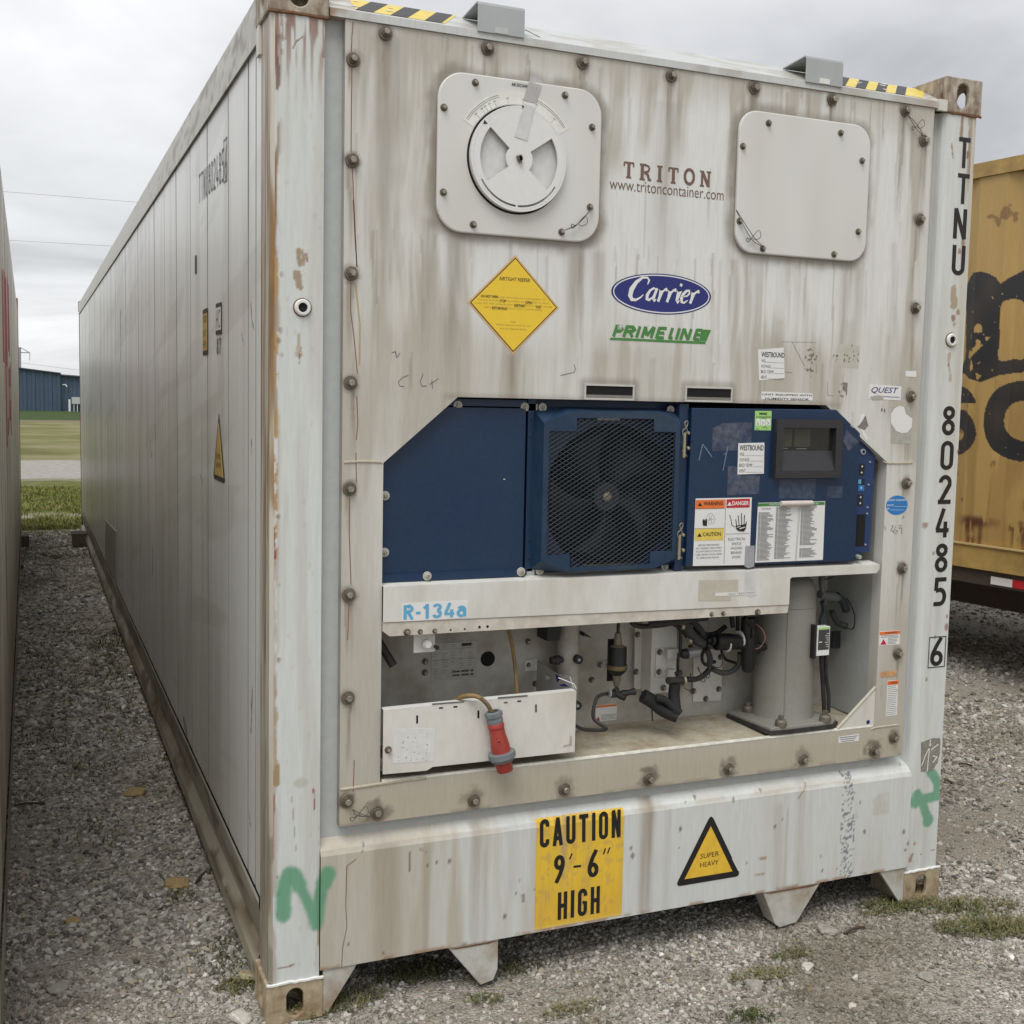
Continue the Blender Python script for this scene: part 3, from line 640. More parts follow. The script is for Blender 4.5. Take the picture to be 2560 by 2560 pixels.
for q in [((xl, zb), (oL, oB), (oL, oC), (xl, oC)), ((xl, zb), (xr, zb), (oR, oB), (oL, oB)), ((oR, oB), (xr, zb), (xr, oC), (oR, oC)),
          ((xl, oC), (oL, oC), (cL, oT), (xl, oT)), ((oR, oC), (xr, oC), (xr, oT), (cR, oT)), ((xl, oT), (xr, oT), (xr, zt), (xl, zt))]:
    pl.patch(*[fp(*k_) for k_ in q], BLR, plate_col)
oc_ = [(oL, oB), (oL, oC), (cL, oT), (cR, oT), (oR, oC), (oR, oB)]
for (a, b_) in zip(oc_, oc_[1:]+oc_[:1]):       # returns of the opening
    dp = .045 if a[1] > 1.3 or b_[1] > 1.3 else .02
    pl.patch(fp(*a), fp(*a, dp), fp(*b_, dp), fp(*b_), .02, plate_col)
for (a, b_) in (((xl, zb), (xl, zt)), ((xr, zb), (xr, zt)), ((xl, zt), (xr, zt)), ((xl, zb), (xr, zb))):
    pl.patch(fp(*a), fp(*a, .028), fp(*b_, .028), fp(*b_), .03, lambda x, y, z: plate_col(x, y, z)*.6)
frame = pl.build('machinery_frame_plate', PAINT, box); frame['label'] = 'streaky cream front plate with a wide opening'
# weld seams on the plate
SEAMM = pmat('seam_cream', (.44, .40, .31), .5, nz=.15, scale=60)
for pts, r in (([P3('c6', 0, 705), P3('c6', 150, 700), P3('c6', 262, 706)], .0035), ([P3('c5', 1405, 975), P3('c5', 1440, 988), P3('c5', 1600, 985)], .0035),
               ([P3('d4', 690, 205), P3('d4', 930, 170), P3('d4', 1250, 125), P3('d4', 1275, 128)], .004), ([P3('d3', 1380, 1430), P3('d3', 1410, 1415), P3('d3', 1600, 1390)], .003), ([P3('c3', 880, 420), P3('c3', 860, 700), P3('c3', 835, 1100), P3('c3', 820, 1500)], .002)):
    MB().tube(pts, r, 6).build('weld_seam', SEAMM, box, True)
# recess wall behind the plate (with the opening left free)
mb = MB()
for a in [(.150, .199+.13, .045, .3, .5, 2.80), (2.10, 2.29, .045, .3, .5, 2.80)]: pass
mb.box(.150, .31, .030, .30, .50, 2.80); mb.box(2.118, 2.29, .045, .30, .50, 2.80); mb.box(.31, 2.118, .030, .05, 1.84, 2.80); mb.box(.31, 2.118, .030, .30, .50, .655)
mb.build('recess_frame', GREYP, box)
# corner posts ----------------------------------------------------
def post_col(side):
    def f(x, y, z):
        c = np.tile(np.array([.61, .635, .615]), (len(x), 1)).astype(float)
        c = mix(c, (.44, .42, .35), .35*ss(.5, .75, fbm(x*30, z*1.5, 21+side, 3)))
        if side == 0:
            edge = ss(.034, .012, x)+0*z
            c = mix(c, BRN, ss(.46, .58, fbm(x*60, z*9, 22, 4)+.16*edge-.03)*ss(.042, .018, x)*(.45+.55*ss(1.0, 2.6, z)))
            c = mix(c, (.42, .26, .10), ss(.48, .58, fbm(x*90, z*40, 23, 3))*ss(.033, .024, x)*ss(1.2, 1.35, z)*ss(2.3, 2.1, z))
            dn = ss(2.50, 2.78, z)                                       # runs below the casting
            c = mix(c, (.20, .08, .04), ss(.52, .62, fbm(x*95, z*5, 24, 3))*dn*.8)
            c = rustpatch(c, x, z, [P('g1', 858, 560), P('g1', 855, 900), P('g1', 865, 1180), P('g1', 872, 1420)], .0048, (.17, .10, .08), .9)
            c = rustpatch(c, x, z, [P('g1', 925, 200), P('g1', 945, 400), P('g1', 940, 640)], .0045, RST, 1.2, .6)
            c = rustpatch(c, x, z, [P('g1', 1000, 200), P('g1', 1010, 420), P('g1', 995, 620)], .004, RST, 1.2, .5)
            c = rustpatch(c, x, z, [P('g1', 1110, 770), P('g1', 1180, 650), P('g1', 1270, 590)], .0028, (.22, .13, .09), .3)
            c = rustpatch(c, x, z, [P('g1', 1640, 300), P('g1', 1660, 620), P('g1', 1620, 900)], .005, BRN, 1.1, .75)
            c = rustpatch(c, x, z, [P('e6', 475, 400), P('e6', 485, 520)], .0135, (.30, .21, .11), 1.0, .85); c = rustpatch(c, x, z, [P('e6', 478, 580), P('e6', 490, 700)], .011, (.30, .20, .10), 1.2, .8)
            c = rustpatch(c, x, z, [P('e6', 538, 430), P('e6', 540, 500)], .0022, RST, .5)
            c = rustpatch(c, x, z, [P('e6', 485, 1060)], .008, (.10, .11, .14), .8, .8); c = rustpatch(c, x, z, [P('e6', 475, 1100), P('e6', 480, 1250)], .010, (.36, .27, .17), 1.2, .7)
            c = rustpatch(c, x, z, [P('e6', 490, 1190), P('e6', 480, 1320)], .004, RST, 1.4, .8)
            for aa, bb, cc in ((90, 60, 300), (95, 50, 250)): pass
            c = rustpatch(c, x, z, [P('d4', 250, 60), P('d4', 250, 170)], .010, (.34, .22, .09), 1.2, .85); c = rustpatch(c, x, z, [P('d4', 240, 240), P('d4', 228, 450), P('d4', 232, 690)], .0035, (.30, .13, .07), .5, .8)
            c = rustpatch(c, x, z, [P('d4', 510, 200), P('d4', 515, 340)], .004, (.26, .01, .02), .8); c = rustpatch(c, x, z, [P('d4', 360, 260), P('d4', 388, 630)], .0016, (.32, .15, .12), .3, .6)
            c = rustpatch(c, x, z, [P('e4', 1893, 60), P('e4', 1897, 270)], .0028, (.22, .01, .02), .8); c = rustpatch(c, x, z, [P('g3', 880, 790), P('g3', 1050, 760), P('g3', 1130, 720)], .0035, (.26, .17, .10), .4)
            c = mix(c, (.44, .43, .37), ss(.025, .018, np.hypot((x-P('d4', 425, 160)[0]), (z-P('d4', 425, 160)[1])*1.5))*.6)
            c = speck(c, x, z, .10, .022, (.22, .10, .06), 60, ss(.05, .02, x)*1.0+.12); c = rustpatch(c, x, z, [P('e4', 1900, 1080), P('e4', 1905, 1420), P('e4', 1900, 1830)], .007, (.35, .24, .12), 1.7, .6)
            c = mix(c, (.38, .26, .13), ss(.55, .62, fbm(x*60, z*6, 29, 3))*ss(.138, .148, x)*.8*ss(.9, .3, z))
        else:
            c = mix(c, (.48, .44, .33), ss(2.33, 2.42, x)*ss(.9, 2.4, z)*.55*ss(.35, .6, fbm(x*40, z*1.2, 25, 3)))
            c = mix(c, BRN, ss(.54, .63, fbm(x*75, z*2.2, 26, 4))*ss(2.36, 2.40, x)*ss(1.6, 2.7, z)*.55)
            c = rustpatch(c, x, z, [P('g2', 1025, 880), P('g2', 1010, 1080), P('g2', 1000, 1240)], .008, BRN, 1.0, .8); c = rustpatch(c, x, z, [P('g2', 1120, 900), P('g2', 1130, 1500), P('g2', 1120, 1900)], .0025, BRN, .8, .6)
            c = rustpatch(c, x, z, [P('g2', 1240, 940), P('g2', 1215, 1600), P('g2', 1190, 1930)], .004, (.40, .26, .12), 1.2, .7)
            c = rustpatch(c, x, z, [P('g2', 1100, 1480), P('g2', 1095, 1570)], .005, BRN, .9); c = rustpatch(c, x, z, [P('g2', 850, 1350), P('g2', 850, 1440), P('g2', 870, 1570)], .0025, RST, .9, .7)
            c = rustpatch(c, x, z, [P('e7', 440, 660), P('e7', 438, 740)], .013, (.36, .26, .15), 1.3, .8); c = rustpatch(c, x, z, [P('e7', 435, 800), P('e7', 440, 830)], .011, BRN, 1.3, .8); c = rustpatch(c, x, z, [P('e7', 415, 980), P('e7', 418, 1100)], .008, (.40, .30, .18), 1.2, .7)
            c = rustpatch(c, x, z, [P('g4', 790, 360), P('g4', 745, 520)], .005, (.30, .17, .09), 1.0); c = rustpatch(c, x, z, [P('g4', 1240, 270), P('g4', 1340, 250)], .003, (.30, .15, .10), .5); c = rustpatch(c, x, z, [P('g4', 980, 370), P('g4', 1030, 340)], .0025, (.28, .18, .12), .5)
            c = rustpatch(c, x, z, [P('c3', 1570, 1090)], .008, BRN, 1.0, .8); c = speck(c, x, z, .04, .03, (.30, .18, .12), 61, 1.0+0*x)
            c = mix(c, (.50, .51, .50), ss(.03, .0, np.abs(x-2.27))*.4)
        return spray(c, x, z)
    return f
def side_post_col(x, y, z):
    c = np.tile(np.array([.42, .385, .31]), (len(y), 1)).astype(float)
    f = fbm(y*110, z*1.6, 33, 4); c = mix(c, (.26, .15, .06), ss(.44, .58, f)*(.4+.6*ss(.6, 2.2, z))); c = mix(c, (.54, .52, .46), ss(.52, .42, f)*.8)
    c = mix(c, (.12, .07, .045), ss(.60, .68, fbm(y*150, z*2.6, 34, 3))*.8)
    c = mix(c, (.08, .12, .08), ss(.6, .66, fbm(y*90, z*6, 35, 3))*ss(.9, .5, z)*.6)
    c = mix(c, (.22, .185, .13), ss(1.2, .3, z)*.55)
    return c
zl, zh = .1215, 2.7765
p_ = Patch(); pc = post_col(0)
p_.patch((.018, .004, zl), (.150, .004, zl), (.150, .004, zh), (.018, .004, zh), .004, pc)
p_.patch((.150, .004, zl), (.158, .044, zl), (.158, .044, zh), (.150, .004, zh), .006, pc)
p_.patch((.008, .016, zl), (.018, .004, zl), (.018, .004, zh), (.008, .016, zh), .004, lambda x, y, z: side_post_col(x, y+x, z)*1.1)
p_.patch((.008, .140, zl), (.008, .016, zl), (.008, .016, zh), (.008, .140, zh), .005, side_post_col)
p_.build('corner_post', PAINT, box)['label'] = 'left front post with rusty outer edge and green sprayed N'
p_ = Patch(); pc = post_col(1)
prof = [(2.246, .046), (2.262, .042), (2.274, .030), (2.282, .016), (2.292, .007), (2.305, .004)]
for (xa, ya), (xb, yb) in zip(prof[:-1], prof[1:]): p_.patch((xa, ya, .5 if xa < 2.28 else zl), (xb, yb, .5 if xa < 2.28 else zl), (xb, yb, zh), (xa, ya, zh), .006, pc)
p_.patch((2.305, .004, zl), (2.420, .004, zl), (2.420, .004, zh), (2.305, .004, zh), .004, pc)
p_.patch((2.420, .004, zl), (2.430, .016, zl), (2.430, .016, zh), (2.420, .004, zh), .006, pc)
p_.patch((2.430, .016, zl), (2.430, .14, zl), (2.430, .14, zh), (2.430, .016, zh), .02, pc)
p_.build('corner_post', PAINT, box, True)['label'] = 'right front post with black numbers running down it'
for x0 in (.008, Wd-.158): MB().box(x0, x0+.15, Ln-.15, Ln-.004, .12, 2.777).build('corner_post', RUST if x0 < 1 else WHITE, box)
# corner castings ---------------------------------------------------
def holed_wall(mb, o, u, v, n, wu, wv, hr, hz, hc=None, th=.016, cr_=.0):
    """rectangular wall wu x wv spanned by u, v from o with an oblong hole; n = inward normal"""
    o, u, v, n = [Vector(q) for q in (o, u, v, n)]; hc = hc or (wu/2, wv/2); N_ = 32; inn = []; out_ = []
    for i in range(N_):
        a = 2*math.pi*(i+.5)/N_; cx_, cz_ = math.cos(a), math.sin(a)
        st = max(hz-hr, 0); iz = hr*cz_+(st if cz_ > 0 else -st); inn.append((hc[0]+hr*cx_, hc[1]+iz))
        dx, dz = inn[-1][0]-hc[0], inn[-1][1]-hc[1]; k1 = [1e9, 1e9]
        if dx > 1e-9: k1[0] = (wu-hc[0])/dx
        elif dx < -1e-9: k1[0] = -hc[0]/dx
        if dz > 1e-9: k1[1] = (wv-hc[1])/dz
        elif dz < -1e-9: k1[1] = -hc[1]/dz
        k_ = min(k1); out_.append((hc[0]+dx*k_, hc[1]+dz*k_))
    crn = {}
    for cx_, cz_ in ((wu, wv), (0, wv), (0, 0), (wu, 0)):
        j = min(range(N_), key=lambda i: (out_[i][0]-cx_)**2+(out_[i][1]-cz_)**2); out_[j] = (cx_, cz_)
    vs_ = []
    for off in (0, th):
        for q in (inn, out_):
            vs_ += [tuple(o+u*a+v*b__+n*off) for a, b__ in q]
    fs = []
    for i in range(N_):
        j = (i+1) % N_
        fs += [(i, j, N_+j, N_+i), (2*N_+i, 3*N_+i, 3*N_+j, 2*N_+j), (i, 2*N_+i, 2*N_+j, j), (N_+i, N_+j, 3*N_+j, 3*N_+i)]
    mb.add(vs_, fs)
def casting(xs, ys, zs, label, mat_):
    """xs: -1 left / 1 right, ys: -1 front, zs: -1 bottom"""
    cw, cd_, ch = .162, .178, .118; x0 = 0 if xs < 0 else Wd-cw; yf = 0 if ys < 0 else Ln-cd_; z0 = 0 if zs < 0 else Ht-ch
    x1 = x0+cw; y1 = yf+cd_; mb = MB()
    yo = yf if ys < 0 else y1; ny = 1 if ys < 0 else -1
    holed_wall(mb, (x0, yo, z0), (1, 0, 0), (0, 0, 1), (0, ny, 0), cw, ch, .0262 if zs > 0 else .0245, .0405, (cw*.48 if xs > 0 else cw*.50, ch*.5))
    xo = x0 if xs < 0 else x1; nx_ = 1 if xs < 0 else -1
    holed_wall(mb, (xo, yf+.0165, z0+.0005), (0, 1, 0), (0, 0, 1), (nx_, 0, 0), cd_-.033, ch-.001, .026, .0395)
    xi = x1-.014 if xs < 0 else x0; mb.box(xi, xi+.014, yf+.0165, y1-.0165, z0+.0005, z0+ch-.0005)
    yi = y1-.016 if ys < 0 else yf; mb.box(x0, x1, yi, yi+.016, z0, z0+ch)
    zo = z0+.001 if zs < 0 else z0+ch-.001
    holed_wall(mb, (x0+.0165, yf+.0165, zo), (1, 0, 0), (0, 1, 0), (0, 0, -zs), cw-.033, cd_-.033, .032, .048, th=.02)
    zi = z0+ch-.016 if zs < 0 else z0+.001; mb.box(x0+.0165, x1-.0165, yf+.0165, y1-.0165, zi, zi+.014)
    o = mb.build('corner_casting', mat_, box, bevel=.004); o['label'] = label
    # collar of old paint and rust at the joint
    c2 = MB(); zc = z0+ch+.0015 if zs < 0 else z0-.0015
    pts = [(x0+(cw)*i/12, zc+R_.uniform(-.002, .002)) for i in range(13)]
    if ys < 0: c2.tube([(a, .002, b__) for a, b__ in pts], .0048 if zs < 0 else .0042, 6, 0); c2.build('weld_bead', CLEAN if zs < 0 else RUST, o, True)
CAST1 = pmat('casting_sandy', (.40, .33, .22), .7, nz=.2, scale=40, dirt=(.20, .12, .06), dirt_amt=.85, dirt_scale=16, bump=.4)
CAST2 = pmat('casting_rusty', (.42, .38, .30), .6, nz=.3, scale=50, dirt=(.12, .048, .022), dirt_amt=1.0, dirt_scale=16, bump=.4, stretch=(1, 1, .6))
casting(-1, -1, -1, 'left bottom corner casting, sandy and rusty, sunk in gravel', CAST1); casting(1, -1, -1, 'right bottom corner casting, sandy with rust at its foot', CAST1)
casting(-1, -1, 1, 'left top corner casting cut by the picture edge', CAST2); casting(1, -1, 1, 'right top corner casting with sky showing through its hole', CAST2)
for a in (-1, 1):
    for c3 in (-1, 1): casting(a, 1, c3, 'far corner casting', CAST1)
# lifting ring plugs on the posts
for v_, a_, b_ in (('e6', 502, 866), ('e7', 420, 908)):
    x, z = P(v_, a_, b_, .004); m_ = MB(); m_.lathe((x, .004, z), (x, -.006, z), [(0, .0225), (.6, .0225), (1, .019), (1, .013), (.0, .012), (-2, .012)], 24); o = m_.build('pad_ring', CLEAN, box, True)
    MB().lathe((x, .0005, z), (x, -.001, z), [(0, .0123), (1, .0123)], 20).build('ring_hole', VOID, o)
    MB().lathe((x, .0035, z), (x, .0015, z), [(0, .0255), (.8, .0255), (1, .0235)], 20).build('rust_rim', RUST, o)
# bottom sill -------------------------------------------------------
def sill_col(x, y, z):
    c = np.tile(np.array([.60, .62, .60]), (len(x), 1)).astype(float); st = fbm(x*18, z*1.1, 51, 4); bl = fbm(x*2.2, z*2, 52, 3)
    d = ss(.62, .40, x)*.75+ss(.42, .66, st)*.65*ss(1.1, .35, x)+ss(.50, .70, st)*.5*bl
    c = mix(c, (.43, .38, .29), np.clip(d, 0, .9)*.85)
    for v_, a_, b_, w_, s_ in (('d4', 1010, 560, .045, .65), ('d4', 1290, 560, .012, .5), ('d4', 1630, 420, .018, .55), ('d4', 1690, 600, .008, .25), ('d5', 1160, 200, .026, .9), ('d5', 1300, 320, .014, .25), ('d6', 400, 240, .02, .3), ('d6', 240, 400, .02, .28), ('d6', 300, 430, .006, .3)):
        sx_, sz_ = P(v_, a_, b_); c = mix(c, (.30, .25, .19), np.exp(-((x-sx_)/w_)**4)*ss(sz_+.01, sz_-.02, z)*s_*(.55+.6*fbm(x*100, z*4, 53, 3))*(.6+.4*ss(sz_-.5, sz_, z)))
    for pts, w_, cc in (([P('d6', 440, 270), P('d6', 375, 375)], .003, BRN), ([P('d4', 1240, 610), P('d4', 1285, 640), P('d4', 1290, 740)], .0018, (.12, .09, .08)), ([P('d4', 1172, 630), P('d4', 1165, 760)], .0022, (.1, .08, .07)), ([P('d6', 100, 790), P('d6', 150, 785)], .006, (.36, .24, .14)), ([P('d6', 75, 905), P('d6', 140, 890)], .006, (.36, .24, .14)), ([P('d5', 290, 930), P('d5', 300, 970)], .006, (.26, .2, .17)), ([P('d5', 275, 820), P('d5', 275, 850)], .0025, (.1, .09, .08))):
        c = rustpatch(c, x, z, pts, w_, cc, .9, .8)
    cx_ = P('d6', 715, 560)[0]; k_ = np.abs(x-cx_+.02*(z-.3)) < .03*fbm(z*0+1, z*9, 54, 2)+.012
    c = mix(c, (.10, .11, .15), (k_ & (fbm(x*170, z*170, 55, 2) > .60))*.8); c = speck(c, x, z, .018, .022, (.15, .13, .12), 63, 1.0+0*x)
    c = mix(c, (.47, .43, .36), ((x > 2.04) & (x < 2.19) & (z > .35) & (z < .43))*.5*ss(.4, .55, fbm(x*12, z*12, 56, 3)))
    e_ = ss(.014, .002, z-.141); c = mix(c, (.30, .17, .09), e_*ss(.45, .6, fbm(x*20, z*30, 57, 3))*.8); c = mix(c, (.42, .35, .26), ss(.02, 0, np.abs(z-.487))*.45*ss(.45, .6, fbm(x*9, z*30, 58, 3)))
    return spray(c, x, z)
p_ = Patch(); x0, x1 = .1515, 2.284
p_.patch((x0, -.002, .141), (x1, -.002, .141), (x1, -.002, .475), (x0, -.002, .475), .0055, sill_col)
p_.patch((x0, -.002, .475), (x1, -.002, .475), (x1, .004, .490), (x0, .004, .490), .0055, sill_col)
p_.patch((x0, .004, .490), (x1, .004, .490), (x1-.012, .046, .535), (x0, .046, .535), .0055, sill_col)
p_.patch((x0, .10, .141), (x1, .10, .141), (x1, -.002, .141), (x0, -.002, .141), .02, sill_col)
p_.patch((x1, -.002, .141), (x1, .10, .141), (x1, .046, .535), (x1, -.002, .475), .02, sill_col)
p_.build('bottom_sill', PAINT, box)['label'] = 'bottom sill with stickers and brown streaks'
FOOTM = pmat('foot_paint', (.50, .50, .46), .5, nz=.08, scale=30, dirt=(.27, .18, .10), dirt_amt=.8, dirt_scale=9)
def fpts(v_, L_, y=.0): return [P(v_, a, b__, y) for a, b__ in L_]
fl = [(.540, .1395), (.7035, .1395), (.7035, .045), (.690, .012), (.648, .004)]
fr = [(1.668, .1395), (1.905, .1395), (1.812, .012), (1.742, .004), (1.722, .02)]
for pts in (fl, fr):
    o = MB().prism(pts, 0, .07).build('foot_plate', FOOTM, box, bevel=.003); lo = min(pts, key=lambda q: q[1])
    MB().prism([(pts[0][0], .137), (pts[1][0], .137), (pts[1][0]-.03, .132), (pts[0][0]+.03, .132)], -.0015, -.0005).build('rust_edge', RUST, o)
for pts in ([(.1625, .1385), (.262, .1385), (.1765, .01), (.1625, .006)], [(2.165, .1385), (2.275, .1385), (2.275, .006), (2.262, .010)]):
    MB().prism(pts, .004, .018).build('corner_gusset', FOOTM, box)
MB().box(.18, 2.26, .10, 3.5, .141, .20).build('floor_underside', VOID, box)
MB().box(.18, 2.26, 3.5, 12.1, .10, .20).build('floor_underside', VOID, box)
MB().box(.30, 2.15, .55, .60, .0, .14).build('cross_member', RUST, box)
# top header --------------------------------------------------------
def head_col(x, y, z):
    c = np.tile(np.array([.54, .56, .55]), (len(x), 1)).astype(float); c = mix(c, (.36, .32, .25), ss(.45, .65, fbm(x*9, y*30+z*8, 71, 4))*.5)
    c = mix(c, (.27, .15, .07), ss(.55, .65, fbm(x*26, y*40+z*30, 72, 3))*ss(.30, .18, x)*.9); c = mix(c, (.34, .24, .15), ss(.5, .65, fbm(x*26, y*40, 73, 3))*ss(2.12, 2.26, x)*.7)
    return c
p_ = Patch()
p_.patch((.162, -.006, 2.783), (2.276, -.006, 2.783), (2.276, -.006, 2.804), (.162, -.006, 2.804), .02, head_col)
p_.patch((.162, -.006, 2.804), (2.276, -.006, 2.804), (2.276, .004, 2.809), (.162, .004, 2.809), .02, head_col)
p_.patch((.162, .004, 2.809), (2.276, .004, 2.809), (2.276, .15, 2.8885), (.162, .15, 2.8885), .012, head_col)
p_.patch((.162, .15, 2.8885), (2.276, .15, 2.8885), (2.276, .60, 2.890), (.162, .60, 2.890), .05, head_col)
p_.patch((.162, .03, 2.783), (2.276, .03, 2.783), (2.276, -.006, 2.783), (.162, -.006, 2.783), .05, head_col)
p_.build('top_header', PAINT, box)
MB().box(2.240, 2.276, -.012, .0, 2.775, 2.812).build('header_end_cap', WHITE, box)
# hazard tape lies on the sloping header
def slope(x, t, lift=.0006): return (x, .004+.146*t-lift*.4, 2.809+.0795*t+lift)
def tape(xa, xb, k, pitch, lean, ph, chips, label):
    base = MB(); n_ = 40
    def q(xx, t): return slope(xx, t, .0008)
    base.add([q(xa, .04), q(xb, .04), q(xb+lean, .95), q(xa+lean*.2, .95)], [(0, 1, 2, 3)])
    o = base.build('hazard_tape', YELP, box); o['label'] = label; st = MB()
    for i in range(k):
        u = xa+ph+i*pitch; ww = pitch*.5
        st.add([slope(max(u, xa), .04, .0014), slope(min(u+ww, xb), .04, .0014), slope(min(u+ww+lean, xb+lean), .95, .0014), slope(max(u+lean, xa), .95, .0014)], [(0, 1, 2, 3)])
    st.build('black_stripe', INK, o)
    for u, t_, r in chips:
        MB().add([slope(u+r*R_.uniform(.6, 1.2)*math.cos(j*.9), t_+r*3.2*R_.uniform(.5, 1.2)*math.sin(j*.9), .002) for j in range(7)], [tuple(range(7))]).build('torn_spot', WHITE, o)
tape(.235, .490, 3, .098, .080, .000, [(.247, .3, .017), (.262, .75, .012), (.345, .35, .014), (.36, .65, .01), (.24, .9, .02)], 'black and yellow tape at the left of the header')
tape(1.845, 2.190, 4, .082, .122, -.02, [(1.878, .5, .008), (1.965, .45, .008), (2.06, .3, .012), (2.10, .7, .018), (2.13, .9, .022), (1.93, .25, .006), (1.99, .62, .012)], 'black and yellow tape at the right of the header')
for xa, xb, bk in ((.580, .722, 0), (1.695, 1.838, 1)):
    m_ = MB(); th = .004
    m_.box(xa, xb, -.012, -.008, 2.800, 2.872)
    m_.prismx([(-.012, 2.872), (-.010, 2.880), (-.002, 2.884), (.115, 2.8745), (.115, 2.8705), (-.002, 2.8795), (-.008, 2.872)], xa, xb)
    m_.prismx([(-.012, 2.800), (-.008, 2.800), (.03, 2.826), (.03, 2.822)], xa, xb) if 0 else None
    o = m_.build('header_bracket', GALV, box, bevel=.0008); c_x = (xa+xb)/2
    MB().box(c_x-.02+.0, c_x+.02, -.0135, -.012, 2.802, 2.818).build('bracket_tab', CLEAN if bk else GREYP, o)
MB().tube([P3('c2', 310, 205, .03), P3('c2', 380, 240, .03), P3('c2', 445, 272, .03)], .0012, 5).build('loose_wire', INKS, box)
# roof and sides ----------------------------------------------------
MB().box(.06, Wd-.06, .60, Ln-.05, 2.84, 2.875).build('roof', WHITE, box)
def rail_col(x, y, z):
    c = np.tile(np.array([.60, .595, .55]), (len(y), 1)).astype(float); c = mix(c, (.30, .27, .21), ss(.48, .62, fbm(y*6, z*40, 81, 4))*(.25+.55*ss(2.82, 2.86, z))*ss(3.0, .4, y)+.1)
    fy = (y-.9)/1.55; c = mix(c, (.22, .19, .15), ss(.57, .66, fbm(y*11, z*60, 83, 4))*ss(5, .5, y)*.8); c = mix(c, (.14, .12, .10), ss(.008, .003, np.abs(fy-np.round(fy))*1.55)*ss(2.825, 2.84, z)*.7)
    return c
p_ = Patch(); p_.patch((.0, 12.01, 2.737), (.0, .179, 2.737), (.0, .179, 2.862), (.0, 12.01, 2.862), .02, rail_col)
p_.patch((.0, 12.01, 2.862), (.0, .179, 2.862), (.06, .179, 2.868), (.06, 12.01, 2.868), .05, rail_col)
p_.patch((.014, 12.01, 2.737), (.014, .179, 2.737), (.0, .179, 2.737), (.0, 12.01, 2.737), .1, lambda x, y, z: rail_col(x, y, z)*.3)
p_.build('top_rail', PAINT, box)['label'] = 'long top side rail of the container'
MB().box(Wd-.05, Wd, .179, 12.01, 2.737, 2.862).build('top_rail', WHITE, box)
MB().box(.0005, .011, .1385, .1795, 2.70, 2.7775).build('rail_end_plate', WHITE, box)
def brail_col(x, y, z):
    c = np.tile(np.array([.38, .35, .28]), (len(y), 1)).astype(float); c = mix(c, (.17, .13, .085), ss(.42, .62, fbm(y*2.5, z*14, 91, 4))*.75); c = mix(c, (.42, .37, .27), ss(.10, .07, z)*.6)
    c = mix(c, (.09, .06, .04), ss(.62, .68, fbm(y*5, z*20, 92, 3))*.8); return c
p_ = Patch()
p_.patch((.004, 12.01, .300), (.004, .1405, .300), (.004, .1405, .318), (.004, 12.01, .318), .03, lambda x, y, z: np.tile(np.array([.56, .54, .47]), (len(x), 1)))
p_.patch((.024, 12.01, .150), (.024, .1405, .150), (.004, .1405, .300), (.004, 12.01, .300), .02, brail_col)
p_.patch((.002, 12.01, .100), (.002, .179, .100), (.024, .179, .150), (.024, 12.01, .150), .02, brail_col)
p_.patch((.002, 12.01, .050), (.002, .179, .050), (.002, .179, .100), (.002, 12.01, .100), .02, brail_col)
p_.patch((.002, .179, .050), (.002, 12.01, .050), (.06, 12.01, .050), (.06, .179, .050), .05, brail_col)
p_.build('bottom_rail', PAINT, box)['label'] = 'dirty bottom side rail'
MB().box(Wd-.05, Wd, .179, 12.01, .05, .3).build('bottom_rail', WHITE, box)
def side_col(x, y, z):
    c = np.tile(SIDEC, (len(y), 1)).astype(float); c = mix(c, (.56, .54, .49), ss(.42, .68, fbm(y*7, z*.8, 101, 4))*.5); c = mix(c, (.50, .48, .42), ss(1.3, .4, z)*.40)
    c = mix(c, (.45, .43, .39), ss(.60, .70, fbm(y*.9, z*7+y, 102, 3))*.25)
    c = mix(c, (.66, .66, .63), (np.abs(y-3.3-.0*z) < .55)*(np.abs(z-1.05) < .32)*0)
    for pts, w_, cc in (([S('e3', 475, 250), S('e3', 480, 480), S('e3', 478, 640)], .03, (.02, .018, .016)), ([S('e3', 1510, 200), S('e3', 1520, 330), S('e3', 1535, 400)], .006, (.12, .05, .04)),
                        ([S('e3', 1515, 1290), S('e3', 1518, 1400)], .006, (.12, .10, .08)), ([S('e4', 1040, 180), S('e4', 1040, 380)], .012, (.12, .06, .045)), ([S('e4', 1718, 1180), S('e4', 1710, 1460)], .008, (.13, .08, .06)),
                        ([S('e4', 1250, 1370), S('e4', 1270, 1460)], .02, (.16, .13, .10)), ([S('e3', 1105, 1560), S('e3', 1130, 1640)], .004, (.25, .24, .23)), ([S('e3', 715, 1300), S('e3', 720, 1420)], .012, (.08, .07, .06)),
                        ([S('e3', 1437, 430), S('e3', 1455, 520)], .004, (.10, .09, .09)), ([S('e5', 1700, 480), S('e5', 1705, 560)], .004, (.05, .05, .05))):
        k_ = (y > pts[0][0]-1.2) & (y < pts[0][0]+1.2)
        if k_.any(): c[k_] = rustpatch(c[k_], y[k_], z[k_], pts, w_, cc, .8, .9)
    return c
seams = [.234, .348, .711]+[.711+.4655*i for i in range(1, 24)]+[Ln-.15]
seams = [.140, .226, .348]+[.711+.4655*i for i in range(0, 25) if .711+.4655*i < 11.9]+[Ln-.152]
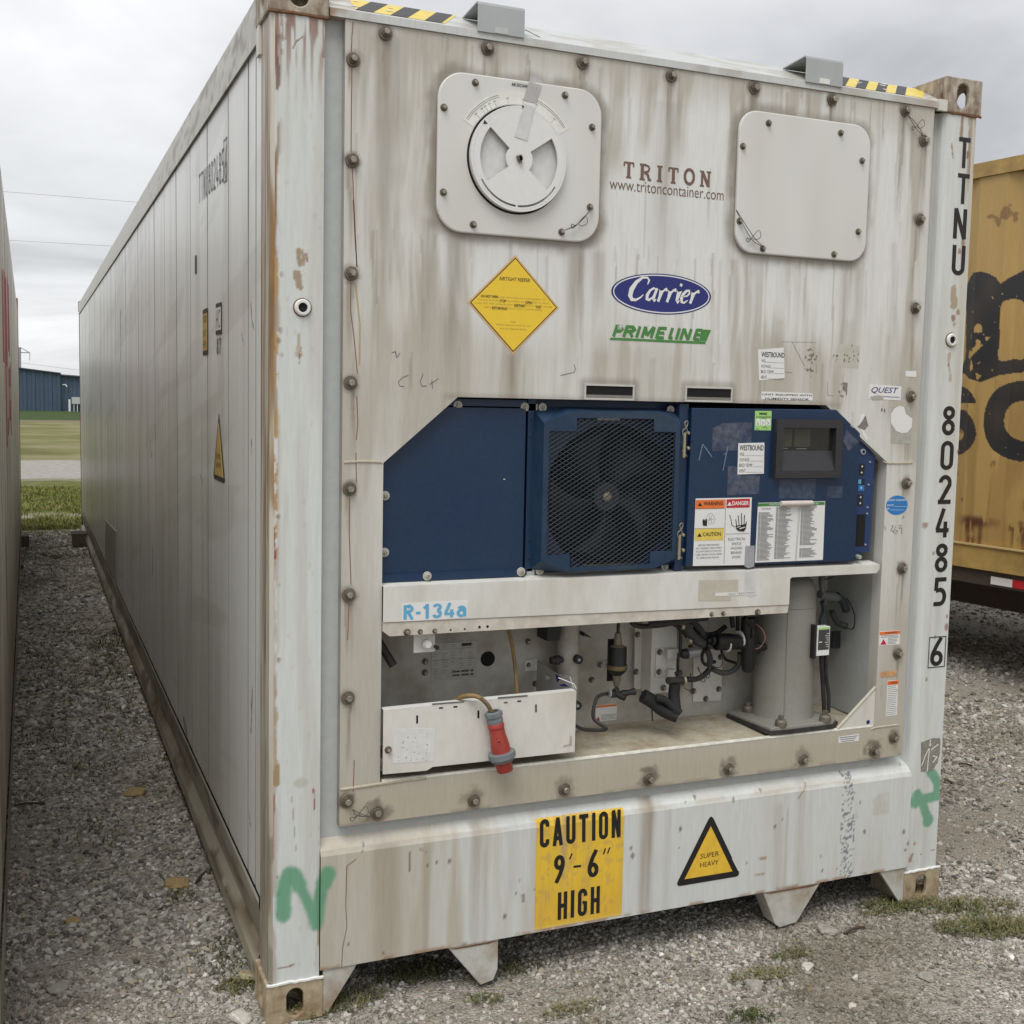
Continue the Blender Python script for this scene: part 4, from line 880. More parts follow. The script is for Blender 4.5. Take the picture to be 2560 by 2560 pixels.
for i, (ya, yb) in enumerate(zip(seams[:-1], seams[1:])):
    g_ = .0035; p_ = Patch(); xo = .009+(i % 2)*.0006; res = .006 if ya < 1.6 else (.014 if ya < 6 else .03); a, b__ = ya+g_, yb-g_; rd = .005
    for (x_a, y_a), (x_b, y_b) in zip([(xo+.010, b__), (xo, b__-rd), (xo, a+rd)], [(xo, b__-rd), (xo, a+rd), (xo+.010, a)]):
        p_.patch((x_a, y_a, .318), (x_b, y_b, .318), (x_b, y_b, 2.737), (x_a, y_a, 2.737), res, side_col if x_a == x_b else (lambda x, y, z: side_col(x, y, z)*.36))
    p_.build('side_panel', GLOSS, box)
MB().box(.018, .05, .14, Ln-.15, .30, 2.75).build('side_wall_core', pmat('seam_grey', (.26, .25, .23), .6), box)
MB().box(Wd-.04, Wd-.012, .14, Ln-.15, .30, 2.75).build('side_panel', WHITE, box)
MB().box(.15, Wd-.15, Ln-.06, Ln-.02, .12, 2.86).build('door_end', WHITE, box)
MB().prismx([S('e4', 725, 250, .006), S('e4', 800, 455, .006), S('e4', 800, 80, .006), S('e4', 730, 0, .006)], .0045, .0080).build('patch_panel', pmat('patch_paint', (.33, .315, .27), .4, dirt=(.2, .18, .14)), box)
# marks on the side: number, size code, warning triangle
def sidequad(pts, x, mat_, name, parent=box, th=.0012): return MB().prismx(pts, x-th, x).build(name, mat_, parent)
o = letters('TTNU8024856', ((1.385, 2.485), (.738, 2.470), (1.385, 2.592)), .0082, .10, INKS, box, 'side_number', W=.5, gap=.26, side=True); o['label'] = 'grey TTNU 802485 6 high on the container side'
o2 = MB()
yy0, yy1, z0_, z1_ = .732, .795, 2.463, 2.600
for (a, b__, c4, d_) in ((yy0, yy1, z0_, z0_+.004), (yy0, yy1, z1_-.004, z1_), (yy0, yy0+.004, z0_, z1_), (yy1-.004, yy1, z0_, z1_)): o2.box(.0070, .0078, a, b__, c4, d_)
o2.build('digit_frame', INKS, o)
o = sidequad(rrect(1.160, 1.918, 1.288, 2.086, .012), .0085, INK, 'height_sticker'); sidequad([(1.172, 1.935), (1.276, 1.935), (1.276, 2.068), (1.172, 2.068)], .0071, pmat('side_yellow', (.55, .37, .09), .4), 'sticker_face', o)
for i, (tx, z_) in enumerate((('CAUTION', 2.035), ('9\'6"', 1.985), ('HIGH', 1.945))): text(tx, (1.268, z_, 1.182, z_+.026), .0056, INK, o, side=True)
o = sidequad([(.846, 1.977), (.971, 1.980), (.971, 2.086), (.846, 2.083)], .0085, INK, 'size_mark'); sidequad([(.856, 1.992), (.960, 1.994), (.960, 2.070), (.856, 2.068)], .0071, PAPER, 'mark_face', o)
text('HC', (.95, 1.998, .865, 2.062), .0056, INKS, o, side=True)
letters('87', ((.955, 1.912), (.865, 1.912), (.955, 1.968)), .0082, .16, INKS, box, 'size_digits', W=.45, gap=.2, side=True)
tri = [S('e3', 1260, 1075), S('e3', 1218, 1590), S('e3', 1306, 1622)]; tri = [(y, z) for y, z in tri]
o = sidequad([tri[0], (tri[1][0], 1.492), (tri[1][0]-.012, 1.480), (tri[2][0]+.012, 1.480), (tri[2][0], 1.492)], .0085, INK, 'super_heavy_triangle')
ty, tz = sum(q[0] for q in tri)/3, 1.56
sidequad([(tri[0][0], 1.678), (1.001, 1.497), (.809, 1.497)], .0071, pmat('side_yellow', (.55, .37, .09), .4), 'triangle_face', o)
text('SUPER', (.955, 1.555, .855, 1.572), .0056, INK, o, side=True); text('HEAVY', (.960, 1.525, .850, 1.543), .0056, INK, o, side=True)
sidequad(rrect(1.455, 2.235, 1.500, 2.305, .008), .0085, INK, 'black_slot')

# =============================================================== BOLTS
def bolt_mesh(R, r, h, name, mat_, wash=.004, dome=False):
    m_ = MB(); m_.lathe((0, 0, 0), (0, -wash, 0), [(0, R), (.7, R), (1, R*.93)], 20)
    m_.lathe((0, -wash, 0), (0, -wash-h*.35, 0), [(0, r*1.35), (1, r*1.25)], 16); m_.lathe((0, -wash-h*.3, 0), (0, -wash-h, 0), [(0, r), (.85, r), (1, r*.85)], 6)
    nf_ = len(m_.f)-8; me = m_.build(name, mat_).data; me.materials.append(pmat('bolt_head', (.34, .31, .26), .45, .45, nz=.25, scale=150, dirt=(.16, .12, .08), dirt_amt=.6, dirt_scale=60))
    for p_i in me.polygons: p_i.material_index = 1 if p_i.index >= nf_ else 0
    me = me; bpy.data.objects.remove([o for o in bpy.data.objects if o.data == me][0]); return me
BIG = bolt_mesh(.0195, .0095, .017, 'bolt', STEEL, .005); MED = bolt_mesh(.0105, .0058, .010, 'bolt', STEEL, .0025); SML = bolt_mesh(.0075, .0045, .008, 'bolt', STEEL, .002)
PALEW = bolt_mesh(.0135, .0058, .010, 'bolt', pmat('pale_washer', (.46, .45, .41), .5, .1, nz=.2, scale=80), .003)
def bolt(me, x, z, y, parent, tilt=True):
    o = bpy.data.objects.new('bolt', me); C.objects.link(o); o.parent = parent; o.location = (x, y, z); o.rotation_euler = (R_.uniform(-.06, .06)*tilt, R_.uniform(0, 1.05), 0); return o
for bx, bz in BOLTS: bolt(BIG, bx, bz, 0, box)
# rust threads running down the left row of bolts
for pts in ([('c1', 780, 150), ('c1', 772, 250), ('c1', 768, 360)], [('c1', 772, 470), ('c1', 768, 800), ('c1', 766, 1050)], [('c1', 775, 1160), ('c1', 790, 1500), ('c1', 806, 1840)], [('e6', 912, 0), ('e6', 925, 300), ('e6', 942, 540)],
            [('e6', 893, 660), ('e6', 888, 880), ('e6', 915, 1080), ('e6', 945, 1400)], [('e6', 940, 1580), ('e6', 948, 1800), ('e6', 935, 1932)], [('c6', 82, 640), ('c6', 85, 840)], [('c6', 38, 950), ('c6', 36, 1200), ('c6', 48, 1550)], [('c6', 35, 1680), ('c6', 25, 1932)],
            [('d4', 788, 0), ('d4', 785, 110), ('d4', 780, 220)]):
    MB().ribbon([P(*q) for q in pts], .0026, -.0006).build('rust_thread', RUSTLINE, box)
MB().ribbon([P('e6', 930, 680), P('e6', 965, 1000), P('e6', 962, 1330)], .004, -.0005).build('rust_thread', pmat('rust_pale', (.44, .31, .15), .7), box)
MB().ribbon([P('d4', *q) for q in [(800, 680), (735, 730), (728, 1000), (735, 1150), (705, 1300), (700, 1430)]], .0020, -.0028).build('rust_thread', RUSTLINE, box)
def wire(parent, pts, y=-.006, name='seal_wire'):
    m_ = MB(); (a, b__) = pts[0], pts[-1]
    for k_ in range(2):
        q = []
        n_ = len(pts)
        for i, (x, z) in enumerate(pts): q.append((x+(.004 if k_ else -.004)*math.sin(math.pi*i/(n_-1)), y-.002*k_, z+(.003 if k_ else -.003)*math.sin(math.pi*i/(n_-1))))
        m_.tube(q, .0012, 5)
    mid = pts[len(pts)//2]
    for s_ in (-1, 1):
        m_.tube([(mid[0], y, mid[1]), (mid[0]+s_*.020, y-.006, mid[1]+s_*.020+.004), (mid[0]+s_*.026, y-.01, mid[1]+s_*.004), (mid[0]+s_*.012, y-.004, mid[1]-.006), (mid[0], y, mid[1])], .0011, 5)
    return m_.build(name, pmat('seal_wire_grey', (.13, .12, .11), .5, .4), parent)
wire(box, [P('g2', 100, 920), P('g2', 220, 1080), P('g2', 330, 1240)], -.012); wire(box, [P('d4', 770, 330), P('d4', 810, 365), P('d4', 900, 385)], -.012)
# =============================================================== VENT COVER AND ACCESS COVER
COVER = pmat('cover_white', (.66, .66, .635), .4, nz=.04, scale=20, dirt=(.46, .42, .34), dirt_amt=.35, dirt_scale=5, stretch=(1, 1, .25))
vx0, vz0, vx1, vz1 = .466, 2.243, .974, 2.682
vent = MB().prism(rrect(vx0, vz0, vx1, vz1, .075, 8), -.014, 0).build('vent_cover', COVER, box, bevel=.004); vent['label'] = 'rounded white cover carrying the air exchange dial'
acc = MB().prism(rrect(1.453, 2.252, 1.961, 2.690, .065, 8), -.014, 0).build('access_cover', COVER, box, bevel=.004); acc['label'] = 'plain rounded white cover, stained down the middle'
for v_, L_, par in (('c1', [(1627, 568), (1410, 740), (1406, 1325), (1612, 1548)], vent), ('c2', [(590, 655), (777, 876), (762, 1428), (566, 1600)], vent), ('c3', [(174, 572), (672, 640), (819, 832), (792, 1322), (625, 1478), (133, 1438)], acc), ('c2', [(1818, 1008), (1794, 1525)], acc)):
    for a, b__ in L_: x, z = P(v_, a, b__, -.018); bolt(MED, x, z, -.014, par)
wire(vent, [P('c2', 580, 1590, -.02), P('c2', 672, 1545, -.02), P('c2', 765, 1440, -.02)], -.024); wire(acc, [P('c3', -60, 1175, -.02), P('c3', 50, 1365, -.02), P('c3', 130, 1430, -.02)], -.024)
dcx, dcz = P('c2', 265, 1100, -.026); dR = .147
m_ = MB(); m_.lathe((dcx, -.0135, dcz), (dcx, -.0165, dcz), [(0, dR+.006), (1, dR+.004)], 64); m_.build('dial_gap', VOID, vent)
def annulus(mb, r0, r1, a0, a1, y0_, y1_, n=40):
    o_ = arc(dcx, dcz, r1, r1, a0, a1, n); i_ = arc(dcx, dcz, r0, r0, a0, a1, n); full = abs(a1-a0) > 359
    vs_ = [(x, y0_, z) for x, z in o_]+[(x, y0_, z) for x, z in i_]+[(x, y1_, z) for x, z in o_]+[(x, y1_, z) for x, z in i_]; k_ = n+1
    fs = []
    for i in range(n): fs += [(i, i+1, k_+i+1, k_+i), (2*k_+i, 3*k_+i, 3*k_+i+1, 2*k_+i+1), (i, 2*k_+i, 2*k_+i+1, i+1), (k_+i, k_+i+1, 3*k_+i+1, 3*k_+i)]
    if not full: fs += [(0, k_, 3*k_, 2*k_), (n, 2*k_+n, 3*k_+n, k_+n)]
    mb.add(vs_, fs)
DISC = pmat('dial_white', (.71, .71, .695), .35, nz=.03)
ya_, yb_ = -.034, -.029
m_ = MB()
annulus(m_, dR*.955, dR, 0, 360, ya_, -.017, 64)
annulus(m_, dR*.815, dR*.957, -22, 202, ya_, yb_, 60)           # rim between windows and edge; slots cut below
annulus(m_, dR*.815, dR*.878, 202, 338, ya_, yb_, 40); annulus(m_, dR*.918, dR*.957, 202, 338, ya_, yb_, 40)
for a0, a1 in ((202, 210), (266.5, 269), (329, 338)): annulus(m_, dR*.878, dR*.918, a0, a1, ya_, yb_, 6)
for a0, a1 in ((34, 138.5), (216, 318)): annulus(m_, .041, dR*.815, a0, a1, ya_, yb_, 30)
annulus(m_, .012, .041, 0, 360, ya_, yb_, 40)
disc = m_.build('air_dial', DISC, vent); disc['label'] = 'round white dial with two wedge windows'
MB().lathe((dcx, -.0166, dcz), (dcx, -.0185, dcz), [(0, dR*.93), (1, dR*.93)], 48).build('dial_back', pmat('dial_back', (.63, .63, .62), .5), vent)
m_ = MB(); m_.lathe((dcx, -.019, dcz), (dcx, -.033, dcz), [(0, .016), (.7, .016), (1, .012)], 20); m_.build('dial_hub', DISC, disc, True)
m_ = MB(); m_.lathe((dcx, -.03, dcz), (dcx, -.044, dcz), [(0, .008), (1, .007)], 12); m_.box(dcx-.012, dcx+.004, -.044, -.039, dcz+.001, dcz+.006); m_.box(dcx-.003, dcx+.004, -.044, -.038, dcz-.012, dcz+.010); m_.build('wing_nut', STEEL, disc)
m_ = MB(); x, z = P('c2', 35, 850, ya_); m_.add([(x-.006, ya_-.001, z-.002), (x+.008, ya_-.001, z-.001), (x-.002, ya_-.001, z+.009)], [(0, 1, 2)]); m_.quad(*[P3('c2', a, b__, ya_-.001) for a, b__ in [(288, 728), (330, 732), (335, 742), (300, 757)]]); m_.build('pointer_mark', INK, disc)
# scale arc label
m_ = MB(); A0, A1 = 33, 150; annulus(m_, dR*1.055, dR*1.30, A0, A1, -.0148, -.0142, 40); lab = m_.build('air_exchange_label', pmat('label_cream', (.70, .70, .65), .5), vent)
m_ = MB()
for aa in (48, 70, 84.5, 101, 115, 121, 126, 130, 138):
    c_, s_ = math.cos(math.radians(aa)), math.sin(math.radians(aa)); r0, r1 = dR*1.06, dR*1.13; m_.ribbon([(dcx+r0*c_, dcz+r0*s_), (dcx+r1*c_, dcz+r1*s_)], .001, -.0152)
    for k_ in (-1, 0, 1): m_.ribbon([(dcx+dR*1.15*math.cos(math.radians(aa+k_*.9)), dcz+dR*1.15*math.sin(math.radians(aa+k_*.9))), (dcx+dR*1.18*math.cos(math.radians(aa+k_*.9)), dcz+dR*1.18*math.sin(math.radians(aa+k_*.9)))], .0012, -.0152)
for k_ in range(66):
    aa = 36+k_*1.7
    if 80 < aa < 108: continue
    for r0 in (1.215, 1.25): m_.ribbon([(dcx+dR*r0*math.cos(math.radians(aa)), dcz+dR*r0*math.sin(math.radians(aa))), (dcx+dR*r0*math.cos(math.radians(aa+1.2)), dcz+dR*r0*math.sin(math.radians(aa+1.2)))], .0017, -.0152)
m_.build('scale_print', INKS, lab, kind='stuff')
x0_, z0_ = P('c2', 218, 582, -.0152); x1_, z1_ = P('c2', 355, 600, -.0152); text('AIR EXCHANGE', (x0_, z0_-.004, x1_, z0_+.0055), -.0153, INK, lab, bold=.02)
for pts, yy in (([(350, 505), (437, 547), (425, 590), (415, 600), (340, 560)], -.0006), ([(340, 560), (425, 590), (388, 712), (300, 690)], -.0158), ([(310, 715), (378, 740), (325, 972), (237, 942)], ya_-.001)):
    MB().prism([P('c2', a, b__, yy) for a, b__ in pts], yy-.0004, yy).build('clear_tape', TAPE if yy > -.02 else pmat('tape_pale', (.60, .60, .585), .15), vent)
# =============================================================== LETTERING AND STICKERS ON THE PLATE
def slab(ch, x0, z0, w_, h_, t_, sl=0):
    """slab-serif capitals as strokes (x, z) with widths"""
    o_ = []; s_ = .011*h_/.035; L_ = .0; f = lambda u, v_: (x0+u*w_, z0+v_*h_)
    st = lambda u0, v0, u1, v1, ww: o_.append(([f(u0, v0), f(u1, v1)], ww))
    if ch == 'T': st(.5, 0, .5, 1, t_); st(0, .95, 1, .95, t_*.55); st(.25, .04, .75, .04, t_*.5); st(.04, .72, .04, .95, t_*.45); st(.96, .72, .96, .95, t_*.45)
    if ch == 'I': st(.5, 0, .5, 1, t_); st(.05, .96, .95, .96, t_*.5); st(.05, .04, .95, .04, t_*.5)
    if ch == 'N': st(.2, 0, .2, 1, t_*.7); st(.2, .98, .82, .04, t_); st(.84, 0, .84, 1, t_*.7); st(0, .04, .42, .04, t_*.5); st(0, .96, .3, .96, t_*.5); st(.62, .96, 1.05, .96, t_*.5)
    if ch == 'R': st(.22, 0, .22, 1, t_); st(0, .04, .48, .04, t_*.5); o_.append(([f(0, .96), f(.5, .96), f(.8, .88), f(.86, .74), f(.78, .58), f(.5, .5), f(.25, .5)], t_*.62)); o_.append(([f(.5, .5), f(.74, .34), f(.84, .06), f(1.05, .05)], t_*.8))
    if ch == 'O': o_.append((arc(x0+w_/2, z0+h_/2, w_*.42, h_*.46, 0, 360, 24), t_*.85))
    return o_
tb = MB(); K_ = 0
for ch, (a, b__) in zip('TRITON', [(990, 1225), (1100, 1240), (1217, 1252), (1298, 1262), (1405, 1270), (1515, 1285)]):
    x, z = P('c2', a, b__); w_ = {'I': .022, 'T': .036}.get(ch, .040)*.95
    for pts, ww in slab(ch, x, z, w_, .047, .0105): K_ += 1; tb.ribbon(pts, ww, -.0006-(K_ % 7)*.0001)
o = tb.build('lessor_name', BROWN, box); o['label'] = 'brown TRITON lettering'
x0_, z0_ = P('c2', 893, 1290); x1_, z1_ = P('c2', 1680, 1365); text('www.tritoncontainer.com', (x0_, z0_-.006, x1_, z0_+.0255), -.0008, BROWN, box, 'web_address', skew=.000, bold=-.004)
# diamond sticker
dm = [P('c4', a, b__) for a, b__ in [(520, 215), (820, 578), (503, 900), (190, 540)]]
o = MB().prism(dm, -.0009, -.0002).build('diamond_sticker', TAN, box); o['label'] = 'yellow diamond sticker reading AIRTIGHT REEFER'
cx_ = sum(q[0] for q in dm)/4; cz_ = sum(q[1] for q in dm)/4; ins = lambda k_: [(cx_+(x-cx_)*k_, cz_+(z-cz_)*k_) for x, z in dm]
MB().prism(ins(.95), -.0014, -.0009).build('border', INK, o); MB().prism(ins(.925), -.0019, -.0014).build('face', pmat('diamond_yellow', (.80, .55, .035), .35, nz=.02), o)
def tx(s, v_, a0, b0, a1, b1, y, mat_, par, name='lettering', bold=0, shear=0, kind=None):
    xa, za = P(v_, a0, b0, y); xb, zb_ = P(v_, a1, b1, y); return text(s, (xa, min(za, zb_), xb, max(za, zb_)), y, mat_, par, name, shear, bold, kind=kind)
def tw(s, v_, a0, b0, a1, h_, y, mat_, par, bold=0, shear=0):      # level line of words: left base point, right end, height in metres
    xa, za = P(v_, a0, b0, y); xb, _ = P(v_, a1, b0, y); return text(s, (xa, za, xb, za+h_), y, mat_, par, 'lettering', shear, bold)
tw('AIRTIGHT REEFER', 'c4', 408, 388, 622, .0105, -.0021, INK, o, .012)
FADE = pmat('faded_print', (.42, .28, .05), .5)
for s_, a0, b0, a1, mt_ in (('DO NOT OPEN cargo doors when unit is running below -3 C.', 283, 506, 735, FADE), ('If entry is required, STOP the machine and OPEN fresh air vent to', 262, 530, 755, FADE), ('at least 20%. After closing the door, RESTART unit and WAIT 5 minutes', 238, 553, 775, FADE), ('before RETURNING fresh air vent to required setting.', 305, 582, 705, FADE), ('Note:', 488, 682, 525, FADE), ('Always make sure fresh air vent', 387, 703, 625, FADE), ('is at the required setting', 412, 730, 595, FADE)):
    tw(s_, 'c4', a0, b0, a1, .0075, -.0021, mt_, o)
for s_, a0, b0, a1 in (('DO NOT OPEN', 283, 506, 400), ('STOP', 411, 539, 457), ('OPEN', 590, 552, 636), ('RESTART', 513, 572, 592), ('WAIT', 660, 582, 700), ('RETURNING', 360, 589, 463)): tw(s_, 'c4', a0, b0, a1, .0078, -.0024, INK, o, .01)
# blue oval brand sticker
ox, oz = P('c4', 1532, 484); rx_ = (P('c4', 1877, 484)[0]-P('c4', 1187, 484)[0])/2; rz_ = .0615
o = MB().disc(ox, oz, rx_, -.0006, 48, rz_).build('brand_oval', NAVY, box); o['label'] = 'blue oval sticker with white script Carrier'
MB().ribbon(arc(ox, oz, rx_*.955, rz_*.915, 0, 360, 56), .0034, -.0010).build('oval_line', PAPER, o)
cs = MB(); K_ = 0; sx_ = P('c4', 1298, 500)[0]; ex_ = P('c4', 1785, 500)[0]; u_ = (ex_-sx_)/5.35; base_z = oz-.0235
def gl2(pts, wd):
    global K_; K_ += 1; cs.ribbon([(sx_+x*u_+z*u_*.28, base_z+z*u_*1.05) for x, z in pts], [q*u_*1.12 for q in wd], -.0012-(K_ % 5)*.00012)
gl2([(1.12, 1.02), (1.16, 1.28), (.98, 1.44), (.62, 1.42), (.26, 1.12), (.04, .66), (.06, .26), (.26, .04), (.56, .02), (.86, .2), (1.0, .38)], [.06, .12, .10, .12, .22, .30, .28, .20, .13, .09, .05])
gl2([(1.86, .74), (1.66, .82), (1.42, .66), (1.30, .36), (1.36, .1), (1.52, .06), (1.72, .24), (1.86, .5)], [.08, .1, .14, .2, .18, .12, .08, .06]); gl2([(1.90, .82), (1.80, .14), (1.92, .04), (2.04, .14)], [.17, .18, .12, .05])
for bx_ in (2.18, 2.86): gl2([(bx_, .70), (bx_+.10, .78), (bx_+.08, .3), (bx_+.04, .0)], [.05, .16, .18, .17]); gl2([(bx_+.12, .48), (bx_+.28, .74), (bx_+.44, .80), (bx_+.52, .68)], [.06, .12, .17, .12])
gl2([(3.52, .70), (3.64, .78), (3.60, .14), (3.70, .04), (3.82, .14)], [.05, .16, .18, .13, .05]); gl2([(3.60, 1.04), (3.66, 1.2)], [.17, .17])
gl2([(4.0, .40), (4.3, .46), (4.44, .62), (4.36, .80), (4.16, .78), (3.98, .56), (3.92, .28), (4.02, .06), (4.22, .02), (4.44, .2)], [.06, .09, .12, .11, .14, .18, .2, .15, .1, .05])
gl2([(4.62, .70), (4.74, .78), (4.72, .3), (4.68, .0)], [.05, .16, .18, .17]); gl2([(4.76, .48), (4.92, .74), (5.08, .80), (5.16, .68)], [.06, .12, .17, .12])
cs.build('script_lettering', PAPER, o)
# green line sticker
gb = MB(); gpt = lambda a, b__: P('c4', a, b__, 0)
gb.prism([gpt(1178, 783), gpt(1835, 812), gpt(1828, 829), gpt(1170, 799)], -.0009, -.0002)
gz0 = gpt(1190, 776)[1]; gh_ = .0345
def gl3(ch, a0, a1, K2=[0]):
    x0g = gpt(a0, 780)[0]; x1g = gpt(a1, 780)[0]; w_ = x1g-x0g; f = lambda u, v_: (x0g+u*w_+v_*gh_*.33, gz0+v_*gh_)
    G_ = {'P': [[(.12, 0), (.12, 1)], [(.1, .9), (.7, .9), (.88, .72), (.7, .5), (.15, .5)]], 'R': [[(.12, 0), (.12, 1)], [(.1, .9), (.7, .9), (.86, .72), (.7, .52), (.15, .5)], [(.5, .5), (.9, 0)]], 'I': [[(.5, 0), (.5, 1)]],
          'M': [[(.1, 0), (.1, 1)], [(.12, 1), (.45, .2)], [(.45, .2), (.84, 1)], [(.88, 0), (.88, 1)]], 'E': [[(.14, 0), (.14, 1)], [(.14, .92), (.95, .92)], [(.14, .5), (.85, .5)], [(.14, .08), (.95, .08)]],
          'L': [[(.16, 0), (.16, 1)], [(.16, .1), (.8, .1)]], 'N': [[(.14, 0), (.14, 1)], [(.16, 1), (.84, 0)], [(.86, 0), (.86, 1)]]}[ch]
    for st in G_: K2[0] += 1; gb.ribbon([f(*q) for q in st], .0102, -.0006-(K2[0] % 4)*.00012)
for ch, a0, a1 in (('P', 1190, 1245), ('R', 1258, 1335), ('I', 1345, 1365), ('M', 1385, 1465), ('E', 1482, 1545), ('L', 1575, 1610), ('I', 1618, 1640), ('N', 1650, 1720), ('E', 1745, 1790)): gl3(ch, a0, a1)
gb.prism([(gpt(1790, 785)[0], gz0-.001), (gpt(1838, 785)[0], gz0-.001), (gpt(1870, 714)[0], gz0+gh_), (gpt(1805, 714)[0], gz0+gh_), (gpt(1800, 714)[0], gz0+gh_*.7)], -.0009, -.0002)
o = gb.build('line_sticker', GREEN, box); o['label'] = 'green PRIMELINE lettering over a green bar'
m_ = MB(); sxx, szz = gpt(1243, 707)
for k_ in range(6): a = math.pi*k_/6; m_.ribbon([(sxx-.011*math.cos(a), szz-.011*math.sin(a)), (sxx+.011*math.cos(a), szz+.011*math.sin(a))], .0012, -.0016-k_*.0001)
m_.build('star_burst', PAPER, o)
def card(v_, pts, y, mat_, name, label=None, th=.0005, parent=None):
    o_ = MB().prism([P(v_, a, b__, y) for a, b__ in pts], y-th, y).build(name, mat_, parent or box)
    if label: o_['label'] = label
    return o_
def westbound(pts, y, label, parent=None):
    o_ = card('c5', pts, y, PAPER, 'westbound_sticker', label, parent=parent); q = [P('c5', a, b__, y) for a, b__ in pts]; x0_ = q[3][0]; x1_ = q[2][0]; z0_ = q[3][1]; z1_ = q[0][1]; w_ = x1_-x0_; h_ = z1_-z0_
    text('WESTBOUND', (x0_+w_*.04, z0_+h_*.77, x0_+w_*.95, z0_+h_*.94), y-.0008, INK, o_, bold=.02)
    for i, s_ in enumerate(('VSL', 'VOYAGE', 'BKD TEMP', 'VENT')):
        zz_ = z0_+h_*(.60-.178*i); text(s_, (x0_+w_*.05, zz_, x0_+w_*(.05+.062*len(s_)), zz_+h_*.10), y-.0008, INK, o_); m_ = MB(); m_.box(x0_+w_*(.08+.062*len(s_)), x0_+w_*.95, y-.0009, y-.0006, zz_, zz_+.0008); m_.build('rule_line', INKS, o_)
westbound([(537, 205), (715, 190), (722, 400), (546, 418)], -.0002, 'white WESTBOUND sticker on the cream plate')
o = card('c5', [(562, 493), (916, 507), (915, 556), (560, 548)], -.0002, PAPER, 'humidity_sticker'); tw('UNIT EQUIPPED WITH', 'c5', 568, 521, 912, .0068, -.0011, INK, o, .012); tw('HUMIDITY SENSOR', 'c5', 588, 549, 890, .0068, -.0011, INK, o, .012)
o = card('c5', [(1305, 442), (1528, 458), (1522, 555), (1300, 543)], -.0002, PAPER, 'quest_sticker'); xa, za = P('c5', 1318, 505); xb, _ = P('c5', 1505, 505); text('QUEST', (xa, za-.001, xb, za+.021), -.0011, NAVY, o, shear=.3, bold=.008)
MB().ribbon([P('c5', 1390, 528), P('c5', 1512, 533)], .002, -.0011).build('underline', NAVY, o)
m_ = MB(); m_.add([P3('c5', *q, -.0012) for q in [(1310, 530), (1360, 518), (1410, 525), (1400, 548), (1330, 552)]], [(0, 1, 2, 3, 4)]); m_.build('scratch', SCRAP, o)
# torn paper scraps
def scrap(v_, pts, mat_, y=-.0002, name='sticker_scrap', lb=None, jag=.0): return card(v_, pts, y, mat_, name, lb)
scrap('c5', [(1515, 592), (1545, 600), (1560, 650), (1603, 680), (1598, 740), (1570, 775), (1530, 782), (1490, 765), (1455, 710), (1455, 650), (1480, 610)], PAPER, -.0010, lb='torn round white paper patch')
scrap('c5', [(1460, 600), (1580, 595), (1600, 640), (1590, 855), (1452, 850)], SCRAP); scrap('c5', [(1250, 645), (1278, 655), (1300, 730), (1270, 760), (1225, 740), (1235, 690)], SCRAPD, -.0002); scrap('c5', [(1250, 645), (1278, 655), (1262, 690), (1240, 720), (1225, 735), (1235, 690)], PAPER, -.0010); scrap('c5', [(1240, 745), (1265, 755), (1300, 820), (1285, 835)], PAPER)
scrap('c5', [(1556, 352), (1630, 352), (1630, 393), (1556, 390)], PAPER); m_ = MB()
for v_, pts, ww in (('c5', [(775, 155), (860, 320)], .0014), ('c5', [(705, 150), (940, 155)], .001), ('c5', [(725, 358), (775, 365)], .0014), ('c5', [(1018, 430), (1018, 520), (1060, 524)], .0014), ('c5', [(940, 300), (940, 370)], .0012)): m_.ribbon([P(v_, *q) for q in pts], ww, -.0006)
for v_, cx2, cy2, n_, sp_ in (('c5', 905, 250, 22, 46), ('c5', 1185, 245, 16, 50), ('c5', 1070, 260, 6, 22), ('c5', 1140, 470, 10, 26), ('c5', 900, 340, 12, 32), ('c5', 1100, 520, 10, 34), ('c5', 1400, 620, 6, 30)):
    for _ in range(n_):
        a, b__ = cx2+R_.gauss(0, sp_*.5), cy2+R_.gauss(0, sp_*.6); x, z = P(v_, a, b__); r = R_.uniform(.0012, .0045); m_.add([(x+r*R_.uniform(.5, 1.3)*math.cos(j), -.0006-.0001*(_ % 5), z+r*R_.uniform(.5, 1.6)*math.sin(j)) for j in range(6)], [tuple(range(6))])
m_.build('sticker_remains', SCRAPD, box, kind='stuff'); card('c5', [(1090, 165), (1240, 175), (1230, 335), (1060, 320)], 0, pmat('ghost_mark', (.50, .48, .42), .6), 'sticker_ghost', th=.0003); scrap('c5', [(1120, 430), (1157, 433), (1150, 530), (1135, 470)], SCRAPD, 0)
m_ = MB()                                       # marker scribbles
for v_, pts in (('c6', [(445, 105), (405, 120), (375, 150), (385, 180), (415, 182)]), ('c6', [(545, 95), (525, 150), (540, 182), (568, 178)]), ('c6', [(605, 140), (612, 200)]), ('c6', [(590, 170), (650, 128)]), ('e6', [(1220, 1230), (1250, 1220), (1262, 1270), (1288, 1230)]),
               ('c4', [(925, 970), (935, 1000), (920, 1030)]), ('c4', [(830, 1045), (915, 1025)])): m_.ribbon([P(v_, *q) for q in pts], .0022, -.0007)
for pts in ([(1458, 1415), (1470, 1420), (1455, 1450), (1475, 1465)], [(1488, 1420), (1470, 1460), (1490, 1475), (1502, 1455), (1480, 1450)], [(1530, 1415), (1510, 1420), (1512, 1440), (1530, 1430), (1528, 1480)], [(1410, 1420), (1420, 1450)], [(1535, 1350), (1545, 1360), (1530, 1370)]): m_.ribbon([P('c5', *q) for q in pts], .0018, -.0007)
m_.build('marker_scribble', INKS, box)
